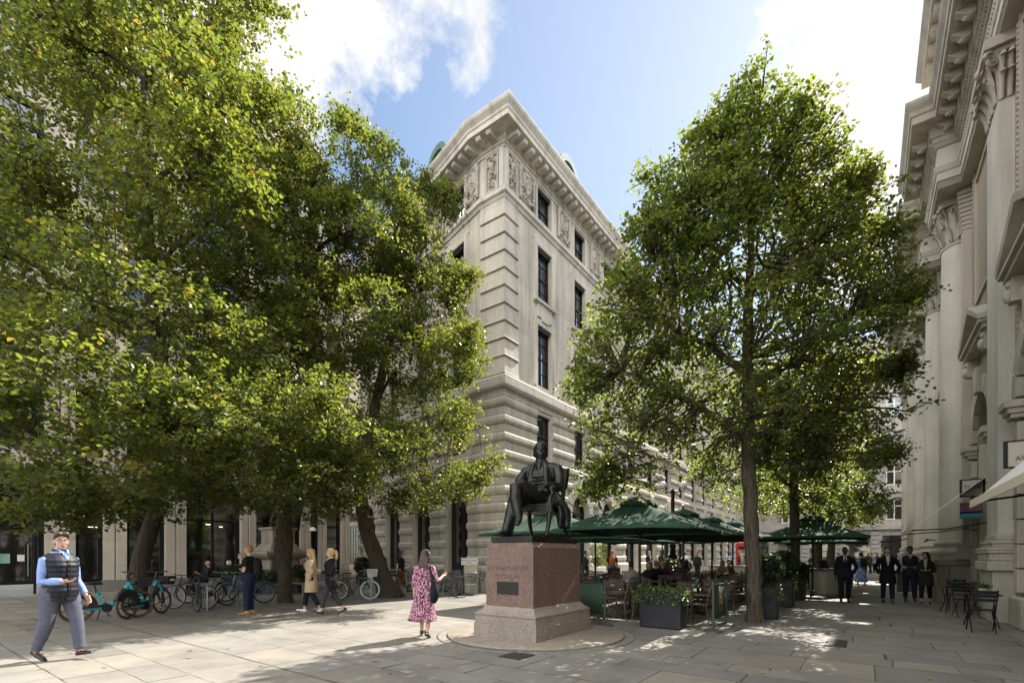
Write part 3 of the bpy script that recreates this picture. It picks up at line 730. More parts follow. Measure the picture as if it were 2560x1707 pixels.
# arched dormers on the roof
for t in (0.5, 6.0, 11.0, 16.0):
    d = MB(MX); sp = 25.0; r = 1.5; rg = []
    for k in range(13):
        q = math.pi*k/12; rg.append([(t-r*math.cos(q), -.4, sp+r*math.sin(q)), (t-(r-.3)*math.cos(q), -.4, sp+(r-.3)*math.sin(q)), (t-(r-.3)*math.cos(q), -3, sp+(r-.3)*math.sin(q)), (t-r*math.cos(q), -3, sp+r*math.sin(q))])
    d.loft(rg, 0, False); d.box(t-r, t-r+.3, -3, -.4, 24.1, sp); d.box(t+r-.3, t+r, -3, -.4, 24.1, sp)
    o = d.build('dormer', M['modern'], mb_, True)
    p = MB(MX); p.add([(t-1.2, -.6, 24.1)] + [(t-(r-.3)*math.cos(math.pi*k/12), -.6, sp+(r-.3)*math.sin(math.pi*k/12)) for k in range(13)] + [(t+1.2, -.6, 24.1)], [tuple(range(15))]); p.build('pane', M['glass'], o, True)
# glazed entrance at the far left: door leaves with a long steel pull, lit strips inside the lobby
f = MB(MX); f.box(4.25, 4.33, -.22, -.12, .03, 3.2); f.box(3.2, 4.25, -.22, -.12, 3.1, 3.2); f.box(3.12, 3.2, -.22, -.12, .03, 3.2)
d = f.build('door', M['dark_metal'], mb_, True)
f = MB(MX); f.tube([(4.08, -.02, .75), (4.08, -.02, 2.0)], .02); f.bar((4.08, -.12, 1.0), (4.08, -.02, 1.0), .012); f.bar((4.08, -.12, 1.75), (4.08, -.02, 1.75), .012); f.build('handle', M['steel'], d, True)
for (t, z, w) in ((2.9, 3.35, .7), (3.1, 2.9, .35), (2.2, 2.95, .3), (5.9, 3.2, .35), (6.1, 2.75, .3), (10.6, 3.1, .2), (11.2, 3.0, .15)):
    f = MB(MX); f.box(t-w/2, t+w/2, -.315, -.305, z, z+.025); f.build('strip_light', M['strip'], mb_, True)
f = MB(MX); f.box(3.35, 3.62, -.30, -.290, 1.25, 1.62); f.build('notice', plain('teal_notice', (.25, .42, .40), .5), mb_, True)
f = MB(MX); f.box(3.82, 4.02, -.30, -.290, 1.33, 1.58); f.build('notice', M['white'], mb_, True)
f = MB(MX); f.lathe([(.2, 0), (.2, .02), (.17, .12), (.1, .2), (.02, .23)], (16.05, .12, 3.0), 14); f.box(15.98, 16.12, 0.001, .12, 3.02, 3.1); f.build('wall_light', M['white'], mb_, True)
# ---------------------------------------------------------------- old house up the lane
lh = empty('lane_house', AB(24.6, 30), 0, 'narrow old stone pub front with leaded window between the modern and corner buildings', 'building')
MX = frame_matrix(AB(24.6, 37), -N, -S)
b = MB(MX); b.wall(0, 8.2, 0, 22, [(1.6, 3.4, .9, 3.9), (3.9, 5.3, 0, 2.9), (1.7, 2.5, 5.0, 7.2), (3.0, 3.8, 5.0, 7.2), (1.7, 2.5, 9.0, 11.2), (3.0, 3.8, 9.0, 11.2)], .3)
b.sweep([(0, 4.0), (.12, 4.05), (.18, 4.2), (0, 4.25)], [AB(24.6, 37)[:2], AB(24.6, 28.8)[:2]][::-1]) if False else b.box(.4, 7.8, .001, .16, 4.05, 4.22)
b.build('wall', M['portland_plain'], lh, True)
f = MB(MX); f.box(1.6, 3.4, -.2, -.15, .9, 3.9, 1)
for k in range(1, 8): f.box(1.6+.225*k-.015, 1.6+.225*k+.015, -.148, -.11, .9, 3.9)
for k in range(1, 8): f.box(1.6, 3.4, -.148, -.112, .9+.375*k-.015, .9+.375*k+.015)
o = f.build('leaded_window', [M['black_frame'], M['shop_glass']], lh, True)
f = MB(MX); f.box(3.9, 5.3, -.25, -.2, 0, 2.9); f.build('door', M['dark_metal'], lh, True)
for (x, z) in ((1.7, 5), (3.0, 5), (1.7, 9), (3.0, 9)): window(lh, MX, x+.4, z, z+2.2, w=.8, rows=4)
f = MB(MX); f.box(2.0, 3.2, .02, .05, 4.4, 5.0)
for k in range(7): f.tube([(2.0+.2*k, .1, 4.3), (2.06+.2*k, .16, 4.6), (2.0+.2*k, .1, 4.9)], .015, 5)
f.build('ironwork_crest', M['dark_metal'], lh, True)
# bracket lantern
ln = empty('bracket_lantern', AB(24.1, 32.3), 0, 'dark iron bracket lantern with curved hood hanging beside the pub door', 'lantern')
f = MB(MX); f.tube([(4.0, .02, 3.4), (4.05, .25, 4.1), (4.3, .5, 4.4), (4.6, .6, 4.2)], .035, 8); f.tube([(4.0, .02, 3.0), (4.1, .3, 3.6), (4.3, .5, 4.2)], .02, 6); f.build('bracket', M['dark_metal'], ln, True)
f = MB(MX); f.lathe([(.03, .5), (.1, .45), (.2, .32), (.2, .28), (.13, 0), (.04, -.08)], (4.6, .6, 3.6), 8, 0, False); f.build('lamp', M['dark_metal'], ln, True)
# ---------------------------------------------------------------- buildings closing the street
fb = empty('far_building', AB(62, 10), 0, 'pale stone building with white casement windows closing the far end of the street', 'building')
MX = frame_matrix(AB(62, 40), -N, -S)
hs = []
for x in [2+3.1*k for k in range(22)]:
    for z in (5.2, 8.7, 12.1, 15.5, 18.9): hs.append((x-.65, x+.65, z, z+2.0))
    hs.append((x-1.1, x+1.1, .8, 3.6))
b = MB(MX); b.wall(0, 70, 0, 24, hs, .3); b.box(0, 70, -6, -.35, 0, 24); b.build('wall', M['far'], fb, True)
b = MB(MX); b.box(0, 70, .001, .25, 4.2, 4.6); b.box(0, 70, .001, .14, 7.9, 8.1); b.box(0, 70, .001, .5, 22, 22.6)
for k in range(22): 
    x = 2+3.1*k-1.55
    for j in range(8): b.box(x-.35, x+.35, .001, .12, .5+.45*j, .86+.45*j)
b.build('moulding', M['far'], fb, True)
for k in range(10, 18):
    x = 2+3.1*k
    for z in (5.2, 8.7, 12.1, 15.5, 18.9):
        f = MB(MX); w = .65
        f.box(x-w, x-w+.08, -.22, -.12, z, z+2); f.box(x+w-.08, x+w, -.22, -.12, z, z+2); f.box(x-.05, x+.05, -.22, -.12, z, z+2); f.box(x-w+.08, x-.05, -.21, -.13, z+1.3, z+1.38); f.box(x+.05, x+w-.08, -.21, -.13, z+1.3, z+1.38); f.box(x-w+.08, x-.05, -.21, -.13, z, z+.08); f.box(x+.05, x+w-.08, -.21, -.13, z+1.92, z+2)
        o = f.build('window', M['white'], fb, True)
        p = MB(MX); p.add([(x-w+.04, -.18, z+.04), (x+w-.04, -.18, z+.04), (x+w-.04, -.18, z+1.96), (x-w+.04, -.18, z+1.96)], [(0, 1, 2, 3)]); p.build('pane', M['glass'], o, True)
f = MB(MX)
for k in range(22): x = 2+3.1*k; f.box(x-1.1, x+1.1, -.25, -.2, .8, 3.6)
f.build('shop_window', M['glass'], fb, True)
# ---------------------------------------------------------------- classical exchange on the right
WB = -2.75
ex = empty('exchange_building', AB(22.3, WB), 0, 'classical exchange building with giant Corinthian columns and deep carved cornice on the right', 'building')
EX = frame_matrix(AB(0, WB), S, N)                   # x along the street, y out of the wall, z up
A0, SPC = 22.3, 5.5
cols = [A0+SPC*k for k in range(5)]                  # engaged columns
pil = [16.3, 10.8, 5.3]                              # flat pilasters nearer the viewer
A_END = 48.0
# wall with arched shop bays and pedimented windows
bays = [(10.8+5.5*k)+2.75 for k in range(-1, 6)]
hs = []
for t in bays: hs += [(t-1.25, t+1.25, .0, 6.2, True)]
b = MB(EX); b.wall(2, A_END, 0, 14, hs, .7); b.M = frame_matrix(AB(A_END, WB), -N, S); b.wall(0, 20, 0, 16, [], .3); b.build('wall', M['exchange_grime'], ex, True)
b = MB(EX); b.box(-6, A_END-.3, -14, -.8, 14.1, 15.6); b.box(-6, 24.2, -6, -.2, 16.15, 19.3); b.build('roof', M['exchange'], ex, True)
# entablature with a break forward over every column
fr_y, ress = .29, .86
def ent_path(y0, y1):
    P = []
    for t in reversed(cols):
        P += [(t+1.42, y0), (t+1.42, y1), (t-1.42, y1), (t-1.42, y0)]
    P = [(A_END, y0)] + P + [(-2, y0)]
    return [(AB(x, WB+y)).to_2d() for x, y in P]
path = ent_path(fr_y, ress)
# travel from the far end towards the viewer: outward must be +N, so reverse the travel
path = path[::-1]
def sw(b, prof, path=path, **k): b.sweep(prof, path, **k)
b = MB()
sw(b, [(0, 13.45), (0, 13.68), (.03, 13.69), (.03, 13.94), (.06, 13.95), (.10, 14.06), (.12, 14.12), (0, 14.14)])
sw(b, [(0, 14.14), (.02, 14.16), (.02, 14.72), (.0, 14.74)])
b.build('architrave', M['exchange_pale'], ex, True)
b = MB()
sw(b, [(0, 14.74), (.06, 14.76), (.12, 14.86), (.16, 14.90), (.16, 15.02), (.22, 15.04), (.24, 15.34), (.66, 15.36), (.70, 15.38), (.70, 15.60), (.74, 15.63), (.76, 15.76), (.84, 15.90), (.87, 15.98), (.87, 16.06), (0, 16.14)])
b.build('cornice', M['exchange'], ex, True)
b = MB(EX); b.box(-2, A_END-.01, .002, fr_y-.004, 13.452, 16.08)
for t in cols: b.box(t-1.416, t+1.416, fr_y-.004, ress-.004, 13.452, 16.08)
b.build('frieze', M['exchange'], ex, True)
# modillions, rosettes and dentils along the soffit
b = MB(); ro = MB()
L = sum((Vector(path[i+1])-Vector(path[i])).length for i in range(len(path)-1))
def seglist(path):
    out = []; acc = 0
    for i in range(len(path)-1):
        l = (Vector(path[i+1])-Vector(path[i])).length; out.append((acc, acc+l, Vector(path[i]), Vector(path[i+1]))); acc += l
    return out
for (t0, t1, p, q) in seglist(path):
    l = t1-t0
    if l < 1.0: continue
    d = (q-p).normalized(); o = Vector((-d.y, d.x))
    if o.dot(N.to_2d()) < .5: continue
    Mx = frame_matrix((p.x, p.y, 0), (d.x, d.y, 0), (o.x, o.y, 0)); b.M = Mx; ro.M = Mx
    n = max(2, round(l/.66)); 
    for k in range(n):
        x = l*(k+.5)/n
        b.loft([[(x-.10, .24, 15.12), (x+.10, .24, 15.12), (x+.10, .24, 15.35), (x-.10, .24, 15.35)], [(x-.10, .36, 15.08), (x+.10, .36, 15.08), (x+.10, .36, 15.35), (x-.10, .36, 15.35)], [(x-.10, .52, 15.20), (x+.10, .52, 15.20), (x+.10, .52, 15.35), (x-.10, .52, 15.35)], [(x-.10, .63, 15.27), (x+.10, .63, 15.27), (x+.10, .63, 15.35), (x-.10, .63, 15.35)]], 0, False)
        b.ell((x, .40, 15.10), (.08, .10, .05), 8, k=5)
        if k < n-1:
            xx = x+l/n*.5; 
            b.box(xx-.20, xx-.17, .27, .62, 15.31, 15.35); b.box(xx+.17, xx+.20, .27, .62, 15.31, 15.35)
            for j in range(6):
                a = math.pi*j/3; ro.ell((xx+.085*math.cos(a), .45+.085*math.sin(a), 15.33), (.06, .06, .045), 6, k=4)
            ro.ell((xx, .45, 15.31), (.045, .045, .05), 6, k=4)
    m = int(l/.13)
    for k in range(m): x = l*(k+.5)/m; b.box(x-.04, x+.04, .16, .205, 14.92, 15.01); ro.ell((x, .10, 14.84), (.045, .05, .04), 5, k=4); ro.ell((x, .085, 14.07), (.045, .04, .035), 5, k=4)
b.build('modillion', M['exchange'], ex, True); ro.build('rosette', M['exchange_grime'], ex, True)
# attic with its own cornice over the near bays
b = MB(); ap = [AB(-2, WB+.25).to_2d(), AB(24.0, WB+.25).to_2d(), AB(24.0, WB-5).to_2d()]
b.sweep([(0, 16.14), (.02, 16.2), (.02, 19.3), (.25, 19.4), (.30, 19.7), (.75, 19.75), (.75, 20.0), (.92, 20.25), (.92, 20.4), (0, 20.5)], ap, cap=False)
for k in range(28):
    p = AB(2+.8*k, WB+.25); b.M = frame_matrix(p, S, N); b.box(-.13, .13, .26, .68, 19.48, 19.72); b.M = None
b.build('attic', M['exchange'], ex, True)
# giant order
def leafy(q, c, r, z0, h, n, lean, wid, ph=0.):
    for k in range(n):
        a = 2*math.pi*(k+ph)/n; ca, sa = math.cos(a), math.sin(a)
        rings = []
        for t, rad, w in ((0, r, wid), (.35, r+.03, wid*1.05), (.7, r+.06+lean*.3, wid*.95), (.92, r+.10+lean*.8, wid*.75), (1.0, r+.12+lean, wid*.45), (.90, r+.13+lean*1.25, wid*.2)):
            x, y, z = c[0]+ca*rad, c[1]+sa*rad, z0+h*t
            rings.append([(x+sa*w, y-ca*w, z), (x+ca*.025, y+sa*.025, z+.01), (x-sa*w, y+ca*w, z), (x-ca*.03, y-sa*.03, z-.01)])
        q.loft(rings, 0, True)
def volute(q, c, dirv, r, z):
    pts = []; rads = []
    for k in range(22):
        a = k/21*4.2*math.pi; rr = r*(1-k/24)
        pts.append((c[0]+dirv[0]*(rr*math.cos(a)), c[1]+dirv[1]*(rr*math.cos(a)), z+rr*math.sin(a))); rads.append(.055*(1-k/40))
    q.tube(pts, rads, 6)
def capital(q, x, y, r, z, rect=None):
    h = 1.40
    if rect is None:
        q.lathe([(r*.97, -.10), (r*1.05, -.08), (r*1.06, -.02), (r*.97, 0), (r*.92, .1), (r*.95, .6), (r*1.12, 1.05), (r*1.25, 1.18)], (x, y, z), 24)
        leafy(q, (x, y), r*.95, z+.02, .55, 8, .10, .17); leafy(q, (x, y), r*.97, z+.05, .95, 8, .14, .15, .5)
    for k in range(4):
        a = math.pi/4+k*math.pi/2; R_ = r*1.52
        cx, cy = x+math.cos(a)*R_*.98, y+math.sin(a)*R_*.98
        volute(q, (cx, cy), (math.cos(a), math.sin(a)), .17, z+1.02)
        q.tube([(x+math.cos(a)*r, y+math.sin(a)*r, z+.55), (x+math.cos(a)*r*1.2, y+math.sin(a)*r*1.2, z+.95), (cx, cy, z+1.16)], [.05, .06, .06], 6)
        a2 = k*math.pi/2; q.ell((x+math.cos(a2)*r*1.25, y+math.sin(a2)*r*1.25, z+1.25), (.12, .12, .12), 8, k=5)
        q.tube([(x+math.cos(a2)*r*1.02+math.sin(a2)*.05, y+math.sin(a2)*r*1.02, z+.6), (x+math.cos(a2+.2)*r*1.18, y+math.sin(a2+.2)*r*1.18, z+1.0)], .035, 5)
    # concave abacus
    ring = []
    for k in range(4):
        a = math.pi/4+k*math.pi/2
        for da, f in ((-.10, 1.62), (.10, 1.62), (.5, 1.24), (math.pi/2-.5, 1.24)): ring.append((x+math.cos(a+da)*r*f, y+math.sin(a+da)*r*f))
    q.loft([[(px, py, z+1.20) for px, py in ring], [(px, py, z+1.30) for px, py in ring], [(x+(px-x)*1.04, y+(py-y)*1.04, z+1.32) for px, py in ring], [(x+(px-x)*1.04, y+(py-y)*1.04, z+h-.002) for px, py in ring]], 0, False)
def base_rings(r): return [(r*1.38, 0), (r*1.38, .16), (r*1.40, .17), (r*1.42, .24), (r*1.36, .32), (r*1.22, .35), (r*1.15, .42), (r*1.17, .47), (r*1.24, .50), (r*1.25, .56), (r*1.15, .62), (r*1.05, .64), (r, .70)]
for i, t in enumerate(cols):
    r = .55; y = .17
    q = MB(EX); q.lathe([(r, 0)] + [(r*(1-.14*(k/8)**1.6), 9.95*k/8) for k in range(1, 9)], (t, y, 2.10), 40); 
    o = q.build('column', M['exchange_pale'], ex, True)
    q = MB(EX); capital(q, t, y, r*.88, 12.05); q.build('capital', M['exchange'], o, True)
    q = MB(EX); q.lathe(base_rings(r), (t, y, 1.42), 36); q.build('base', M['exchange'], o, True)
    q = MB(EX)      # responding flat strips either side
    for sx in (-1, 1): q.box(t+sx*.86-.14, t+sx*.86+.14, .001, .22, 1.42, 13.449)
    for sx in (-1, 1):
        q.cbox(t+sx*.86-.2, t+sx*.86+.2, .001, .40, 1.421, 1.66, .03); q.cbox(t+sx*.86-.17, t+sx*.86+.17, .001, .34, 1.661, 1.85, .03)
        for k in range(9): q.box(t+sx*.86-.16-.01*k, t+sx*.86+.16+.01*k, .001, .24+.015*k, 12.1+.14*k, 12.1+.14*k+.11)
    q.build('pilaster', M['exchange'], ex, True)
    q = MB(EX); q.cbox(t-.86, t+.86, .003, .90, 0, .55, .02); q.cbox(t-.78, t+.78, .003, .80, .551, 1.22, .02); q.cbox(t-.88, t+.88, .003, .92, 1.221, 1.419, .03); q.cbox(t-1.2, t-.9, .003, .55, 0, 1.2, .02); q.cbox(t+.9, t+1.2, .003, .55, 0, 1.2, .02)
    q.build('pedestal', M['exchange_grime'], ex, True)
for i, t in enumerate(pil):
    q = MB(EX); q.box(t-.60, t+.60, .001, fr_y, 2.05, 12.05); o = q.build('pilaster', M['exchange_pale'], ex, True)
    q = MB(EX)
    # flat Corinthian capital: leaf rows and corner volutes on a flared block
    q.loft([[(t-.6, .001, 12.05), (t+.6, .001, 12.05), (t+.6, fr_y, 12.05), (t-.6, fr_y, 12.05)], [(t-.58, .001, 12.8), (t+.58, .001, 12.8), (t+.58, fr_y+.02, 12.8), (t-.58, fr_y+.02, 12.8)], [(t-.72, .001, 13.2), (t+.72, .001, 13.2), (t+.72, fr_y+.16, 13.2), (t-.72, fr_y+.16, 13.2)]], 0, False)
    q.box(t-.82, t+.82, .001, fr_y+.26, 13.22, 13.45)
    for row, (z0, h, n) in enumerate(((12.08, .55, 4), (12.1, .95, 3))):
        for k in range(n):
            x = t-.6+1.2*(k+.5)/n
            rg = [[(x-.15, fr_y+d, z0+h*tt), (x, fr_y+d+.05, z0+h*tt), (x+.15, fr_y+d, z0+h*tt), (x, fr_y+d-.03, z0+h*tt)] for tt, d in ((0, 0), (.5, .04), (.85, .12), (1, .2), (.9, .24))]
            q.loft(rg, 0, True)
        for k in range(2):      # returns facing along the wall
            for sx in (-1, 1):
                y = .08+.14*k; rg = [[(t+sx*(.6+d), y-.07, z0+h*tt), (t+sx*(.65+d), y, z0+h*tt), (t+sx*(.6+d), y+.07, z0+h*tt), (t+sx*(.57+d), y, z0+h*tt)] for tt, d in ((0, 0), (.5, .03), (.85, .1), (1, .18), (.9, .22))]; q.loft(rg, 0, True)
    for sx in (-1, 1): volute(q, (t+sx*.70, fr_y+.12), (sx*.7, .7), .19, 13.0); volute(q, (t+sx*.25, fr_y+.12), (-sx, 0), .13, 13.0)
    q.ell((t, fr_y+.22, 13.3), (.13, .1, .12), 8, k=5)
    q.build('capital', M['exchange'], o, True)
    q = MB(EX)
    for z0, z1, e in ((1.42, 1.60, .16), (1.60, 1.66, .19), (1.66, 1.74, .19), (1.74, 1.82, .10), (1.82, 1.90, .12), (1.90, 2.05, .04)): q.cbox(t-.60-e, t+.60+e, .001, fr_y+e, z0+.001, z1, .05)
    q.build('base', M['exchange'], o, True)
    q = MB(EX); q.cbox(t-.70, t+.70, .003, fr_y+.10, 0, 1.20, .02); q.cbox(t-.80, t+.80, .003, fr_y+.20, 1.201, 1.419, .03); q.cbox(t-.82, t+.82, .003, fr_y+.22, 0.001, .5, .02) if i else None
    q.build('pedestal', M['exchange'], ex, True)
# bay dressings: rusticated arch with impost blocks, pediment on consoles, panelled wall above
for t in bays:
    q = MB(EX); sp = 4.95
    for sx in (-1, 1):
        for k in range(7):
            w = .40 if k % 2 else .30
            x = t+sx*(1.253+w/2); q.cbox(x-w/2, x+w/2, .001, .13, .75+.53*k, .75+.53*k+.50, .02)
        q.cbox(t+sx*1.50-.32, t+sx*1.50+.32, .001, .34, 4.74, 4.90, .02); q.cbox(t+sx*1.50-.27, t+sx*1.50+.27, .001, .28, 4.62, 4.738, .02); q.cbox(t+sx*1.5-.23, t+sx*1.5+.23, .001, .22, 4.52, 4.618, .02)
        q.box(t+sx*1.28-.14, t+sx*1.28+.14, .001, .24, 7.0, 7.52); q.ell((t+sx*1.28, .26, 7.16), (.11, .10, .16), 8, k=5); q.ell((t+sx*1.28, .22, 7.40), (.10, .10, .10), 8, k=5)
    for k in range(9):
        a0, a1 = math.pi*(k+.05)/9, math.pi*(k+.95)/9; r0 = 1.252; r1 = 1.72 if k != 4 else 1.95
        P = [(t+r0*math.cos(a0), sp+r0*math.sin(a0)), (t+r1*math.cos(a0), sp+r1*math.sin(a0)), (t+r1*math.cos(a1), sp+r1*math.sin(a1)), (t+r0*math.cos(a1), sp+r0*math.sin(a1))]
        q.loft([[(x, .001, z) for x, z in P], [(x, .14 if k != 4 else .24, z) for x, z in P]], 0, False)
    q.box(t-1.55, t+1.55, .001, .30, 7.53, 7.66); q.box(t-1.62, t+1.62, .001, .38, 7.662, 7.74)
    for sx in (-1, 1):
        q.loft([[(t+sx*1.66, .001, 7.742), (t+sx*1.66, .40, 7.742), (t+sx*1.66, .42, 7.88), (t+sx*1.66, .001, 7.90)], [(t, .001, 8.52), (t, .40, 8.52), (t, .42, 8.68), (t, .001, 8.70)]], 0, False)
    q.add([(t-1.55, .05, 7.742), (t+1.55, .05, 7.742), (t, .05, 8.55)], [(0, 1, 2)])
    for sx in (-1, 1):
        for k in range(52): q.ell((t+sx*1.66, .03, 6.6+.13*k), (.055, .05, .05), 5, k=4)
        q.box(t+sx*1.66-.11, t+sx*1.66-.085, .001, .05, 6.5, 13.4); q.box(t+sx*1.66+.085, t+sx*1.66+.11, .001, .05, 6.5, 13.4)
    q.box(t-1.3, t-1.22, .001, .06, 9.2, 13.0); q.box(t+1.22, t+1.3, .001, .06, 9.2, 13.0); q.box(t-1.22, t+1.22, .001, .06, 9.2, 9.28); q.box(t-1.22, t+1.22, .001, .06, 12.92, 13.0)
    q.build('bay_surround', M['exchange'], ex, True)
# shop fronts inside the arches: cream timber frames
for t in bays:
    f = MB(EX); y = -.5
    f.box(t-1.24, t-1.08, y, -.02, .02, 4.9); f.box(t+1.08, t+1.24, y, -.02, .02, 4.9)
    for x in (-.40, .40): f.box(t+x-.05, t+x+.05, y, y+.12, .55, 3.2)
    f.box(t-1.08, t+1.08, y, y+.16, 3.2, 3.75); f.box(t-1.08, t+1.08, y, y+.10, .02, .55); f.box(t-1.08, t+1.08, y+.02, y+.10, 2.6, 2.68); f.box(t-.04, t+.04, y, y+.1, 3.75, 6.1); f.box(t-1.08, t+1.08, y+.01, y+.09, 4.88, 4.96)
    o = f.build('shop_front', M['cream'], ex, True)
    p = MB(EX); p.add([(t-1.2, y+.03, .4), (t+1.2, y+.03, .4), (t+1.2, y+.03, 4.95), (t-1.2, y+.03, 4.95)], [(0, 1, 2, 3)])
    p.add([(t+1.25*math.cos(math.pi*k/16), y+.03, 4.95+1.25*math.sin(math.pi*k/16)) for k in range(17)], [tuple(range(17))]); p.build('pane', M['shop_glass'], o, True)
# rough stone stall riser below the near shop window
q = MB(EX); rr = random.Random(4)
for k in range(4):
    x0 = 15.35-1.25*(k+1); q.cbox(x0+.01, x0+1.24, -.2, .18, 0, .66, .06)
q.build('stall_riser', M['exchange'], ex, True)
# ---------------------------------------------------------------- trees
def tree(label, trunk, lobes, seed, lmat, bmat, leaf=.11, dens=10.0, group=None, limbs=True, twigs=260, gap=.0, name='lime_tree', minis=6, freq=.75, shrink=0.0, limb=1.0, flare=1.0, per=15, airy=False, reach=1.0):
    """trunk: [(x,y,z,r)...]; lobes: [(x,y,z,rx,ry,rz)...] giving the outline of the crown"""
    rng = np.random.default_rng(seed); rr = random.Random(seed)
    base = Vector(trunk[0][:3]); root = empty(name, base, 0, label, 'tree', group)
    tp = [Vector(t[:3]) for t in trunk]; tr = [t[3] for t in trunk]
    b = MB(); pts = []; rad = []
    # flared, slightly bumpy trunk
    for i in range(len(tp)-1):
        for k in range(6):
            f = k/6; pts.append(tp[i].lerp(tp[i+1], f)+Vector((rr.uniform(-.02, .02), rr.uniform(-.02, .02), 0))); rad.append((tr[i]*(1-f)+tr[i+1]*f)*rr.uniform(.95, 1.06))
    pts.append(tp[-1]); rad.append(tr[-1])
    rad[0] *= 1+.45*flare; rad[1] *= 1+.12*flare
    b.tube(pts, rad, 14)
    for k in range(6):
        a = rr.uniform(0, 6.28); b.tube([base+Vector((math.cos(a)*tr[0]*.6, math.sin(a)*tr[0]*.6, .25)), base+Vector((math.cos(a)*tr[0]*(1+.7*flare), math.sin(a)*tr[0]*(1+.7*flare), -.02))], [tr[0]*.4, tr[0]*.12], 6)
    nodes = [(p, r) for p, r in zip(pts, rad) if p.z > tp[-1].z*.35]
    ends = []
    for L in lobes:
        c = Vector(L[:3])
        # limb leaves the trunk below the lobe and curves up into it
        best = min(nodes, key=lambda n: (n[0]-c).length + 1.6*max(0, n[0].z-(c.z-.5*max(0.3, (c.xy-n[0].xy).length)))+ .4*abs(n[0].z-(c.z-.7*(c.xy-n[0].xy).length)))
        p0, r0 = best; d = c-p0
        m1 = p0+d*.35+Vector((rr.uniform(-.25, .25), rr.uniform(-.25, .25), d.length*.06)); m2 = p0+d*.7+Vector((rr.uniform(-.3, .3), rr.uniform(-.3, .3), d.length*.05))
        rl = min(r0*.68, .035+.022*d.length*limb)*(limb if limb > 1 else 1); pp = []
        for k in range(11):
            t = k/10; a = p0.lerp(m1, t); bb = m1.lerp(m2, t); cc = m2.lerp(c, t); q = a.lerp(bb, t).lerp(bb.lerp(cc, t), t)
            if 0 < k: q += Vector((rr.uniform(-.05, .05), rr.uniform(-.05, .05), rr.uniform(-.05, .05)))
            pp.append(q)
        rs = [rl*(1-.75*k/10) for k in range(11)]
        b.tube(pp, rs, 7); nodes += list(zip(pp[3:], rs[3:])); ends += list(zip(pp[4:], rs[4:]))
    lobes = [(*L[:3], *[max(.3, q-shrink) for q in L[3:6]]) for L in lobes]; big = list(lobes); lobes = list(lobes)
    for L in big:           # sprays that break the outline
        for k in range(minis):
            v = Vector((rr.gauss(0, 1), rr.gauss(0, 1), rr.gauss(.25, .9))).normalized(); q = rr.uniform(.28, .55)*min(1.0, .25+L[3]*.3)
            lobes.append((L[0]+v.x*L[3]*1.0, L[1]+v.y*L[4]*1.0, L[2]+v.z*L[5]*1.02, q*1.3, q*1.3, q*.75))
    P = []; A = []
    lob = np.array(lobes)
    for li, L in enumerate(lobes):
        c = np.array(L[:3]); R3 = np.array(L[3:6]); rm = float((R3[0]*R3[1]+R3[0]*R3[2]+R3[1]*R3[2])/3)
        n = int(4*math.pi*rm*dens*.62)+20
        v = rng.normal(size=(n, 3)); v /= np.linalg.norm(v, axis=1)[:, None]
        ph = rng.uniform(0, 6.28, 6)
        lump = 1+.10*np.sin(5*v[:, 0]+ph[0])*np.cos(4*v[:, 1]+ph[1])+.10*np.sin(7*v[:, 2]+ph[2]+3*v[:, 0])+.07*np.sin(11*v[:, 1]+ph[3])
        r = (.42+.58*rng.uniform(0, 1, n)**.55)*lump
        if airy: r = rng.uniform(.03, 1, n)**.42*(.55*lump+.45)
        p = c+v*R3*r[:, None]
        keep = np.ones(n, bool)
        for lj, L2 in enumerate(lobes):
            if lj == li: continue
            q = np.linalg.norm((p-np.array(L2[:3]))/np.array(L2[3:6]), axis=1); keep &= (q > .62) | (rng.uniform(0, 1, n) < (.6 if airy else .35))
        p = p[keep]; v = v[keep]
        P.append(p); A.append(v)
    P = np.concatenate(P); A = np.concatenate(A)
    # clumps and gaps
    nz = np.array([mnoise.noise(Vector(p)*freq+Vector((seed, 0, 0))) for p in P])
    k = nz > -.30+gap; P = P[k]; A = A[k]
    k = P[:, 2] > 1.9; P = P[k]; A = A[k]
    m = len(P)
    ax = A*np.array([.7, .7, .45])+rng.normal(0, .45, (m, 3)); ax[:, 2] -= .12; ax /= np.linalg.norm(ax, axis=1)[:, None]
    ln = rng.uniform(.35, .75, m)*(leaf/.11)*reach
    t = rng.uniform(0, 1, (m, per)); jit = rng.normal(0, .085*(leaf/.11), (m, per, 3)); jit[:, :, 2] *= .6
    Q = P[:, None, :]+ax[:, None, :]*(t*ln[:, None])[:, :, None]+jit
    Q = Q.reshape(-1, 3)
    tone = np.clip(np.repeat(rng.normal(.42, .17, m), per)+rng.normal(0, .15, m*per), 0, 1)
    yel = np.repeat(rng.uniform(0, 1, m) < .035, per); tone[yel] = rng.uniform(.86, 1, yel.sum())
    for i in rng.choice(m, min(twigs, m), replace=False):
        p = Vector(P[i]); e, r = min(ends, key=lambda q: (q[0]-p).length_squared)
        if (e-p).length > 2.6: continue
        tw = 1.5 if airy else 1.0
        mid = e.lerp(p, .5)+Vector((rr.uniform(-.15, .15), rr.uniform(-.15, .15), rr.uniform(-.05, .2)))
        b.tube([e, mid, p, p+Vector(ax[i])*ln[i]], [min(r*.6, .03*tw), .014*tw, .009*tw, .004], 4, cap=False)
    tk = b.build('trunk', bmat, root, True)
    leaf_mesh('crown', Q, leaf*rng.uniform(.65, 1.25, len(Q)), rng, lmat, root, tone, off=base)
    return root
def lobe(u, v, d, rx, ry, rz):
    return (((u-CX)/F*d), d, ZV(v, d), rx, ry, rz)
def tpt(u, v, d, r): return ((u-CX)/F*d, d, max(0, ZV(v, d)), r)
LG = 'lime trees along the left side of the square'
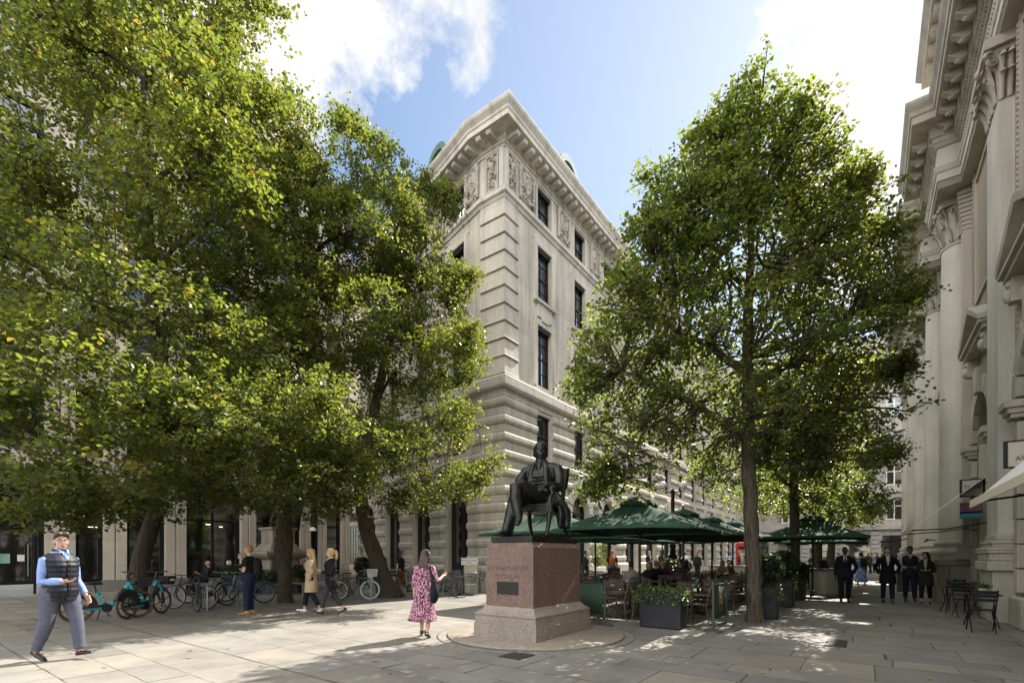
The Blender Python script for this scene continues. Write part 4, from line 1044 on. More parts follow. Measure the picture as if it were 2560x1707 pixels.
tree('tall lime tree at far left behind the bikes, its crown rising out of the picture', [tpt(340, 1522, 14, .25), tpt(352, 1400, 14, .24), tpt(385, 1290, 14, .21), tpt(412, 1150, 13.9, .19), tpt(385, 850, 13.6, .17), tpt(372, 600, 13.5, .14), tpt(360, 200, 13.5, .08)],
     [lobe(*q) for q in [(340, 260, 13.5, 2.6, 3.0, 2.2), (90, 330, 13, 2.4, 3, 2.2), (560, 330, 13.2, 1.6, 2.4, 1.8), (520, 90, 14, 1.9, 2.2, 1.8), (330, 20, 14, 2.2, 3, 1.9), (120, 60, 14, 2.2, 3, 1.8), (520, 560, 13, 2.0, 2.6, 1.7), (280, 620, 13, 2.8, 3.2, 1.8), (30, 640, 12.5, 2.2, 3, 1.8),
      (420, 850, 12, 2.5, 2.6, 1.3), (130, 900, 10.5, 2.2, 2.2, 1.1), (300, 1010, 10, 2.0, 2.0, .9), (40, 1080, 9.4, 1.8, 2, .8), (470, 1080, 11, 2.0, 2.0, .9), (190, 1150, 9.4, 1.7, 1.6, .6), (200, -140, 14, 3.2, 3.4, 1.8), (420, -110, 14, 2.1, 2.4, 1.8), (340, 1215, 12, 1.9, 1.8, .55), (120, 1230, 11, 1.6, 1.6, .5)]], 11, M['leaf_l'], M['bark'], .102, 14, LG, flare=.45, gap=.13, freq=.62)
tree('lime tree with a burl on its straight trunk left of the two blonde women', [tpt(713, 1508, 16, .22), tpt(712, 1420, 16, .21), tpt(708, 1375, 16, .30), tpt(712, 1325, 16, .24), tpt(715, 1200, 16, .19), tpt(735, 900, 16, .15), tpt(770, 600, 16, .11), tpt(790, 420, 16, .06)],
     [lobe(*q) for q in [(785, 400, 16, 1.5, 1.8, 1.2), (910, 450, 16, 1.2, 1.6, 1.2), (770, 520, 16, 1.8, 2.0, 1.4), (850, 400, 16, 1.3, 1.5, 1.0), (940, 560, 16.5, 1.3, 1.6, 1.3), (700, 520, 16, 1.9, 2.2, 1.6), (860, 620, 16, 2.0, 2.2, 1.5), (690, 720, 15.6, 2.3, 2.4, 1.5), (860, 810, 15.5, 2.2, 2.2, 1.3), (690, 900, 15, 2.6, 2.4, 1.2), (560, 1000, 12.5, 2.0, 1.9, .9), (720, 1050, 12.6, 1.9, 1.9, .9), (850, 1080, 13.4, 1.8, 1.8, .9), (640, 1190, 12.5, 1.8, 1.7, .6), (800, 1200, 13.4, 1.7, 1.6, .6), (740, 1255, 15, 1.8, 1.5, .5)]], 12, M['leaf_l'], M['bark'], .086, 17, LG, flare=.45, gap=.12, freq=.62)
tree('lime tree with a thick trunk leaning left beside the bicycle with a white basket', [tpt(975, 1492, 18, .42), tpt(948, 1420, 18, .31), tpt(915, 1320, 18, .27), tpt(900, 1230, 18, .23), tpt(930, 1050, 17.9, .19), tpt(985, 800, 17.8, .13), tpt(1020, 600, 18, .07)],
     [lobe(*q) for q in [(1035, 640, 18, 1.3, 1.8, 1.3), (975, 440, 18.3, .9, 1.2, .8), (1090, 500, 18, .6, .7, .65), (1075, 780, 17.5, 1.4, 1.8, 1.2), (960, 740, 18, 1.5, 1.8, 1.4), (1000, 920, 17, 1.8, 2.0, 1.1), (1110, 900, 16.6, 1.1, 1.3, .8), (1080, 1060, 16.3, 1.5, 1.8, .9), (930, 1130, 16, 1.6, 1.7, .8), (1130, 1190, 15.6, 1.1, 1.1, .55), (1150, 700, 17.6, .5, .6, .4), (1030, 1235, 15.8, 1.2, 1.2, .45), (1215, 1150, 15.2, .55, .6, .22), (1165, 850, 16.8, .5, .6, .35)]], 13, M['leaf_l'], M['bark'], .086, 17, LG, flare=.45, gap=.10, freq=.7)
tree('slim dark lime trunk standing just behind the burled lime tree', [tpt(738, 1468, 22.5, .2), tpt(738, 1330, 22.5, .17), tpt(755, 1230, 22.5, .15), tpt(770, 1000, 22.5, .12), tpt(770, 750, 22.5, .08)],
     [lobe(*q) for q in [(700, 880, 22.5, 2.6, 2.6, 2.6), (830, 1000, 22.5, 2.2, 2.2, 1.8), (700, 1150, 22, 2.3, 2.2, 1.2), (860, 1180, 21.5, 1.6, 1.6, .9)]], 14, M['leaf_l'], M['bark'], .12, 8, LG, twigs=80, flare=.4)
RG = 'trees beside the cafe terrace'
tree('full lime tree with a straight bare trunk between the green banner and the tall planters', [tpt(1887, 1556, 11.3, .172), tpt(1884, 1450, 11.3, .165), tpt(1878, 1300, 11.3, .155), tpt(1872, 1150, 11.3, .15), tpt(1870, 1000, 11.4, .135), tpt(1868, 800, 11.4, .11), tpt(1880, 550, 11.4, .065), tpt(1895, 300, 11.4, .025)],
     [lobe(*q) for q in [(1895, 330, 11.4, .95, 1.0, 1.0), (1820, 460, 11.4, 1.35, 1.5, 1.0), (1985, 460, 11.4, 1.3, 1.5, .95), (1750, 630, 11.3, 1.5, 1.7, 1.1), (2060, 630, 11.5, 1.35, 1.6, 1.1), (1900, 680, 11.4, 1.7, 2.0, 1.3), (1640, 800, 11.2, 1.6, 1.6, 1.0), (2085, 850, 11.5, 1.45, 1.7, 1.1), (1870, 890, 11.2, 1.9, 2.2, 1.1), (1560, 930, 11.3, 1.1, 1.3, .75), (1610, 1070, 11.2, 1.35, 1.4, .8), (2085, 1030, 11.3, 1.4, 1.5, .8), (1850, 1060, 11, 1.7, 1.9, .7), (1560, 1200, 11.6, .85, 1.0, .42), (2020, 1150, 11, 1.1, 1.2, .5), (2235, 750, 11.8, .42, .5, .3), (2215, 930, 11.8, .4, .5, .25), (2170, 610, 11.7, .5, .6, .4), (1690, 520, 11.4, .95, 1.2, .8), (1640, 660, 11.3, .95, 1.2, .7), (2095, 520, 11.6, .85, 1.1, .75), (1960, 370, 11.4, .9, 1.0, .7), (1810, 380, 11.4, .85, 1.0, .7)]],
     21, M['leaf_r'], M['bark_pale'], .084, 16.5, RG, gap=-.35, twigs=1700, minis=5, freq=1.3, limb=1.25, flare=.35, per=11, airy=True, reach=.9)
tree('slimmer tree behind the full lime, rising through the planter hedge', [tpt(1988, 1500, 16.7, .16), tpt(1987, 1350, 16.7, .15), tpt(1985, 1200, 16.7, .13), tpt(1990, 1000, 16.7, .09), tpt(1995, 850, 16.7, .05)],
     [lobe(*q) for q in [(1985, 960, 16.8, 2.3, 2.3, 1.8), (2120, 1110, 17, 1.5, 1.6, 1.2), (1880, 1160, 17, 2.0, 1.9, 1.1), (2050, 1240, 17, 1.7, 1.7, .7), (2150, 960, 17, 1.0, 1.2, 1.0), (2190, 1150, 17, .8, .9, .5)]], 22, M['leaf_r'], M['bark'], .09, 13, RG, twigs=120, shrink=.2, flare=.4)
tree('far tree trunk standing behind the dark green parasol', [tpt(2040, 1465, 24.5, .22), tpt(2042, 1370, 24.5, .2), tpt(2045, 1200, 24.5, .15), tpt(2045, 1050, 24.5, .08)],
     [lobe(*q) for q in [(2040, 1180, 24.5, 2.2, 2.2, 1.6), (1880, 1220, 24.5, 2.2, 2.2, 1.1), (2120, 1270, 25, 1.6, 1.6, .8)]], 23, M['leaf_r'], M['bark'], .10, 9, RG, twigs=60)
tree('farthest tree trunk beside the white counter', [tpt(2076, 1452, 29, .22), tpt(2078, 1370, 29, .2), tpt(2080, 1200, 29, .13), tpt(2080, 1100, 29, .07)],
     [lobe(*q) for q in [(2085, 1170, 29, 2.4, 2.2, 1.7), (1960, 1230, 29, 2.0, 2.0, 1.2), (2130, 1280, 29, 1.5, 1.5, .8)]], 24, M['leaf_r'], M['bark'], .11, 8, RG, twigs=60)
# ---------------------------------------------------------------- people
SKIN = {'fair': plain('skin_fair', (.50, .30, .22), .55, var=.08), 'tan': plain('skin_tan', (.36, .20, .13), .55, var=.08), 'brown': plain('skin_brown', (.20, .105, .065), .5, var=.1), 'dark': plain('skin_dark', (.055, .032, .022), .45, var=.1)}
EYEW = plain('eye_white', (.6, .58, .55), .4); EYED = plain('eye_dark', (.02, .015, .012), .3); LIP = plain('lip', (.28, .10, .085), .5)
HAIR = {'brown': plain('hair_brown', (.045, .026, .016), .55, var=.5, scale=60), 'black': plain('hair_black', (.010, .009, .008), .45, var=.4, scale=60), 'blonde': plain('hair_blonde', (.40, .27, .12), .5, var=.45, scale=60), 'grey': plain('hair_grey', (.30, .29, .27), .6, var=.3, scale=60), 'ginger': plain('hair_fair_short', (.25, .15, .075), .6, var=.3, scale=60), 'white': plain('hair_pale', (.55, .50, .42), .6, var=.2, scale=60)}
CLOTH = {}
def cloth(c, rough=.85, sh=.2):
    k = (c, rough)
    if k not in CLOTH: CLOTH[k] = plain('cloth_%d' % len(CLOTH), c, rough, var=.18, scale=18, spec=sh, bmp=.2)
    return CLOTH[k]
M['pink_dress'] = spots('pink_spotted_dress', (.50, .26, .36), (.028, .014, .026), 42, .36, extra=(.26, .06, .10))
M['brown_skirt'] = spots('brown_spotted_skirt', (.025, .016, .012), (.30, .11, .04), 26, .40)
M['blue_dress'] = spots('blue_print_dress', (.06, .14, .33), (.30, .42, .58), 20, .40)
def V3(*a): return Vector(a)
def person(label, at, yaw, H=1.75, top='jacket', topc=(.02, .02, .025), legc=(.02, .02, .025), legs='trousers', shoe=(.012, .011, .01), skin='fair', hair='short', hairc='brown', stride=0., lead=1, arms=('hang', 'hang'), seat=None, fat=1.0, female=False, shirt=None, tie=None, look=(0, 0), vox=.016, bag=None, glasses=False, phone=None, extra_hem=None, skirtm=None, group=None, sock=None, lean=0., cap=None, face=True, topmat=None, z=0., legspread=1.0, hem=None):
    """local frame: faces -Y, left hand towards +X; seat = height of the seat if sitting"""
    k = H/1.75
    body = MB(); ex = MB(); coat = MB(); trs = MB(); hr = MB()
    # ---- joints
    J = {}
    hipz = .93
    def leg(side, a, bnd):
        hip = V3(side*.095*legspread, 0, hipz); kn = hip+V3(side*.01, -math.sin(a)*.44, -math.cos(a)*.44); an = kn+V3(side*.005, -math.sin(bnd)*.42, -math.cos(bnd)*.42)
        return [hip, kn, an]
    if seat is None:
        s = stride
        f = leg(lead, R(24)*s, R(12)*s); r = leg(-lead, -R(10)*s, -R(38)*s)
        if s == 0: f = leg(lead, R(2), R(-1)); r = leg(-lead, R(-1), R(-2))
        pitchs = {lead: R(-14)*s, -lead: R(34)*s}
    else:
        hipz = seat/k+.10
        f = [V3(lead*.10, .0, hipz), V3(lead*.13, -.44, hipz+.02), V3(lead*.12, -.40, .10)]; r = [V3(-lead*.10, 0, hipz), V3(-lead*.13, -.43, hipz+.01), V3(-lead*.14, -.52, .09)]
        pitchs = {1: 0, -1: 0}
    LEGS = {lead: f, -lead: r}
    def foot_low(side):
        an = LEGS[side][2]; p = pitchs[side]
        toe = an+V3(0, -.19*math.cos(p)-.02, -.075-.19*math.sin(p) if p > 0 else -.075-.19*math.sin(p)); heel = an+V3(0, .06, -.085+.06*math.sin(p))
        return min(toe.z, heel.z)
    low = min(foot_low(1), foot_low(-1)); dz = -low+.004
    if seat is None:
        for q in LEGS.values():
            for i in range(3): q[i] = q[i]+V3(0, 0, dz)
        hipz += dz
    sh = .0
    top_off = V3(0, 0, hipz-.93)
    rot = Matrix.Rotation(R(lean), 3, 'X')          # lean forward
    hipc = V3(0, 0, hipz)
    def T(p): return hipc + rot @ (V3(*p)-V3(0, 0, .93))
    shw = (.175 if female else .195)*(1+.15*(fat-1))
    def ring(z, rx, ry, yo=0., n=20, sq=.0):
        out = []
        for j in range(n):
            q = 2*math.pi*j/n; c, s_ = math.cos(q), math.sin(q)
            out.append(T((rx*math.copysign(abs(c)**.85, c), yo+ry*math.copysign(abs(s_)**.9, s_), z)))
        return out
    W = [(.86, .155, .115, .0), (.93, .168*(1.04 if female else 1), .125, .005), (1.02, .15 if not female else .14, .108, 0), (1.10, .145 if not female else .128, .105, 0), (1.20, .16 if not female else .145, .118, -.005), (1.30, .178 if not female else .158, .125 if not female else .13, -.01), (1.38, .185 if not female else .16, .11, .0), (1.435, .15, .085, .01), (1.475, .075, .065, .015)]
    def fatx(z, rx, ry, yo):
        e = (fat-1)*math.exp(-((z-1.02)/.22)**2); return rx*(1+e*.75), ry*(1+e*1.25), yo-.06*e
    def trunk(mb, inf, z0=.84, z1=1.475, wob=0.0, per=.075):
        zs = [w[0] for w in W]; rg = []; m = int((z1-z0)/.012) if wob else int((z1-z0)/.04)
        for i in range(m+1):
            zz = z0+(z1-z0)*i/m; zc = min(max(zz, zs[0]), zs[-1])
            for a, b_ in zip(W, W[1:]):
                if a[0] <= zc <= b_[0]:
                    t = (zc-a[0])/(b_[0]-a[0]); rx, ry, yo = [a[x]*(1-t)+b_[x]*t for x in (1, 2, 3)]; break
            rx, ry, yo = fatx(zz, rx, ry, yo); w = wob*abs(math.sin(math.pi*zz/per))**.6 if wob else 0
            rg.append(ring(zz, rx+inf+w, ry+inf+w, yo))
        mb.loft(rg, 0)
    trunk(body, -.012)
    for sd, q in LEGS.items():
        body.tube([q[0]+V3(0, 0, .03), q[0], q[0].lerp(q[1], .5), q[1], q[1].lerp(q[2], .3), q[2], q[2]+V3(0, 0, -.05)], [.085, .088, .075, .056, .055, .036, .036], 12, rnd=True)
    def front(z, inf):
        zc = min(max(z, W[0][0]), W[-1][0])
        for a, b_ in zip(W, W[1:]):
            if a[0] <= zc <= b_[0]:
                t = (zc-a[0])/(b_[0]-a[0]); rx, ry, yo = [a[x]*(1-t)+b_[x]*t for x in (1, 2, 3)]; break
        rx, ry, yo = fatx(z, rx, ry, yo); return yo-ry-inf
    # ---- head
    nk = T((0, .012, 1.47)); hd = nk+V3(0, -.035-.03*math.sin(R(lean)), .165)
    hrz = Matrix.Rotation(R(look[0]), 3, 'Z') @ Matrix.Rotation(R(look[1]), 3, 'X')
    def Hd(p): return hd + hrz @ V3(*p)
    body.tube([T((0, .015, 1.42)), nk+V3(0, 0, .02), Hd((0, .015, -.06))], [.062, .056, .054], 12)
    body.ell(Hd((0, .012, .025)), (.074, .092, .092), 16, k=12, rot=hrz); body.ell(Hd((0, -.018, -.045)), (.058, .07, .07), 14, k=10, rot=hrz); body.ell(Hd((0, -.05, -.092)), (.032, .026, .024), 10, k=8, rot=hrz)
    body.ell(Hd((0, -.088, -.012)), (.015, .022, .024), 8, k=6, rot=hrz); body.tube([Hd((0, -.080, .025)), Hd((0, -.098, -.016))], [.010, .014], 8)
    for sx in (-1, 1):
        body.ell(Hd((sx*.076, .012, -.012)), (.011, .020, .031), 8, k=6, rot=hrz)
        body.ell(Hd((sx*.03, -.072, .035)), (.024, .014, .010), 8, k=6, rot=hrz)
        body.ell(Hd((sx*.036, -.055, -.022)), (.026, .026, .022), 8, k=6, rot=hrz)
        if face:
            ex.ell(Hd((sx*.030, -.0795, .016)), (.0145, .007, .0075), 8, 1, 6, hrz); ex.ell(Hd((sx*.030, -.0855, .016)), (.0065, .003, .0065), 6, 2, 4, hrz)
            ex.tube([Hd((sx*.012, -.090, .036)), Hd((sx*.032, -.088, .042)), Hd((sx*.050, -.076, .036))], .0045, 5, 4)
    if face: ex.ell(Hd((0, -.0865, -.056)), (.024, .008, .0075), 8, 3, 6, hrz)
    if glasses:
        for sx in (-1, 1):
            ex.tube([Hd((sx*.032+.024*math.cos(a), -.098, .014+.017*math.sin(a))) for a in [2*math.pi*j/12 for j in range(13)]], .0024, 5, 2); ex.bar(Hd((sx*.056, -.096, .02)), Hd((sx*.078, .01, .02)), .003, 5, 2)
        ex.bar(Hd((-.010, -.1, .02)), Hd((.010, -.1, .02)), .003, 5, 2)
    # ---- arms
    PRE = {'hang': ((.16, .04, -1), (.05, -.16, -1)), 'fwd': ((.12, -.42, -.9), (-.02, -.60, -.8)), 'back': ((.16, .42, -.9), (.05, .22, -1)), 'pocket': ((.42, .16, -.9), (-.38, -.30, -.85)), 'phone': ((.06, -.02, -1), (-.40, -.95, .02)), 'hold': ((.20, .05, -1), (-.62, -.85, -.02)), 'ear': ((.10, -.55, -.62), (-.12, -.35, 1)), 'cross': ((.26, -.12, -1), (-.95, -.48, .10)), 'chest': ((.15, -.25, -1), (-.80, -.72, .22)), 'table': ((.18, -.50, -.85), (-.25, -.95, -.05)), 'shoulder': ((.35, .2, -1), (.15, -.55, .25)), 'text': ((.22, -.10, -1), (-.30, -.95, .25)), 'lap': ((.2, -.25, -1), (-.3, -.9, -.35)), 'knee': ((.34, -.35, -.85), (-.2, -.75, -.55)), 'swingout': ((.10, .10, -1), (.10, -.55, -.85))}
    ARM = {}
    for sd, nm in ((-1, arms[0]), (1, arms[1])):
        u, fv = PRE[nm]; sh_ = T((sd*shw*.96, .012, 1.366)); u = rot @ V3(sd*u[0], u[1], u[2]).normalized(); fv = rot @ V3(sd*fv[0], fv[1], fv[2]).normalized()
        if fat > 1.1: u = (u+V3(sd*.06, 0, 0)).normalized()
        el = sh_+u*.295; wr = el+fv*.255; ARM[sd] = (sh_, el, wr, fv)
        body.tube([T((sd*.08, .012, 1.40)), sh_, sh_.lerp(el, .5), el, el.lerp(wr, .35), wr, wr+fv*.03], [.048, .052, .046, .039, .040, .027, .025], 10, rnd=True)
        # hand: palm, four fingers of different length, thumb from the side of the palm
        side = V3(sd, 0, 0) if abs(fv.z) < .75 else V3(0, -1, 0)
        x = (side - fv*side.dot(fv)).normalized(); n_ = fv.cross(x)*(1 if sd > 0 else -1)
        if nm in ('hang', 'back', 'fwd', 'swingout'): thumb = x; pal = V3(-sd, 0, 0)
        elif nm in ('phone', 'text', 'hold'): pal = V3(0, 0, 1); thumb = V3(sd, 0, 0)*.6+V3(0, 0, 0); x = (pal.cross(fv)).normalized(); thumb = x*(1 if x.dot(V3(sd, 0, 0)) > 0 else -1)
        else: pal = n_; thumb = x
        pal = (pal-fv*pal.dot(fv)).normalized(); th = thumb.normalized(); xw = fv.cross(pal).normalized()
        if xw.dot(th) < 0: xw = -xw
        if nm == 'pocket': continue
        c0 = wr+fv*.015; 
        ex.loft([[c0+xw*a*w_+pal*b_*t_+fv*f_ for a, b_ in ((1, .6), (.6, 1), (-.6, 1), (-1, .6), (-1, -.6), (-.6, -1), (.6, -1), (1, -.6))] for f_, w_, t_ in ((-.01, .024, .018), (.03, .036, .016), (.07, .041, .014), (.092, .040, .012))], 0, True)
        for j, (off_, ln_) in enumerate(((.030, .070), (.011, .078), (-.010, .072), (-.030, .056))):
            p0 = c0+xw*off_+fv*.088; cu = .35+.08*j if nm not in ('hang', 'back', 'fwd') else .45
            p1 = p0+(fv+pal*cu*.6).normalized()*ln_*.45; p2 = p1+(fv*.6+pal*cu*1.6).normalized()*ln_*.33; p3 = p2+(fv*.2+pal*cu*1.9).normalized()*ln_*.24
            ex.tube([p0-fv*.012, p0, p1, p2, p3], [.0095, .0095, .0088, .008, .006], 6)
        p0 = c0+xw*.032+fv*.022; p1 = p0+(xw*.75+fv*.65+pal*.3).normalized()*.038; p2 = p1+(fv*.9+xw*.1+pal*.5).normalized()*.03; ex.tube([p0, p1, p2], [.0125, .011, .0085], 6)
        if phone == sd or nm == 'ear':
            pc = wr+fv*.10+pal*.028; Mp = Matrix.Identity(3); 
            y_ = fv; x_ = xw; z_ = pal; pv = []
            for dz_ in (-.004, .004):
                for dx_, dy_ in ((-.036, -.072), (.036, -.072), (.036, .072), (-.036, .072)): pv.append(pc+x_*dx_+y_*dy_+z_*dz_)
            ex.add(pv, [(0, 3, 2, 1), (4, 5, 6, 7), (0, 1, 5, 4), (1, 2, 6, 5), (2, 3, 7, 6), (3, 0, 4, 7)], 2)
    o = None
    def fin(mb, name, mat, vx=vox, extra=None, parent=None, smooth=3):
        if not mb.v: return None
        mb.v = [tuple(V3(*p)*k) for p in mb.v]
        if extra is not None: extra.v = [tuple(V3(*p)*k) for p in extra.v]
        ob = mb.build(name, mat, parent); fuse(ob, vx, smooth, extra); return ob
    hm = HAIR[hairc]
    bo = fin(body, 'person', [SKIN[skin], EYEW, EYED, LIP, hm], vox*.85, ex)
    bo.location = (at[0], at[1], z); bo.rotation_euler = (0, 0, R(yaw)); tag(bo, label, 'person', group)
    # ---- hair
    if hair != 'bald':
        long = hair in ('long', 'ponytail', 'bob')
        hr.ell(Hd((0, .030, .045)), (.084, .094, .088), 16, k=12, rot=hrz); hr.ell(Hd((0, .055, .0)), (.079, .066, .075), 14, k=10, rot=hrz)
        if hair == 'short' and not female: hr.ell(Hd((0, -.020, .100)), (.062, .052, .032), 12, k=8, rot=hrz); hr.ell(Hd((0, .02, .105)), (.074, .075, .036), 12, k=8, rot=hrz)
        if hair == 'curtain':
            for sx in (-1, 1): hr.ell(Hd((sx*.036, -.034, .106)), (.048, .054, .040), 12, k=8, rot=hrz); hr.ell(Hd((sx*.068, -.028, .078)), (.018, .036, .030), 10, k=8, rot=hrz)
        if long:
            hr.ell(Hd((0, -.02, .095)), (.074, .062, .035), 12, k=8, rot=hrz)
            for sx in (-1, 1): hr.tube([Hd((sx*.050, -.055, .085)), Hd((sx*.078, -.02, .03)), Hd((sx*.082, .02, -.07))] + ([Hd((sx*.085, .03, -.16))] if hair == 'long' else []), [.022, .026, .026, .024][:4 if hair == 'long' else 3], 8, rnd=True)
        if hair == 'long':
            hr.tube([Hd((0, .07, .02)), Hd((0, .09, -.10)), Hd((0, .105, -.22)), Hd((0.01, .11, -.33))], [(.082, .05), (.095, .05), (.092, .042), (.05, .025)], 14, up=(0, 1, 0), rnd=True)
            for j in range(7): hr.tube([Hd((-.07+.023*j, .10, -.05)), Hd((-.085+.028*j, .125, -.20)), Hd((-.08+.027*j, .125, -.34-.03*(j % 3)))], [.022, .024, .008], 6, rnd=True)
        if hair == 'ponytail': hr.tube([Hd((0, .10, .06)), Hd((0, .145, .05)), Hd((0, .165, -.03)), Hd((0, .155, -.13)), Hd((0, .14, -.21))], [.03, .036, .042, .036, .014], 10, rnd=True)
        if hair == 'fringe_bald': hr = MB(); [hr.ell(Hd((sx*.062, .03, -.0)), (.022, .05, .035), 8, k=6, rot=hrz) for sx in (-1, 1)]; hr.ell(Hd((0, .085, -.005)), (.06, .026, .04), 10, k=6, rot=hrz)
        fin(hr, 'hair', hm, vox*.75, parent=bo, smooth=2)
    if cap:
        cp = MB(); cp.ell(Hd((0, .012, .065)), (.088, .100, .066), 14, k=10, rot=hrz); cp.ell(Hd((0, -.10, .055)), (.062, .065, .012), 12, k=6, rot=hrz); fin(cp, 'cap', cloth(cap), vox*.7, parent=bo, smooth=1)
    # ---- trousers, skirt
    lc = cloth(legc)
    if legs in ('trousers', 'cropped'):
        trunk(trs, .016, .85, 1.06)
        for sd, q in LEGS.items():
            end = .97 if legs == 'trousers' else .80
            e = q[1].lerp(q[2], end)
            w = 1+.55*(fat-1)
            trs.tube([q[0]+V3(0, .01, .06), q[0]+V3(0, .008, -.02), q[0].lerp(q[1], .5), q[1], q[1].lerp(e, .4), q[1].lerp(e, .8), e], [.10*w, .112*w, .096*w, .076*w, .072*w, .063*w, .062*w], 14)
        fin(trs, 'trousers', lc, vox, parent=bo)
    elif legs == 'skirt':
        zs = [(1.06, .135, .115), (.95, .178, .14), (.80, .20, .165), (.60, .225, .19), (.40, .255, .23), (hem or .30, .275, .25)]
        rg = []
        for i, (zz, rx, ry) in enumerate(zs):
            rr_ = []
            for j in range(40):
                q = 2*math.pi*j/40; f_ = 1+.06*i/5*math.sin(q*7)+.05*i/5*math.sin(q*4+1)
                cx_, cy_ = (LEGS[1][1]+LEGS[-1][1])/2*.0 + V3(0, 0, 0), 0
                rr_.append(V3(rx*math.cos(q)*f_, ry*math.sin(q)*f_+.01*i*stride, zz+top_off.z))
            rg.append(rr_)
        sk = MB(); sk.loft(rg, 0); fin(sk, 'skirt', skirtm or lc, vox, parent=bo, smooth=1)
    # ---- shoes
    for sd, q in LEGS.items():
        an = q[2]; p = pitchs[sd]; s_ = MB(); rp = Matrix.Rotation(p, 3, 'X')
        def Ft(v): return an + rp @ V3(*v)
        s_.tube([Ft((0, .055, -.055)), Ft((0, .02, -.05)), Ft((0, -.06, -.052)), Ft((0, -.13, -.060)), Ft((0, -.19, -.066))], [(.032, .030), (.038, .036), (.040, .030), (.044, .024), (.030, .016)], 12, up=(0, 0, 1), rnd=True)
        s_.tube([Ft((0, .018, -.05)), Ft((0, .012, .0))], [.040, .042], 10)
        s_.tube([Ft((0, .06, -.074)), Ft((0, -.06, -.074)), Ft((0, -.20, -.077))], [(.034, .010), (.043, .010), (.036, .009)], 10, up=(0, 0, 1), rnd=True)
        if legs == 'skirt' and shoe != (.7, .7, .68): s_.tube([Ft((0, .012, -.02)), q[2].lerp(q[1], .5)], [.044, .052], 10)
        fin(s_, 'shoe', cloth(shoe, .35, .5), vox*.7, parent=bo, smooth=2)
        if sock:
            sm_ = MB(); sm_.tube([an+V3(0, .01, -.03), an.lerp(q[1], .25)], [.043, .047], 10); fin(sm_, 'sock', cloth(sock), vox*.8, parent=bo, smooth=1)
    # ---- upper clothes
    tm = topmat or cloth(topc)
    def sleeve(mb, inf, frac=1.0, sds=(-1, 1)):
        for sd in sds:
            sh_, el, wr, fv = ARM[sd]; P_ = [T((sd*.06, .012, 1.415)), sh_+V3(0, 0, .0), sh_.lerp(el, .5), el]; r_ = [.044+inf, .053+inf, .050+inf, .046+inf]
            if frac >= 1: P_ += [el.lerp(wr, .5), wr-fv*.012]; r_ += [.044+inf, .036+inf]
            elif frac > .5: P_ = P_+[el.lerp(wr, .3)]; r_ += [.046+inf]
            else: P_ = P_[:3]+[sh_.lerp(el, .62)]; r_ = r_[:3]+[.052+inf]
            mb.tube(P_, r_, 12)
    def skirtpart(mb, z0, flare, inf):
        rg = []
        for i in range(9):
            zz = z0+(1.02-z0)*i/8; t = 1-i/8; rx, ry, yo = fatx(1.02, .152, .112, 0); 
            rg.append([V3(p.x, p.y, p.z) for p in ring(zz, rx+inf+flare*t+.012*math.sin(t*3), ry+inf+flare*.8*t, yo)])
        mb.loft(rg, 0)
    if top in ('jacket', 'coat', 'trench'):
        trunk(coat, .024, .95, 1.482); skirtpart(coat, {'jacket': .78, 'coat': .58, 'trench': .56}[top] if hem is None or legs == 'skirt' else hem, .045, .028); sleeve(coat, .010)
        if top == 'trench':
            rg = [ring(zz, .155+e, .125+e) for zz, e in ((1.02, .02), (1.035, .032), (1.065, .032), (1.08, .02))]; coat.loft(rg, 0)
        fin(coat, 'coat' if top != 'jacket' else 'jacket', tm, vox, parent=bo)
        # collar, lapels and shirt front
        lp = MB(); vb = 1.13 if top == 'jacket' else 1.20
        for sx in (-1, 1):
            lp.tube([T((sx*.058, .058, 1.497)), T((sx*.072, -.02, 1.480))] + [T((sx*x_, front(z_, .034), z_)) for x_, z_ in ((.080, 1.42), (.078, 1.36), (.060, 1.28), (.035, 1.20), (.010, vb))], [.016, .020, .022, .028, .026, .020, .008], 8, flat=.45, rnd=True)
        fin(lp, 'lapel', tm, vox*.6, parent=bo, smooth=1)
        if shirt:
            zs_ = [1.465, 1.43, 1.38, 1.32, 1.26, 1.20, 1.15]; ws_ = [.034, .046, .048, .042, .032, .020, .008]
            sh2 = MB(); sh2.loft([[T((-w_, front(z_, .037)+.012, z_)), T((0, front(z_, .037)-.004, z_)), T((w_, front(z_, .037)+.012, z_)), T((w_, front(z_, .0), z_)), T((-w_, front(z_, .0), z_))] for z_, w_ in zip(zs_, ws_)], 0, True)
            for sx in (-1, 1): sh2.tube([T((sx*.052, .03, 1.51)), T((sx*.056, -.03, 1.505)), T((sx*.030, -.082, 1.475)), T((sx*.045, front(1.43, .045), 1.425))], [.012, .016, .014, .006], 6)
            sh2.v = [tuple(V3(*p)*k) for p in sh2.v]; sh2.build('shirt', cloth(shirt), bo)
        if tie:
            t_ = MB(); t_.loft([[T((-w_, front(z_, .048), z_)), T((w_, front(z_, .048), z_)), T((w_, front(z_, .030), z_)), T((-w_, front(z_, .030), z_))] for z_, w_ in ((1.468, .018), (1.44, .014), (1.30, .026), (1.15, .022))], 0, False); t_.v = [tuple(V3(*p)*k) for p in t_.v]; t_.build('tie', cloth(tie), bo)
    elif top in ('vest',):
        st = MB(); trunk(st, .008, .93, 1.49); sleeve(st, .010); 
        st.tube([T((0, .015, 1.46)), T((0, .008, 1.515))], [.068, .062], 12)
        fin(st, 'shirt', cloth(shirt or (.30, .42, .75)), vox, parent=bo)
        trunk(coat, .026, .80, 1.47, .009, .07); 
        coat.tube([T((0, .022, 1.44)), T((0, .022, 1.53))], [.082, .076], 14)
        for sd in (-1, 1): coat.tube([T((sd*.09, .012, 1.40)), T((sd*(shw-.03), .012, 1.365))], [.054, .064], 12)
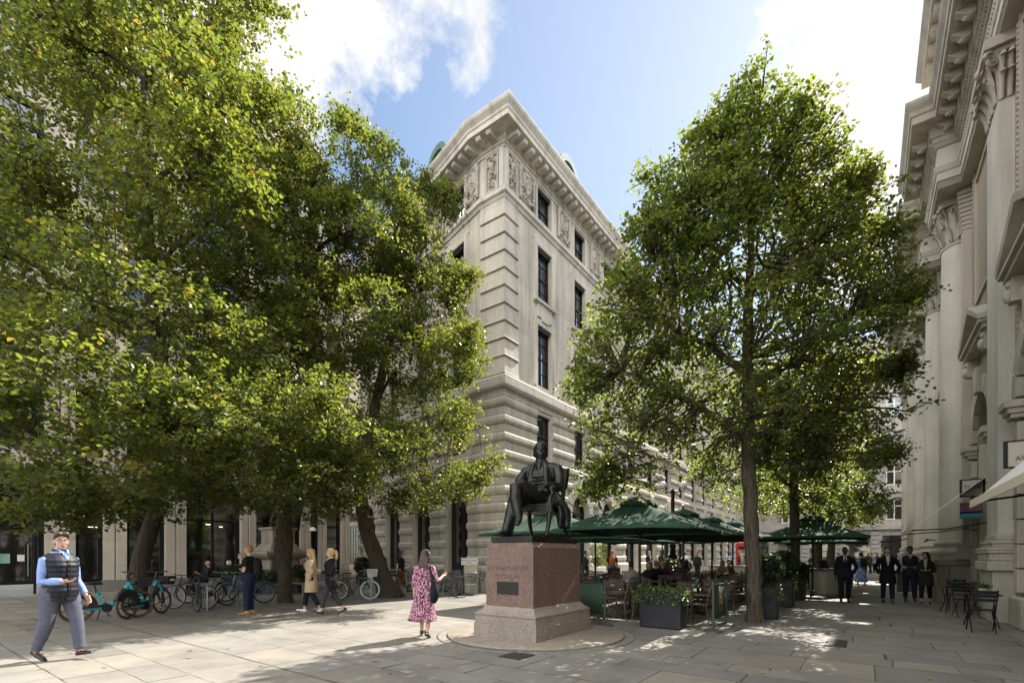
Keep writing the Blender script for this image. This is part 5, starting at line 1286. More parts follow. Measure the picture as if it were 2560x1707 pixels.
        fin(coat, 'padded_vest', cloth(topc, .55, .3), vox*.8, parent=bo, smooth=1)
        zp = MB(); e = .05*max(0, fat-1)*6
        zp.tube([T((0, front(zz, .047), zz)) for zz in (.84, .95, 1.02, 1.1, 1.2, 1.3, 1.38)], .006, 6); fin_ = zp; zp.v = [tuple(V3(*p)*k) for p in zp.v]; zp.build('zip', M['dark_metal'], bo)
        cl = MB()
        for sx in (-1, 1): cl.tube([T((sx*.058, .0, 1.525)), T((sx*.055, -.055, 1.515)), T((sx*.030, -.100, 1.47)), T((sx*.034, front(1.43, .040), 1.435))], [.012, .016, .013, .006], 8, flat=.5)
        cl.loft([[T((-w_, front(z_, .046)+.01, z_)), T((w_, front(z_, .046)+.01, z_)), T((w_, front(z_, 0), z_)), T((-w_, front(z_, 0), z_))] for z_, w_ in ((1.47, .036), (1.42, .030), (1.36, .010))], 0, True)
        cl.v = [tuple(V3(*p)*k) for p in cl.v]; cl.build('collar', cloth(shirt or (.30, .42, .75)), bo)
    elif top in ('tee', 'shirt', 'blouse'):
        trunk(coat, .010, .88, 1.475); sleeve(coat, .012, {'tee': .4, 'shirt': 1.0, 'blouse': .7}[top]); fin(coat, 'top', tm, vox, parent=bo)
    elif top == 'dress':
        trunk(coat, .010, .95, 1.47); sleeve(coat, .014, .7)
        zs = [(1.10, .14, .12), (.98, .172, .14), (.82, .20, .165), (.62, .222, .19), (.42, .262, .235), (hem or .27, .295, .27)]; rg = []
        for i, (zz, rx, ry) in enumerate(zs):
            rg.append([V3(rx*math.cos(q)*(1+.05*i/5*math.sin(q*6)+.06*i/5*math.sin(q*3+1))+.012*i*stride*lead, ry*math.sin(q)*(1+.05*i/5*math.sin(q*6))+.006*i*stride, zz+top_off.z) for q in [2*math.pi*j/48 for j in range(48)]])
        coat.loft(rg, 0); fin(coat, 'dress', tm, vox, parent=bo, smooth=2)
    # ---- bags
    if bag == 'backpack' or isinstance(bag, tuple) and bag[0] == 'backpack':
        c = bag[1] if isinstance(bag, tuple) else (.014, .014, .016)
        bg_ = MB(); bg_.loft([ring2 for ring2 in [[T((x*w, .15+d_+y*dd, zz)) for x, y in ((-1, -.6), (-.6, -1), (.6, -1), (1, -.6), (1, .5), (.6, 1), (-.6, 1), (-1, .5))] for zz, w, dd, d_ in ((.98, .10, .05, .05), (1.02, .14, .08, .06), (1.2, .15, .095, .065), (1.36, .135, .08, .05), (1.43, .08, .045, .03))]], 0)
        bg_.loft([[T((x*.10, .27+y*.03, zz)) for x, y in ((-1, -1), (1, -1), (1, 1), (-1, 1))] for zz in (1.02, 1.18)], 0)
        fin(bg_, 'backpack', cloth(c), vox, parent=bo)
        sp_ = MB()
        for sx in (-1, 1): sp_.tube([T((sx*.09, .13, 1.40)), T((sx*.105, .03, 1.47)), T((sx*.11, -.11, 1.38)), T((sx*.13, -.13, 1.22)), T((sx*.14, .10, 1.05))], [.02]*5, 6, flat=.4)
        sp_.v = [tuple(V3(*p)*k) for p in sp_.v]; sp_.build('strap', cloth(c), bo)
    if bag == 'tote':
        bg_ = MB(); sx = -1
        bg_.tube([T((sx*.20, .06, 1.22)), T((sx*.225, .09, 1.10)), T((sx*.24, .10, .93)), T((sx*.235, .10, .80)), T((sx*.225, .10, .73))], [(.05, .04), (.085, .06), (.115, .085), (.12, .09), (.09, .07)], 14, up=(1, 0, 0), rnd=True)
        fin(bg_, 'shoulder_bag', cloth((.010, .012, .018)), vox, parent=bo)
        sp_ = MB(); sp_.tube([T((sx*.20, .12, 1.20)), T((sx*.14, .12, 1.38)), T((sx*.12, .02, 1.465)), T((sx*.15, -.12, 1.36)), T((sx*.21, -.02, 1.20))], .022, 8, flat=.5); sp_.v = [tuple(V3(*p)*k) for p in sp_.v]; sp_.build('strap', cloth((.010, .012, .018)), bo)
    if bag == 'white_tote':
        bg_ = MB(); bg_.cbox(.16, .24, -.12, .14, .95, 1.28, .02); bg_.v = [tuple(V3(*p)*k) for p in bg_.v]; bg_.build('shoulder_bag', cloth((.6, .58, .54)), bo)
    return bo
def at(u, v): p = GP(u, v); return (p.x, p.y)
def yaw_to(vec): return math.degrees(math.atan2(vec[0], -vec[1]))     # facing -Y at yaw 0
NAVY = (.012, .014, .024); BLK = (.009, .009, .010)
person('man in a navy padded vest and blue shirt walking with a phone at far left', at(150, 1648), 78, 1.84, 'vest', (.008, .010, .018), (.085, .092, .13), skin='fair', hair='curtain', hairc='brown', stride=.66, lead=1, arms=('phone', 'swingout'), fat=1.16, shirt=(.22, .32, .62), glasses=True, phone=-1, vox=.011, sock=(.35, .12, .16), look=(-26, 4), shoe=(.008, .008, .009), legspread=1.25)
person('woman in a pink and black spotted midi dress walking away with a dark shoulder bag', at(1062, 1592), 172, 1.62, 'dress', topmat=M['pink_dress'], legs='none', skin='fair', hair='long', hairc='brown', stride=.55, lead=1, arms=('shoulder', 'hang'), female=True, bag='tote', vox=.012, shoe=(.012, .011, .010), look=(0, 0), hem=.30)
person('man in black t-shirt and jeans with a backpack, phone at his face', at(622, 1534), -82, 1.80, 'tee', BLK, (.014, .018, .040), skin='fair', hair='short', hairc='ginger', arms=('ear', 'cross'), bag='backpack', fat=1.12, vox=.014, shoe=(.36, .16, .05))
person('blonde woman in a belted beige trench coat walking left', at(778, 1533), -80, 1.69, 'trench', (.40, .31, .20), BLK, skin='fair', hair='long', hairc='blonde', stride=.75, lead=-1, arms=('pocket', 'pocket'), female=True, shirt=(.03, .03, .035), vox=.013, shoe=(.7, .7, .68), legs='cropped')
person('blonde woman with a ponytail in a black blazer walking left', at(828, 1537), -72, 1.70, 'jacket', BLK, (.035, .037, .042), skin='fair', hair='ponytail', hairc='blonde', stride=.9, lead=1, arms=('chest', 'chest'), female=True, shirt=(.55, .55, .58), vox=.013, legs='cropped', hem=.72)
person('woman with long hair in a brown patterned midi skirt looking at her phone', at(1003, 1483), 82, 1.72, 'shirt', BLK, legs='skirt', skirtm=M['brown_skirt'], skin='tan', hair='long', hairc='brown', stride=.95, lead=1, arms=('text', 'swingout'), female=True, phone=-1, vox=.015, shoe=BLK, hem=.36)
person('man in a dark suit half hidden behind the leaning tree trunk', at(952, 1473), 20, 1.80, 'jacket', NAVY, NAVY, skin='tan', hairc='black', arms=('hang', 'hang'), shirt=(.5, .5, .52))
person('bald man in a navy jumper sitting and looking down at his phone behind the bicycles', at(512, 1484), -48, 1.72, 'shirt', (.012, .013, .020), BLK, skin='tan', hair='fringe_bald', hairc='grey', arms=('text', 'text'), seat=.45, look=(-10, 20), lean=-14)
person('person with pale blonde hair sitting with their back turned behind the bicycles', at(572, 1478), 150, 1.66, 'shirt', (.30, .28, .24), BLK, skin='fair', hair='bob', hairc='white', arms=('lap', 'lap'), seat=.45, female=True)
person('waiter in a dark waistcoat standing at the left of the terrace', at(1465, 1467), 62, 1.76, 'shirt', (.020, .028, .026), BLK, skin='tan', hairc='black', arms=('hang', 'hang'))
person('man in a black t-shirt seen from behind with an orange backpack', at(1530, 1466), 172, 1.80, 'tee', BLK, (.10, .15, .24), skin='fair', hairc='ginger', arms=('hang', 'hang'), bag=('backpack', (.34, .09, .03)), fat=1.08)
person('man in a navy suit and pale blue shirt standing by the facade', at(1623, 1449), 20, 1.80, 'jacket', (.014, .018, .034), NAVY, skin='fair', hairc='ginger', arms=('chest', 'hold'), shirt=(.45, .50, .62))
person('dark haired man in an olive jacket talking to the man in a navy suit', at(1653, 1449), -75, 1.84, 'jacket', (.045, .048, .032), BLK, skin='brown', hairc='black', arms=('hang', 'hold'))
person('woman carrying a white tote bag seen from behind by the lamp post', at(1672, 1447), 165, 1.66, 'shirt', (.16, .155, .15), (.10, .10, .12), skin='tan', hair='short', hairc='grey', bag='white_tote', arms=('hang', 'hang'), female=True)
person('man in a bright white shirt standing behind the lamp post', at(1712, 1443), 160, 1.78, 'shirt', (.62, .62, .58), BLK, skin='tan', hairc='black', arms=('hang', 'hang'))
person('man in a red baseball cap and dark jumper', at(1744, 1447), -60, 1.78, 'shirt', (.022, .026, .028), BLK, skin='tan', hair='bald', arms=('hang', 'hang'), cap=(.42, .012, .02), fat=1.15)
person('man in a pale blue shirt walking far down the street', at(1826, 1432), 10, 1.78, 'shirt', (.28, .42, .66), NAVY, skin='tan', hairc='black', stride=.6, face=False)
person('person in a bright blue jacket by the telephone box', at(1849, 1430), 150, 1.75, 'shirt', (.03, .18, .46), BLK, skin='tan', hairc='black', face=False)
SEATG = 'people sitting at the terrace tables'
for (lab, u, d, yw, c, hc, sk, kw) in [
    ('black haired diner in a cream top seen from behind', 1578, 15.4, 170, (.42, .38, .33), 'black', 'tan', dict(female=True)),
    ('diner in dark brown leaning forward over the table', 1614, 16.6, -60, (.028, .014, .012), 'ginger', 'fair', dict(lean=-18, fat=1.15)),
    ('diner with short hair and navy shirt seen from behind', 1640, 16.8, 176, (.014, .015, .030), 'ginger', 'fair', dict(fat=1.15)),
    ('blonde diner in a burgundy top', 1657, 17.3, 150, (.09, .012, .035), 'blonde', 'fair', dict(female=True)),
    ('diner in a dark jacket looking down near the lamp post', 1701, 18.9, -40, (.03, .03, .035), 'brown', 'fair', dict(look=(0, 18))),
    ('blonde diner in a pale top near the telephone box', 1806, 22.0, -30, (.40, .38, .26), 'blonde', 'fair', dict(female=True, hair='long')),
    ('red faced diner beside the blonde in a pale top', 1822, 22.5, 20, (.10, .03, .02), 'brown', 'fair', {}),
    ('brown haired diner under the dark green parasol', 1995, 22.5, 40, (.20, .16, .10), 'brown', 'fair', dict(female=True)),
    ('diner in navy under the dark green parasol', 2024, 23.5, -40, (.014, .016, .035), 'black', 'tan', {})]:
    p = PD(u, d); person(lab, (p.x, p.y), yw, 1.72, 'shirt', c, BLK, skin=sk, hairc=hc, arms=('table', 'table'), seat=.46, vox=.018, group=SEATG, **kw)
person('man in a dark suit, white shirt and tie walking up the passage alone', at(2112, 1506), -30, 1.80, 'jacket', (.010, .011, .018), (.010, .011, .017), skin='dark', hair='fringe_bald', hairc='black', stride=.45, lead=-1, arms=('hang', 'pocket'), shirt=(.62, .62, .64), tie=(.014, .014, .02), vox=.013, fat=1.05)
person('woman in a long blue print dress with a black backpack walking away', at(2153, 1464), 172, 1.68, 'dress', topmat=M['blue_dress'], legs='none', skin='tan', hair='bob', hairc='brown', stride=.4, female=True, bag='backpack', arms=('hang', 'hang'), hem=.16)
person('young man in a black overcoat and open white shirt, left of the walking trio', at(2219, 1506), -33, 1.79, 'coat', (.008, .008, .011), (.012, .014, .024), skin='fair', hair='curtain', hairc='brown', stride=.42, lead=1, arms=('pocket', 'pocket'), shirt=(.55, .55, .56), vox=.013)
person('man in a navy padded vest and white sleeves in the middle of the trio', at(2275, 1504), -36, 1.81, 'vest', (.012, .014, .024), (.018, .022, .040), skin='brown', hair='short', hairc='black', stride=.5, lead=1, arms=('hold', 'hold'), shirt=(.50, .50, .58), vox=.013, look=(10, 12))
person('woman with arms crossed in a dark brown jacket, right of the trio', at(2314, 1509), -42, 1.63, 'jacket', (.026, .021, .017), BLK, skin='fair', hair='long', hairc='black', stride=.4, lead=-1, arms=('cross', 'cross'), female=True, vox=.013, look=(-32, 0), legs='cropped', hem=.60, shirt=(.4, .38, .36))
for (lab, u, v, yw, c, kw) in [
    ('pedestrian in a dark grey suit crossing the far end of the passage', 2193, 1431, 10, (.04, .04, .045), dict(stride=.6)),
    ('pedestrian in a pale grey top at the far end of the passage', 2180, 1432, -20, (.20, .20, .20), dict(stride=.5)),
    ('pedestrian in brown walking away at the far end of the passage', 2171, 1434, 170, (.05, .035, .025), dict(stride=.6, hairc='blonde')),
    ('pedestrian in blue grey behind the lone suited man', 2096, 1432, 30, (.06, .08, .11), dict(stride=.4))]:
    person(lab, at(u, v), yw, 1.76, 'jacket', c, BLK, skin='tan', face=False, vox=.02, group='people at the far end of the passage', **kw)
# ---------------------------------------------------------------- statue and its pedestal
PC = GP(1339, 1613.6); 
PCEN = PC + N*.69 + S*1.02
pd = empty('pedestal', PCEN, TH, 'red granite pedestal with moulded grey base, carved name and dark plaque', 'pedestal')
def prect(b, hx, hy, prof, m=0):
    rg = [[(-hx-o, -hy-o, z), (hx+o, -hy-o, z), (hx+o, hy+o, z), (-hx-o, hy+o, z)] for o, z in prof]; b.loft(rg, m, False)
b = MB(); prect(b, .86, .535, [(0, .62), (0, 1.70), (-.035, 1.735), (-.09, 1.80)]); b.build('die', M['granite_red'], pd)
b = MB(); prect(b, .86, .535, [(.16, 0), (.165, .02), (.165, .285), (.155, .29)]); b.build('base_block', M['granite_grey'], pd)
b = MB(); prect(b, .86, .535, [(.150, .291), (.150, .43), (.14, .435), (.148, .445), (.155, .465), (.150, .487), (.128, .497), (.118, .50), (.092, .52), (.055, .55), (.028, .585), (.015, .617)]); b.build('base_moulding', M['granite_grey'], pd)
MS = frame_matrix(PCEN, -N, -S)    # front face towards -S: right = -N
FR = PCEN - S*.8605
b = MB(); 
MP = Matrix.Rotation(0, 4, 'Z')
b.box(-.872, -.8602, -.21, .27, .84, 1.07); o = b.build('plaque', M['plaque'], pd)
def cut_text(body, size, z, off):
    M_ = sign_matrix(FR + Z*z + N*off, -N, -S); t = text_mesh('inscription', body, size, M['inscript'], pd, M_, .004)
    # text_mesh works in world axes; bring it into the turned pedestal's axes
    t.data.transform(Matrix.Rotation(-TH, 4, 'Z')); return t
M['inscript'] = plain('cut_lettering', (.10, .055, .045), .8)
cut_text('GEORGE PEABODY', .105, 1.315, 0.03); cut_text('MDCCCLXIX', .10, 1.165, 0.03)
ring = MB()
n = 64
ring.lathe([(1.34, .0), (1.72, .0), (1.72, .035), (1.70, .045), (.2, .05)], (0, 0, 0), n)
o = tag(ring.build('stone_disc', M['granite_grey'], None, loc=PCEN), kind='structure')
dr_ = MB(); dr_.lathe([(1.725, 0), (1.725, .012), (1.80, .006), (1.83, .006), (1.88, .014), (1.91, .014), (1.91, 0)], (0, 0, 0), n); tag(dr_.build('drain_channel', M['modern_plinth'], None, loc=PCEN), kind='structure')
# bronze seated figure, 1.3 times life
st = empty('statue', PCEN + Z*1.80, TH-math.pi/2+R(9), 'dark bronze statue of a seated bald man with crossed legs in an armchair', 'statue')
# local frame: figure faces -Y (towards -S in the street)
b = MB(); b.M = Matrix.Rotation(R(-9), 4, 'Z'); b.cbox(-.47, .47, -.80, .80, .001, .105, .01); b.build('bronze_slab', M['bronze'], st)
Q = 1.38
SO = Vector((0, .22, .105))
def sp_(x, y, z):
    if z > .6: z = .6+(z-.6)*1.12
    return Vector((x*Q*1.06, y*Q*.96, z*Q))+SO
f = MB()
def tb(pts, rad, n=14, **k): f.tube([sp_(*p) for p in pts], [(r[0]*Q, r[1]*Q) if hasattr(r, '__len__') else r*Q for r in rad], n, rnd=True, **k)
# torso leaning back a little, waistcoat swelling at the middle
def rg(z, rx, ry, y): return [sp_(1.1*rx*math.cos(t), y+ry*math.sin(t), z) for t in [2*math.pi*j/22 for j in range(22)]]
f.loft([rg(.46, .19, .16, .02), rg(.54, .195, .165, .02), rg(.62, .175, .15, .03), rg(.72, .17, .145, .05), rg(.84, .185, .145, .07), rg(.93, .195, .135, .09), rg(.99, .18, .115, .105), rg(1.035, .12, .085, .115), rg(1.075, .075, .068, .115)])
# right (viewer's left) leg: planted forward; left leg crossed over it
tb([(-.10, -.02, .52), (-.13, -.25, .545), (-.135, -.47, .555), (-.135, -.55, .50), (-.15, -.60, .35), (-.165, -.68, .17), (-.17, -.73, .08)], [.115, .112, .098, .088, .080, .068, .062])
tb([(.10, -.02, .54), (.02, -.22, .62), (-.10, -.44, .70), (-.125, -.53, .67), (-.09, -.60, .50), (-.035, -.655, .34), (-.02, -.67, .28)], [.118, .112, .098, .088, .080, .068, .064])
tb([(-.17, -.70, .045), (-.175, -.80, .042), (-.185, -.93, .034)], [(.05, .045), (.055, .038), (.042, .024)], up=(0, 0, 1))
tb([(-.165, -.69, .11), (-.165, -.69, .04)], [.056, .056])
tb([(-.02, -.655, .265), (.0, -.72, .215), (.02, -.80, .155)], [(.05, .05), (.054, .044), (.040, .026)], up=(0, 0, 1))
# coat skirts spread over the seat and hanging down behind
tb([(-.17, -.02, .62), (-.22, -.02, .50), (-.235, .02, .44)], [(.05, .12), (.045, .15), (.03, .14)]); tb([(.17, -.02, .62), (.24, .0, .50), (.30, .06, .40), (.32, .08, .28), (.325, .08, .16)], [(.05, .12), (.05, .13), (.05, .12), (.045, .10), (.03, .09)], up=(1, 0, 0))
# arms: right hand resting on the crossed knee, left on the arm of the chair
tb([(-.13, .10, .99), (-.235, .09, .95), (-.285, -.02, .82), (-.29, -.10, .71), (-.24, -.24, .72), (-.16, -.37, .755)], [.075, .085, .078, .072, .060, .046])
tb([(.13, .10, .99), (.235, .09, .95), (.29, .02, .82), (.295, -.04, .705), (.25, -.19, .70), (.215, -.30, .705)], [.075, .085, .078, .072, .060, .046])
# open coat fronts and lapels, high collar and cravat
for sx in (-1, 1):
    tb([(sx*.06, .05, 1.08), (sx*.085, -.01, 1.02), (sx*.115, -.045, .93), (sx*.125, -.065, .82), (sx*.145, -.09, .70), (sx*.16, -.10, .60)], [.026, .032, .036, .034, .03, .028], flat=.6)
    tb([(sx*.062, .06, 1.10), (sx*.055, .03, 1.115), (sx*.03, .0, 1.07)], [.02, .022, .016], flat=.6)
tb([(0, .03, 1.09), (0, .015, 1.04), (0, -.02, .96)], [.05, .045, .03])
for k in range(6): f.ell(sp_(0, -.093-.008*math.sin(k)-(.03 if k < 4 else .0), .93-.058*k), (.011*Q,)*3, 8, k=6)
for k in range(7): tb([(-.10, -.065+.012*(k == 0), .86-.045*k), (-.03, -.098, .845-.045*k), (.05, -.096, .85-.045*k), (.105, -.06, .862-.045*k)], [.008, .012, .010, .007], 6)
# head: bald crown, side hair, strong nose
hc = (0, .050, 1.212)
f.tube([sp_(0, .10, 1.05), sp_(0, .07, 1.17)], [.078*Q, .068*Q], 14)
HR = Matrix.Rotation(R(24), 3, 'Z')
def hp(dx, dy, dz): w_ = HR @ Vector((dx, dy, dz)); return sp_(hc[0]+w_.x, hc[1]+w_.y, hc[2]+w_.z)
def he(dx, dy, dz, rx, ry, rz, n=14, k=10): f.ell(hp(dx, dy, dz), (rx*Q*1.18, ry*Q*1.12, rz*Q*1.1), n, k=k, rot=HR)
he(0, .012, .03, .078, .095, .096); he(0, -.015, -.045, .062, .075, .078); he(0, -.052, -.10, .036, .03, .026); he(0, -.09, -.012, .016, .026, .026, 8, 6)
f.tube([hp(0, -.082, .03), hp(0, -.108, -.018)], [.010*Q, .015*Q], 8)
for sx in (-1, 1):
    he(sx*.078, .02, -.01, .012, .024, .036, 8, 6); he(sx*.030, -.074, .036, .027, .014, .010, 8, 6); he(sx*.040, -.055, -.03, .028, .03, .026, 8, 6); he(sx*.030, -.080, .014, .013, .008, .007, 8, 6)
    he(sx*.074, .035, .015, .030, .060, .045, 10, 8); he(sx*.072, .055, -.045, .032, .05, .045, 10, 8); he(sx*.07, .0, -.05, .022, .026, .04, 8, 6)
he(0, .085, -.01, .07, .035, .06); he(0, -.090, -.062, .028, .010, .007, 8, 6); he(0, -.088, -.076, .024, .010, .007, 8, 6)
hx = MB()
for (w, d, pal, xw) in (((-.155, -.385, .76), (.35, -.8, -.35), (0, .25, -1), (1, .3, 0)), ((.205, -.315, .705), (-.12, -.9, -.45), (0, .3, -1), (-1, 0, 0))):
    w = sp_(*w); d = Vector(d).normalized(); pal = Vector(pal); pal = (pal-d*pal.dot(d)).normalized(); xw = d.cross(pal).normalized()*(1 if d.cross(pal).dot(Vector(xw)) > 0 else -1)
    hx.loft([[w+(xw*a*w_+pal*b_*t_+d*f_)*Q for a, b_ in ((1, .6), (.6, 1), (-.6, 1), (-1, .6), (-1, -.6), (-.6, -1), (.6, -1), (1, -.6))] for f_, w_, t_ in ((-.02, .03, .024), (.03, .040, .019), (.08, .046, .017), (.10, .044, .014))], 0, True)
    for off_, ln_ in ((.034, .075), (.012, .085), (-.011, .078), (-.033, .06)):
        p0 = w+(xw*off_+d*.095)*Q; p1 = p0+(d+pal*.35).normalized()*ln_*.45*Q; p2 = p1+(d*.6+pal*.9).normalized()*ln_*.35*Q; p3 = p2+(d*.25+pal).normalized()*ln_*.25*Q; hx.tube([p0, p1, p2, p3], [.0115*Q, .0108*Q, .0098*Q, .0075*Q], 7, rnd=True)
    p0 = w+(xw*.036+d*.02)*Q; p1 = p0+(xw*.7+d*.7+pal*.3).normalized()*.042*Q; p2 = p1+(d+pal*.5).normalized()*.035*Q; hx.tube([p0, p1, p2], [.014*Q, .012*Q, .009*Q], 7, rnd=True)
fo = f.build('seated_figure', M['bronze'], st); fuse(fo, .014, 2, hx)
# chair: splayed sabre legs, scroll arms, raked panel back
c = MB()
def cbx(x0, x1, y0, y1, z0, z1): a = sp_(x0, y0, z0); bb = sp_(x1, y1, z1); c.cbox(a.x, bb.x, a.y, bb.y, a.z, bb.z, .01)
cbx(-.27, .27, -.30, .26, .36, .425); cbx(-.25, .25, -.28, .24, .426, .47)
def ctb(pts, rad, n=8): c.tube([sp_(*p) for p in pts], [r*Q for r in rad], n)
for sx in (-1, 1):
    cbx(sx*.265-.04, sx*.265+.04, -.345, -.255, .34, .47)
    ctb([(sx*.265, -.30, .36), (sx*.262, -.31, .22), (sx*.262, -.37, .08), (sx*.265, -.43, .0)], [.040, .034, .030, .034]); ctb([(sx*.25, .22, .40), (sx*.255, .26, .22), (sx*.27, .36, .08), (sx*.28, .44, .0)], [.036, .032, .028, .030])
    ctb([(sx*.265, -.30, .45), (sx*.27, -.29, .55), (sx*.285, -.24, .60), (sx*.285, -.30, .655), (sx*.285, -.22, .685), (sx*.285, .0, .675), (sx*.275, .24, .70)], [.042, .036, .032, .042, .036, .032, .030])
    ctb([(sx*.25, .22, .40), (sx*.26, .27, .70), (sx*.27, .32, .88), (sx*.27, .35, .97)], [.036, .034, .032, .03])
for p, q in (((.80), (1.10)),):
    c.loft([[sp_(-.29, .30, .72), sp_(.29, .30, .72), sp_(.29, .345, .72), sp_(-.29, .345, .72)], [sp_(-.31, .365, 1.0), sp_(.31, .365, 1.0), sp_(.31, .41, 1.0), sp_(-.31, .41, 1.0)]], 0, False)
    c.loft([[sp_(-.25, .288, .75), sp_(.25, .288, .75), sp_(.25, .303, .75), sp_(-.25, .303, .75)], [sp_(-.26, .340, .96), sp_(.26, .340, .96), sp_(.26, .360, .96), sp_(-.26, .360, .96)]], 0, False)
c.build('armchair', M['bronze'], st)
d = MB()
for k in range(6): 
    x = .315+.005*k; y = -.06+.055*k
    d.tube([sp_(x-.02, y, .44), sp_(x+.012, y, .40), sp_(x+.018, y, .28), sp_(x+.01, y-.01, .14-.02*(k % 2))], [.034*Q, .036*Q, .034*Q, .022*Q], 8)
dd = d.build('coat_tail', M['bronze'], st); fuse(dd, .02, 2)
# ---------------------------------------------------------------- cafe terrace: parasols, planters, banners, tables and chairs
def parasol_mesh(lab, grp):
    u = empty('parasol', (0, 0, 0), 0, lab, 'parasol', grp)
    b = MB(); b.tube([(0, 0, .05), (0, 0, 2.85)], .034, 12); b.build('pole', M['dark_metal'], u)
    b = MB(); b.lathe([(.42, 0), (.42, .05), (.38, .09), (.08, .11), (.06, .3), (.045, .31)], (0, 0, 0), 20, 0, False); b.build('base', M['black_plastic'], u)
    hw, zt, ze = 1.62, 2.90, 2.17
    c = MB(); n = 16; rg = []
    def pt(t, q):          # q: angle index around the square, t from top (0) to eave (1)
        a = 2*math.pi*q/48; sx, sy = math.cos(a), math.sin(a); m = max(abs(sx), abs(sy)); x, y = sx/m, sy/m
        corner = min(abs(x), abs(y)); r = .09+(hw-.09)*t; sag = .07*math.sin(math.pi*t)*(1-corner**2)
        scal = -.035*(1-corner**4)*(t > .98)*0
        return (x*r, y*r, zt+(ze-zt)*t**.92-sag+(.05*(1-corner**3) if t > .97 else 0))
    for i in range(11): rg.append([pt(i/10, q) for q in range(48)])
    lip = [(p[0]*1.0, p[1]*1.0, p[2]-.07) for p in rg[-1]]; rg.append(lip)
    c.loft(rg, 0, False, cap=False); c.sm = [True]*len(c.sm)
    o = c.build('canopy', M['umbrella'], u)
    v = MB(); vr = []
    for r, z, rip in ((.05, 3.02, 0), (.22, 2.95, .006), (.38, 2.86, .03), (.40, 2.80, .035)):
        ring_ = []
        for q in range(40):
            a = 2*math.pi*q/40; sx, sy = math.cos(a), math.sin(a); m = max(abs(sx), abs(sy)); ring_.append((sx/m*r*.95, sy/m*r*.95, z+rip*math.sin(q*math.pi/2.5)))
        vr.append(ring_)
    v.loft(vr, 0, True); v.build('vent', M['umbrella'], o)
    f = MB(); f.lathe([(.02, 0), (.035, .03), (.03, .07), (.01, .10)], (0, 0, 3.02), 10); f.build('finial', M['black_plastic'], u)
    r_ = MB(); s_ = MB()
    for q in range(8):
        p = pt(.98, q*6); p = (p[0], p[1], p[2]-.03); top = (0, 0, 2.80); r_ = MB(); r_.tube([(p[0]*.06, p[1]*.06, 2.80), p], .012, 5); m_ = tuple(p[i]*.5+top[i]*.5 for i in range(3)); rib = r_.build('rib', M['dark_metal'], u)
        s_ = MB(); s_.tube([(0, 0, 2.05), m_], .009, 5); s_.build('strut', M['dark_metal'], rib)
    return u
PG = 'green square parasols over the cafe terrace'
labs = ['large green parasol dappled with sun nearest the front planter', 'green parasol right behind the large front one', 'green parasol third along the passage side row', 'green parasol half hidden behind the bare tree trunk', 'pale lit green parasol behind the statue', 'green parasol beside the facade above the orange backpack', 'green parasol farther along the facade row, over the olive jacketed man', 'green parasol at the far end of the facade row', 'dark green parasol right of the bare trunk near the white counter', 'sun dappled green parasol beyond the dark one near the counter']
spots_ = [AB(11.6, 4.55), AB(15.0, 4.5), AB(18.4, 4.5), AB(21.8, 4.5), AB(12.9, 7.9), AB(16.3, 8.1), AB(19.8, 8.1), AB(23.3, 8.0), AB(20.4, 1.55), AB(25.5, 1.6)]
u0 = parasol_mesh(labs[0], PG)
for i, p in enumerate(spots_):
    o = u0 if i == 0 else dup(u0, p, TH, labs[i], PG)
    o.location = p; o.rotation_euler = (0, 0, TH+R([2, -1, 3, 0, -2, 2, -1, 1, 2, -3][i])); o.scale = (1, 1, [1.0, .985, .99, 1.0, 1.01, .99, .98, 1.0, 1.0, .97][i])
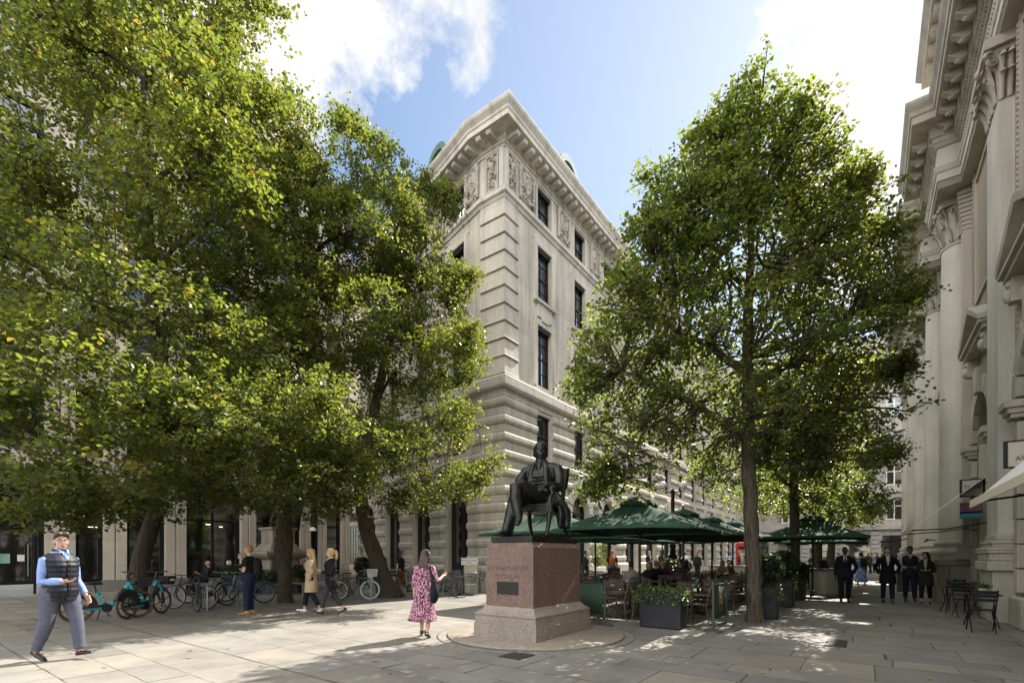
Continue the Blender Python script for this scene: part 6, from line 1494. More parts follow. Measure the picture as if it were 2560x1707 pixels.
# planters
def planter(lab, p, hx, hy, h, kind, rz, seed, bush=.75, grp='dark planters round the terrace'):
    r = empty('planter', p, rz, lab, 'planter', grp); b = MB()
    b.cbox(-hx, hx, -hy, hy, 0.002, h, .05, 0, .035, .02); b.build('box', M['planter'], r)
    s = MB(); s.cbox(-hx-.01, hx+.01, -hy+.01, hy-.01, h+.001, h+.012, .04); s.build('soil', cloth((.02, .016, .012)), r)
    rng = np.random.default_rng(seed)
    if kind == 'ivy':
        n = 2200; P = np.stack([rng.uniform(-hx-.14, hx+.14, n), rng.uniform(-hy-.12, hy+.12, n), np.abs(rng.normal(0, .065, n))+h-.03], 1)
        edge = np.maximum(np.abs(P[:, 0])/hx, np.abs(P[:, 1])/hy); P[:, 2] -= np.clip(edge-1, 0, 1)*.35
        T_ = []
        for k in range(16):
            side = rng.integers(0, 4); x0 = rng.uniform(-hx, hx); y0 = -hy-.07 if side < 2 else rng.uniform(-hy, hy); x0 = x0 if side < 2 else (hx+.09)*(1 if side == 2 else -1)
            L = rng.uniform(.08, .30); m = int(L*130); t = rng.uniform(0, 1, m); T_.append(np.stack([x0+rng.normal(0, .03, m)+t*.05, y0+rng.normal(0, .02, m), h+.02-t*L], 1))
        P = np.concatenate([P]+T_); leaf_mesh('ivy', P, rng.uniform(.035, .065, len(P)), rng, M['ivy'], r, spread=.7)
    else:
        n = 1500; t = rng.uniform(0, 1, n)**.7; a = rng.uniform(0, 6.28, n); rad = (hx*.8+.25*np.sin(t*3.0))*np.sqrt(rng.uniform(.1, 1, n)); P = np.stack([rad*np.cos(a), rad*np.sin(a)*.9, h+.05+t*bush], 1)
        leaf_mesh('shrub', P, rng.uniform(.05, .10, n), rng, M['shrub'], r, spread=.7)
        n2 = 900; P = np.stack([rng.uniform(-hx-.10, hx+.10, n2), rng.uniform(-hy-.1, hy+.1, n2), np.abs(rng.normal(0, .05, n2))+h-.01], 1); e = np.maximum(np.abs(P[:, 0])/hx, np.abs(P[:, 1])/hy); P[:, 2] -= np.clip(e-1, 0, 1)*.8
        leaf_mesh('trailing_ivy', P, rng.uniform(.03, .055, n2), rng, M['ivy'], r, spread=.7)
        s = MB()
        for k in range(6): a = k*1.05; s.tube([(0, 0, h), (hx*.3*math.cos(a), hy*.3*math.sin(a), h+bush*.5), (hx*.6*math.cos(a), hy*.6*math.sin(a), h+bush*.9)], [.012, .009, .004], 5)
        s.build('stem', M['bark'], r)
    return r
planter('wide dark metal planter overflowing with variegated ivy beside the pedestal', GP(1702, 1576)+N*.46+S*.22, .44, .20, .77, 'ivy', TH+math.pi/2, 31)
planter('tall dark planter with a bushy shrub right beside the bare tree trunk', GP(1944, 1549)+N*.27+S*.27, .25, .25, .78, 'shrub', TH, 32)
planter('second tall dark planter with a glossy shrub, just beyond the first', GP(1984, 1519)+N*.27+S*.27, .25, .25, .78, 'shrub', TH, 33, .85)
planter('third dark planter in the row, nearest the white counter', GP(2013, 1500)+N*.25+S*.25, .24, .24, .74, 'shrub', TH, 34, .5)
planter('dark planter with low greenery at the back of the terrace by the lamp post', AB(20.2, 6.3), .45, .2, .72, 'shrub', TH+math.pi/2, 35, .6)
# green wind-break banners on posts
def banner(lab, p, q, text=None):
    p = Vector((p[0], p[1], 0)); q = Vector((q[0], q[1], 0)); d = (q-p).normalized(); L = (q-p).length; rz = math.atan2(d.y, d.x)
    r = empty('banner_stand', p, rz, lab, 'banner', 'green banner barriers round the terrace')
    for x in (0, L):
        b = MB(); b.tube([(x, 0, .03), (x, 0, .985)], .026, 10); b.lathe([(.03, .98), (.03, 1.0), (.012, 1.012)], (x, 0, 0), 10); po = b.build('post', M['grey_post'], r)
        b = MB(); b.lathe([(.19, 0), (.19, .015), (.16, .04), (.04, .055), (.03, .06)], (x, 0, 0), 20); b.build('foot', M['grey_post'], po)
    b = MB(); rg = []
    for i in range(9):
        x = .045+(L-.09)*i/8; bow = .012*math.sin(i*1.3); rg.append([(x, -.004+bow, .24), (x, .004+bow, .24), (x, .004+bow*.3, .93), (x, -.004+bow*.3, .93)])
    b.loft(rg, 0, True); pa = b.build('panel', M['banner'], r)
    b = MB(); b.bar((.02, 0, .945), (L-.02, 0, .945), .014, 8); b.bar((.02, 0, .225), (L-.02, 0, .225), .014, 8); b.build('rail', M['banner'], r)
    if text:
        out = Vector((d.y, -d.x, 0))
        for tx, sz, zz in text:
            t = text_mesh('lettering', tx, sz, M['gold'], r, sign_matrix(p+d*L*.5+out*.022+Z*zz, d, out), .003, sx=.85)
            t.data.transform(Matrix.Rotation(-rz, 4, 'Z'))
        e = MB(); pts = [(L*.5+.15*math.cos(a), -.020, .60+.20*math.sin(a)) for a in [2*math.pi*j/32 for j in range(33)]]; e.tube(pts, .0022, 4); e.build('oval_emblem', M['gold'], r)
    return r
p1, p2 = GP(1783, 1579), GP(1827, 1564)
banner('green banner on grey posts with gold lettering right of the ivy planter', p1, p1+S*1.12, [('Savage', .085, .66), ('& Dulse', .08, .565)])
banner('green banner close behind the pedestal', GP(1512, 1564)+N*1.25, GP(1512, 1564))
banner('green banner at the back of the terrace under the red capped man', AB(23.0, 8.6), AB(23.0, 7.2))
banner('green banner at the back of the terrace left of the planter greenery', AB(20.6, 9.6), AB(21.9, 9.6))
# chairs with wooden slats on tube frames
def slat_chair(lab, grp, metal=False):
    r = empty('cafe_chair', (0, 0, 0), 0, lab, 'chair', grp)
    wd = M['steel'] if metal else M['wood_slat']; fm = M['steel'] if metal else M['wood_slat']
    s = MB()
    for k in range(7): y = -.20+.066*k; s.cbox(-.20, .20, y-.026, y+.026, .445, .462, .008)
    s.build('seat', wd, r)
    b = MB()
    for k in range(6): z = .52+.062*k; y = .215+.015*k; b.loft([[(-.205+.41*i/6, y-.022*math.cos(math.pi*(i/6-.5))*-1-.008, z), (-.205+.41*i/6, y+.022*math.cos(math.pi*(i/6-.5))+.008, z), (-.205+.41*i/6, y+.022*math.cos(math.pi*(i/6-.5))+.008, z+.042), (-.205+.41*i/6, y+.022*math.cos(math.pi*(i/6-.5))-.008, z+.042)] for i in range(7)], 0, False)
    b.tube([(-.215, .19, .45), (-.215, .235, .66), (-.21, .285, .875), (-.17, .30, .90), (.17, .30, .90), (.21, .285, .875), (.215, .235, .66), (.215, .19, .45)], .013, 7); b.build('backrest', wd, r)
    for sx in (-1, 1):
        l = MB(); l.tube([(sx*.21, -.20, .45), (sx*.222, -.235, 0)], [.014, .012], 7); l.build('leg', fm, r)
        l = MB(); l.tube([(sx*.215, .19, .455), (sx*.225, .25, 0)], [.014, .012], 7); l.build('leg', fm, r)
        a = MB(); a.tube([(sx*.216, .255, .67), (sx*.235, .05, .675), (sx*.235, -.16, .665), (sx*.225, -.205, .60), (sx*.212, -.205, .45)], .011, 7); a.build('armrest', fm, r)
    return r
def cafe_table(lab, grp, metal=False):
    r = empty('cafe_table', (0, 0, 0), 0, lab, 'table', grp)
    b = MB(); b.cbox(-.34, .34, -.34, .34, .715, .745, .03); b.build('tabletop', M['wood_slat'] if not metal else M['steel'], r)
    b = MB(); b.tube([(0, 0, .05), (0, 0, .715)], .032, 10); b.build('column', M['dark_metal'], r)
    b = MB()
    for k in range(4): a = math.pi/4+k*math.pi/2; b.tube([(0, 0, .09), (.2*math.cos(a), .2*math.sin(a), .05), (.3*math.cos(a), .3*math.sin(a), .012)], [.022, .018, .015], 7)
    b.build('foot', M['dark_metal'], r); return r
CG = 'slatted cafe chairs on the terrace'; TG = 'square cafe tables on the terrace'
rr = random.Random(5); ch0 = slat_chair('slatted wooden cafe chair among the tables under the green parasols', CG); tb0 = cafe_table('small square cafe table under the green parasols', TG)
first = [True, True]
def put_table(p, rz, lab=None):
    o = tb0 if first[0] else dup(tb0, p, rz); first[0] = False; o.location = p; o.rotation_euler = (0, 0, rz)
    if lab: o['label'] = lab
    return o
def put_chair(p, rz, lab=None):
    o = ch0 if first[1] else dup(ch0, p, rz); first[1] = False; o.location = p; o.rotation_euler = (0, 0, rz)
    if lab: o['label'] = lab
    return o
tabs = []
for i, a in enumerate((11.2, 13.1, 15.0, 17.0, 19.0, 21.0, 23.0)):
    for j, bb in enumerate((3.55, 5.45, 7.2, 8.9)):
        if i == 6 and j == 3 or (i == 5 and j == 3): continue
        if i == 0 and j == 3: continue
        p = AB(a+rr.uniform(-.12, .12), bb+rr.uniform(-.1, .1)); rz = TH+R(rr.uniform(-6, 6))
        if any((p-q).length < .55 for q in spots_): p = p+S*.62
        if (p-AB(20.2, 6.3)).length < .9: continue
        tabs.append((p, rz, i, j)); put_table(p, rz, 'cafe table with orange pot behind the pedestal, nearest its banner' if (i, j) == (0, 2) else ('cafe table just behind the gold lettered banner' if (i, j) == (0, 0) else None))
        for k in range(4):
            if rr.random() < .12: continue
            q = rz+k*math.pi/2; dist = .58+rr.uniform(-.06, .12)
            cp = p+Vector((math.cos(q), math.sin(q), 0))*dist; cz = q+math.pi/2+math.pi+R(rr.uniform(-14, 14))
            # chair backs face outwards: local +Y is the back
            cz = q-math.pi/2+R(rr.uniform(-12, 12))
            lab = None
            if (i, j) == (0, 0): lab = ['slatted chair at the far side of the table behind the lettered banner', 'slatted chair between the ivy planter and the lettered banner', 'slatted chair nearest the viewer beside the lettered banner', 'slatted chair on the passage side just behind the lettered banner'][k]
            put_chair(cp, cz, lab)
# things on the tables
def small(name, lab, cat, p, mb, mat, grp=None): o = mb.build(name, mat, None, loc=p); return tag(o, lab, cat, grp)
q = [t for t in tabs if t[2:] == (0, 2)][0][0]
b = MB(); b.lathe([(.05, 0), (.06, .02), (.062, .10), (.055, .14), (.05, .14)], (0, 0, 0), 14); small('pot', 'orange pot on the cafe table behind the pedestal', 'pot', q+Vector((.05, 0, .746)), b, plain('orange_glaze', (.55, .25, .02), .35))
b = MB(); b.lathe([(.04, 0), (.045, .08), (.03, .16), (.014, .2), (.014, .26)], (0, 0, 0), 12); q = [t for t in tabs if t[2:] == (1, 0)][0][0]; small('bottle', 'green bottle on a cafe table behind the lettered banner', 'bottle', q+Vector((0, .1, .746)), b, plain('teal_glass', (.02, .16, .11), .2))
GG = 'glasses on the cafe tables'
for t in tabs:
    if t[2] < 1: continue
    for k in range(2):
        b = MB(); b.lathe([(.03, 0), (.034, .10), (.031, .10), (.028, .01)], (0, 0, 0), 10); small('glass', 'small clear drinking glass on a terrace cafe table', 'glass', t[0]+Vector((rr.uniform(-.22, .22), rr.uniform(-.22, .22), .746)), b, M['steel'], GG)
# blue throws and a jacket on chair backs
for (u, d, c, lab) in ((1500, 13.6, (.05, .09, .13), 'blue grey throw over a chair back near the pedestal banner'), (1648, 13.2, (.04, .10, .14), 'teal throw over a chair back behind the ivy planter'), (1668, 13.4, (.16, .09, .055), 'brown throw over a chair back behind the ivy planter')):
    p = PD(u, d); best = min([o for o in bpy.data.objects if o.name.startswith('cafe_chair') and o.parent is None], key=lambda o: (o.location-p).length)
    b = MB(); b.loft([[(-.19+.38*i/8, y+.006*math.sin(i*2), z) for y, z in ((.205, .50), (.265, .88), (.30, .918), (.335, .88), (.30, .40), (.312, .40), (.350, .885), (.30, .932), (.25, .885), (.193, .50))] for i in range(9)], 0, True)
    o = b.build('throw', cloth(c)); o.location = best.location; o.rotation_euler = best.rotation_euler; tag(o, lab, 'throw')
# metal chairs and tables before the left face of the corner building
LCG = 'thin metal chairs by the corner building'; LTG = 'tables by the corner building'
mc = slat_chair('thin grey metal chair at a table by the corner building', LCG, True); mt = cafe_table('small square table by the corner building', LTG, False)
f0 = True
for n_, (u, v) in enumerate(((1158, 1487), (1105, 1479), (1062, 1473), (1128, 1470), (1180, 1474), (1020, 1466))):
    p = GP(u, v); rz = R(rr.uniform(-10, 30))
    o = mt if f0 else dup(mt, p, rz); o.location = p; o.rotation_euler = (0, 0, rz)
    if n_ == 0: o['label'] = 'small square table nearest the pedestal by the corner building'
    else: o['label'] = 'small square table by the corner building'
    for k in range(3 if n_ % 2 else 4):
        q = rz+k*math.pi/2+.3; cp = p+Vector((math.cos(q), math.sin(q), 0))*.62; cz = q-math.pi/2+R(rr.uniform(-15, 15))
        c_ = mc if f0 and k == 0 else dup(mc, cp, cz); c_.location = cp; c_.rotation_euler = (0, 0, cz)
    f0 = False
# lamp post
lp = empty('lamp_post', PD(1682, 21.5), 0, 'black cast iron lamp post with fluted base rising through the parasols', 'lamp post'); b = MB()
b.lathe([(.34, 0), (.34, .12), (.30, .16), (.27, .30), (.26, .95), (.30, 1.0), (.33, 1.06), (.33, 1.14), (.22, 1.2), (.16, 1.4), (.20, 1.46), (.20, 1.52), (.13, 1.6), (.11, 1.9), (.15, 1.95), (.15, 2.0), (.09, 2.08), (.075, 4.3), (.10, 4.35), (.06, 4.5)], (0, 0, 0), 18); b.build('post', M['dark_metal'], lp)
b = MB(); b.tube([(-.45, 0, 4.42), (.0, 0, 4.36), (.45, 0, 4.42)], .03, 8); b.build('crossbar', M['dark_metal'], lp)
for sx in (-1, 1):
    b = MB(); b.ell((sx*.45, 0, 4.66), (.17, .17, .19), 16, k=10); b.lathe([(.06, 4.40), (.09, 4.46), (.09, 4.5)], (sx*.45, 0, 0), 10); b.build('globe', plain('lamp_globe_%d' % (sx+1), (.6, .6, .58), .2), lp)
# telephone box
tbx = empty('telephone_box', PD(1862, 36), TH, 'red telephone box half hidden by the bare tree trunk', 'telephone box'); b = MB()
for sx in (-1, 1):
    for sy in (-1, 1): b.box(sx*.45-.07, sx*.45+.07, sy*.45-.07, sy*.45+.07, 0, 2.2)
b.box(-.52, .52, -.52, .52, 2.201, 2.42); b.lathe([(.70, 0), (.6, .1), (.35, .18), (.02, .22)], (0, 0, 2.421), 4, 0, False, math.pi/4, math.pi/4+2*math.pi)
for sx in (-1, 1): b.box(sx*.45-.02, sx*.45+.02, -.379, .379, 0, .35); b.box(-.379, .379, sx*.45-.02, sx*.45+.02, 0, .35)
for k in range(7):
    for sx in (-1, 1): b.box(sx*.45-.012, sx*.45+.012, -.379, .379, .5+.25*k, .53+.25*k); b.box(-.379, .379, sx*.45-.012, sx*.45+.012, .5+.25*k, .53+.25*k)
b.build('frame', M['red'], tbx); b = MB(); b.box(-.43, .43, -.43, .43, .36, 2.2); b.build('glazing', M['glass'], tbx); b = MB(); b.box(-.46, .46, -.526, -.521, 2.26, 2.38); b.build('sign', M['white'], tbx)
# white curved counter with a till
wc = empty('serving_counter', GP(2098, 1491)+Vector((0, .35, 0)), 0, 'white serving counter under the dark parasol', 'counter'); b = MB()
b.cbox(-.66, .66, -.30, .55, 0, 1.02, .18); b.build('body', M['cream'], wc); b = MB(); b.cbox(-.70, .70, -.34, .59, 1.021, 1.06, .18); b.build('worktop', M['steel'], wc)
b = MB(); b.cbox(-.22, .12, -.14, .14, 0, .10, .02); b.loft([[(-.2, -.10, .10), (.1, -.10, .10), (.1, .05, .10), (-.2, .05, .10)], [(-.2, .0, .32), (.1, .0, .32), (.1, .05, .32), (-.2, .05, .32)]], 0, False); tl = tag(b.build('till', M['black_plastic'], None, loc=rootloc(wc)+Vector((-.35, 0, 1.061))), 'black till standing on the white counter', 'till')
for (a, bb, ln, lab) in ((26.2, 5.2, 2.6, 'long grey counter at the back of the terrace near the telephone box'), (24.6, 3.6, 1.8, 'dark service station behind the far chairs')):
    c_ = empty('service_bar', AB(a, bb), TH+math.pi/2, lab, 'bar'); b = MB(); b.cbox(-ln/2, ln/2, -.3, .3, 0, 1.0, .03); b.build('body', M['grey_post'] if ln < 2 else M['far'], c_); b = MB(); b.cbox(-ln/2-.04, ln/2+.04, -.34, .34, 1.001, 1.05, .03); b.build('top', M['steel'], c_)
# box planter with pale grasses by the facade
gp = empty('box_planter', PD(1497, 26), TH, 'white planter with tall feathery green plants by the facade', 'planter'); b = MB(); b.cbox(-.55, .55, -.25, .25, .45, .95, .02); b.build('box', M['white'], gp); b = MB(); b.cbox(-.5, .5, -.2, .2, 0, .449, .02); b.build('stand', M['dark_metal'], gp)
rng = np.random.default_rng(77); n = 900; t = rng.uniform(0, 1, n); x = rng.uniform(-.5, .5, n); P = np.stack([x+t*rng.normal(0, .18, n), rng.uniform(-.2, .2, n)+t*rng.normal(0, .12, n), .95+t*(.9+.5*np.sin(x*9))], 1)
leaf_mesh('foliage', P, .12, rng, M['ivy'], gp, pitch=.9, spread=.3, wide=.16)
# ---------------------------------------------------------------- bicycles
def wheel(parent, c, r, tyre, rimm, spokes=20, fat=.019, thick=.0022, steer=0., blades=False):
    Mx = Matrix.Translation(c) @ Matrix.Rotation(steer, 4, 'Z')
    t = MB(Mx); t.tube([((r-fat)*math.cos(a), 0, (r-fat)*math.sin(a)) for a in [2*math.pi*k/36 for k in range(37)]], fat, 8); w = t.build('wheel', tyre, parent)
    q = MB(Mx); rr_ = r-2*fat-.006
    q.tube([(rr_*math.cos(a), 0, rr_*math.sin(a)) for a in [2*math.pi*k/36 for k in range(37)]], [(.012, .009)]*37, 6); q.build('rim', rimm, w)
    q = MB(Mx)
    if blades:
        for k in range(6): a = k*math.pi/3+.3; q.tube([(.03*math.cos(a), 0, .03*math.sin(a)), (rr_*math.cos(a), 0, rr_*math.sin(a))], [(.018, .012), (.012, .009)], 6)
        q.tube([(0, -.05, 0), (0, .05, 0)], .05, 14)
    else:
        for k in range(spokes): a = 2*math.pi*k/spokes; sg = 1 if k % 2 else -1; q.tube([(.02*math.cos(a+.9*sg), .03*sg, .02*math.sin(a+.9*sg)), (rr_*math.cos(a), 0, rr_*math.sin(a))], thick, 3, cap=False)
        q.tube([(0, -.045, 0), (0, .045, 0)], .022, 10)
    q.build('spokes', rimm, w); return w
def bicycle(lab, p, rz, paint, tyre=None, rimm=None, bars='flat', basket=None, guards=None, step=False, r=.345, steer=0., lean=0., rack=False, light=None, saddle=None, rear_tyre=None):
    """local +X is forwards; origin on the ground below the front hub"""
    b0 = empty('bicycle', p, rz, lab, 'bicycle', 'bicycles at the stands'); b0.rotation_euler = (lean, 0, rz)
    tyre = tyre or M['tyre']; rimm = rimm or M['steel']; B = 1.06
    wheel(b0, (0, 0, r), r, tyre, rimm, steer=steer); wheel(b0, (-B, 0, r), r, rear_tyre or M['tyre'], rimm)
    hd0, hd1 = (-.14, 0, .70), (-.19, 0, .86); bb = (-.62, 0, .28); st_ = (-.76, 0, .80)
    f = MB(); t = lambda a, c, q=.016: f.tube([a, c], q, 8)
    t(hd0, hd1, .021)
    if step: f.tube([(-.15, 0, .72), (-.35, 0, .46), bb], .020, 8); f.tube([(-.18, 0, .82), (-.42, 0, .55), (-.70, 0, .50)], .014, 8)
    else: t((-.15, 0, .72), bb, .018); t((-.18, 0, .83), (-.745, 0, .74), .015)
    t(bb, st_, .015)
    for sy in (-1, 1): t((-.62, sy*.03, .28), (-B, sy*.06, r), .009); t((-.745, sy*.01, .74), (-B, sy*.06, r), .008)
    f.build('frame', paint, b0)
    f = MB(Matrix.Rotation(0, 4, 'Z'))
    for sy in (-1, 1): f.tube([(-.135, sy*.05, .69), (-.08, sy*.055, .55), (0, sy*.05, r)], .011, 7)
    f.tube([(-.135, -.05, .695), (-.135, .05, .695)], .014, 7); f.build('fork', paint, b0)
    h = MB(); h.tube([hd1, (-.205, 0, .93), (-.16, 0, .97)], .013, 7)
    if bars == 'drop':
        for sy in (-1, 1): h.tube([(-.14, 0, .97), (-.14, sy*.19, .97), (-.05, sy*.21, .97), (.0, sy*.21, .91), (-.05, sy*.21, .84), (-.12, sy*.21, .83)], .013, 7)
    elif bars == 'swept': 
        for sy in (-1, 1): h.tube([(-.16, 0, .98), (-.10, sy*.14, 1.02), (-.18, sy*.26, 1.03), (-.32, sy*.29, 1.0)], .012, 7)
    else: h.tube([(-.18, -.30, 1.0), (-.15, -.12, .98), (-.15, .12, .98), (-.18, .30, 1.0)], .012, 7)
    h.build('handlebar', M['black_plastic'] if bars != 'swept' else M['steel'], b0)
    s = MB(); s.tube([st_, (-.79, 0, .92)], .012, 7); s.loft([[(-.79+x, y*w, .93+zz) for y, zz in ((-1, -.012), (-.8, .018), (0, .026), (.8, .018), (1, -.012), (0, -.018))] for x, w in ((.16, .018), (.08, .03), (-.02, .055), (-.10, .075), (-.125, .05))], 0, True); s.build('saddle', saddle or M['black_plastic'], b0)
    c = MB(); c.lathe([(.09, -.004), (.095, 0), (.09, .004)], (0, 0, 0), 20); c.v = [(-.62+x, -.045+z, .28+y) for x, y, z in c.v]
    c.tube([(-.62, -.06, .28), (-.55, -.06, .13)], .009, 6); c.tube([(-.62, .06, .28), (-.69, .06, .43)], .009, 6); c.tube([(-.55, -.07, .13), (-.55, -.15, .13)], [(.02, .008)]*2, 6); c.tube([(-.69, .07, .43), (-.69, .15, .43)], [(.02, .008)]*2, 6)
    c.tube([(-.62, -.045, .37), (-1.06, -.045, .385)], .005, 4); c.tube([(-.62, -.045, .19), (-1.06, -.045, .305)], .005, 4); c.build('crank', M['dark_metal'], b0)
    if guards is not None:
        for cx in (0, -B):
            g_ = MB(); rr_ = r+.022; g_.loft([[(cx+rr_*math.cos(a), y, r+rr_*math.sin(a)+zz) for y, zz in ((-.028, -.012), (0, .004), (.028, -.012), (0, -.002))] for a in [R(20 if cx == 0 else -10)+R(150 if cx == 0 else 190)*k/16 for k in range(17)]], 0, True); g_.build('mudguard', guards, b0)
    if basket is not None:
        k_ = MB(); z0, z1 = .82, 1.06
        for tt in range(5): zz = z0+(z1-z0)*tt/4; e = .03*tt/4; k_.tube([(-.06-e, -.13-e, zz), (.22+e, -.13-e, zz), (.22+e, .13+e, zz), (-.06-e, .13+e, zz), (-.06-e, -.13-e, zz)], .006 if tt < 4 else .012, 5)
        for i in range(8):
            for sy in (-1, 1): x = -.06+.04*i; k_.bar((x, sy*.13, z0), (x*1.1, sy*.16, z1), .006, 4)
        for i in range(7): y = -.13+.0433*i; k_.bar((.22, y, z0), (.25, y*1.2, z1), .006, 4); k_.bar((-.06, y, z0), (-.09, y*1.2, z1), .006, 4); k_.bar((-.06, y, z0), (.22, y, z0), .006, 4)
        k_.build('basket', basket, b0)
    if rack:
        k_ = MB(); k_.tube([(-.80, -.06, .76), (-1.25, -.06, .76), (-1.25, .06, .76), (-.80, .06, .76)], .006, 5)
        for sy in (-1, 1): k_.bar((-1.1, sy*.06, .76), (-B, sy*.065, r), .006, 5)
        k_.build('rack', M['dark_metal'], b0)
    if light: k_ = MB(); k_.cbox(-1.30, -1.26, -.045, .045, .70, .76, .01); k_.build('rear_light', plain('rear_reflector', (.5, .012, .012), .25), b0)
    return b0
def ebike(lab, p, rz, steer=0., text=True, panel=False):
    b0 = empty('electric_bicycle', p, rz, lab, 'electric bicycle', 'blue hire bicycles')
    r = .345; B = 1.16
    wheel(b0, (0, 0, r), r, M['tyre_brown'], M['black_plastic'], fat=.026, blades=True, steer=steer); wheel(b0, (-B, 0, r), r, M['tyre_brown'], M['black_plastic'], fat=.026, blades=True)
    f = MB()
    def slab(pts, w): f.loft([[(x, y*w*k, z+dz) for y, dz, k in ((-1, -h*.6, 1), (-1, h*.6, 1), (-.6, h, 1), (.6, h, 1), (1, h*.6, 1), (1, -h*.6, 1), (.6, -h, 1), (-.6, -h, 1))] for x, z, h in pts], 0, True)
    slab([(-.14, .86, .03), (-.19, .84, .075), (-.27, .70, .085), (-.40, .52, .075), (-.50, .38, .07), (-.60, .325, .065), (-.74, .31, .055), (-.95, .31, .045), (-1.14, .335, .035)], .045)
    slab([(-.60, .36, .04), (-.68, .40, .09), (-.72, .50, .10), (-.77, .62, .09), (-.80, .70, .05)], .04)
    for sy in (-1, 1): f.tube([(-.155, sy*.045, .80), (-.10, sy*.055, .66), (-.065, sy*.06, .56)], [.026, .028, .024], 8)
    f.tube([(-.16, -.05, .80), (-.16, .05, .80)], .03, 8)
    fr_ = f.build('frame', M['cyan'], b0)
    f = MB()
    for sy in (-1, 1): f.tube([(-.068, sy*.06, .57), (0, sy*.062, r)], [.026, .022], 8)
    f.build('fork', M['black_plastic'], b0)
    f = MB(); f.tube([(-.16, 0, .88), (-.20, 0, 1.0), (-.21, 0, 1.06), (-.15, 0, 1.10)], [.034, .032, .030, .028], 10); f.tube([(-.24, -.30, 1.15), (-.16, -.12, 1.11), (-.16, .12, 1.11), (-.24, .30, 1.15)], .017, 8)
    for sy in (-1, 1): f.tube([(-.24, sy*.24, 1.14), (-.14, sy*.27, 1.12)], .008, 5); f.tube([(-.20, sy*.18, 1.13), (-.20, sy*.19, 1.21)], .007, 5)
    f.cbox(-.20, -.08, -.05, .05, 1.095, 1.13, .01); f.build('handlebar', M['black_plastic'], b0)
    f = MB(); f.loft([[(x0, -.17, .78), (x1, -.17, .78), (x1, .17, .78), (x0, .17, .78)] for x0, x1 in ((-.02, .23),)] + [[(-.05, -.20, 1.0), (.28, -.20, 1.0), (.28, .20, 1.0), (-.05, .20, 1.0)], [(-.02, -.18, 1.0), (.25, -.18, 1.0), (.25, .18, 1.0), (-.02, .18, 1.0)], [(.0, -.15, .80), (.21, -.15, .80), (.21, .15, .80), (.0, .15, .80)]], 0, False); f.tube([(-.14, 0, .86), (.02, 0, .80)], .02, 6); bk_ = f.build('basket', M['black_plastic'], b0)
    f = MB(); f.box(.02, .20, -.1985, -.1945, .87, .93); f.build('plate', M['white'], bk_) if panel else None
    f = MB(); f.tube([(-.80, 0, .66), (-.84, 0, .86)], .018, 8); f.loft([[(-.86+x, y*w, .885+zz) for y, zz in ((-1, -.02), (-.8, .022), (0, .034), (.8, .022), (1, -.02), (0, -.03))] for x, w in ((.17, .02), (.08, .04), (-.02, .07), (-.11, .095), (-.14, .06))], 0, True); f.build('saddle', M['black_plastic'], b0)
    f = MB(); f.loft([[(-B+rr_*math.cos(a), y, r+rr_*math.sin(a)) for rr_, y in ((.385, -.035), (.385, .035), (.22, .035), (.22, -.035))] for a in [R(5)+R(150)*k/14 for k in range(15)]], 0, False); f.loft([[(.38*math.cos(a), y, r+.38*math.sin(a)+zz) for y, zz in ((-.04, -.015), (0, .004), (.04, -.015), (0, -.003))] for a in [R(60)+R(120)*k/12 for k in range(13)]], 0, True); f.build('mudguard', M['black_plastic'], b0)
    f = MB(); f.loft([[(-.53+x, -.055, .60+z), (-.53+x+.05, -.055, .60+z), (-.53+x+.05, .055, .60+z), (-.53+x, .055, .60+z)] for x, z in ((.02, -.17), (.20, .12), (.24, .16))], 0, False); f.build('battery', M['black_plastic'], b0)
    f = MB(); f.lathe([(.10, -.01), (.105, 0), (.10, .01)], (0, 0, 0), 20); f.v = [(-.62+x, -.068+z, .30+y) for x, y, z in f.v]; f.loft([[(-1.16, -.075, .36), (-1.16, -.06, .36), (-1.16, -.06, .31), (-1.16, -.075, .31)], [(-.62, -.08, .40), (-.62, -.06, .40), (-.62, -.06, .33), (-.62, -.08, .33)]], 0, False)
    f.tube([(-.62, -.09, .30), (-.60, -.09, .12)], .011, 6); f.tube([(-.62, .09, .30), (-.64, .09, .48)], .011, 6); f.tube([(-.60, -.09, .12), (-.60, -.19, .12)], [(.03, .011)]*2, 6); f.tube([(-.64, .09, .48), (-.64, .19, .48)], [(.03, .011)]*2, 6); f.tube([(-.70, .10, .28), (-.74, .22, .01)], .013, 6); f.build('crank', M['black_plastic'], b0)
    if text:
        f = MB(); f.loft([[(-.655+dx, -.0463, .42+dz), (-.575+dx, -.0463, .40+dz), (-.575+dx, -.0443, .40+dz), (-.655+dx, -.0443, .42+dz)] for dx, dz in ((-.03, -.02), (-.135, .24))], 0, False); f.build('patch', M['forest'], fr_)
        f = MB(); f.loft([[(-.31+dx, -.0473, .67+dz), (-.26+dx, -.0473, .60+dz), (-.26+dx, -.0453, .60+dz), (-.31+dx, -.0453, .67+dz)] for dx, dz in ((-.02, -.02), (-.08, -.10), (-.15, -.2))], 0, True); f.build('patch', M['forest'], fr_)
        # lettering runs down the seat mast
        a = math.atan2(-.25, .10); right = Vector((.36, 0, -.93)).normalized(); upv = Vector((.93, 0, .36)).normalized(); M_ = Matrix.Identity(4)
        for i in range(3): M_[i][0] = right[i]; M_[i][1] = upv[i]; M_[i][2] = (0, -1, 0)[i]; M_[i][3] = (-.698, -.0495, .525)[i]
        t = text_mesh('lettering', 'forest', .085, M['white'], fr_, Matrix.Translation(rootloc(fr_)) @ M_, .002)
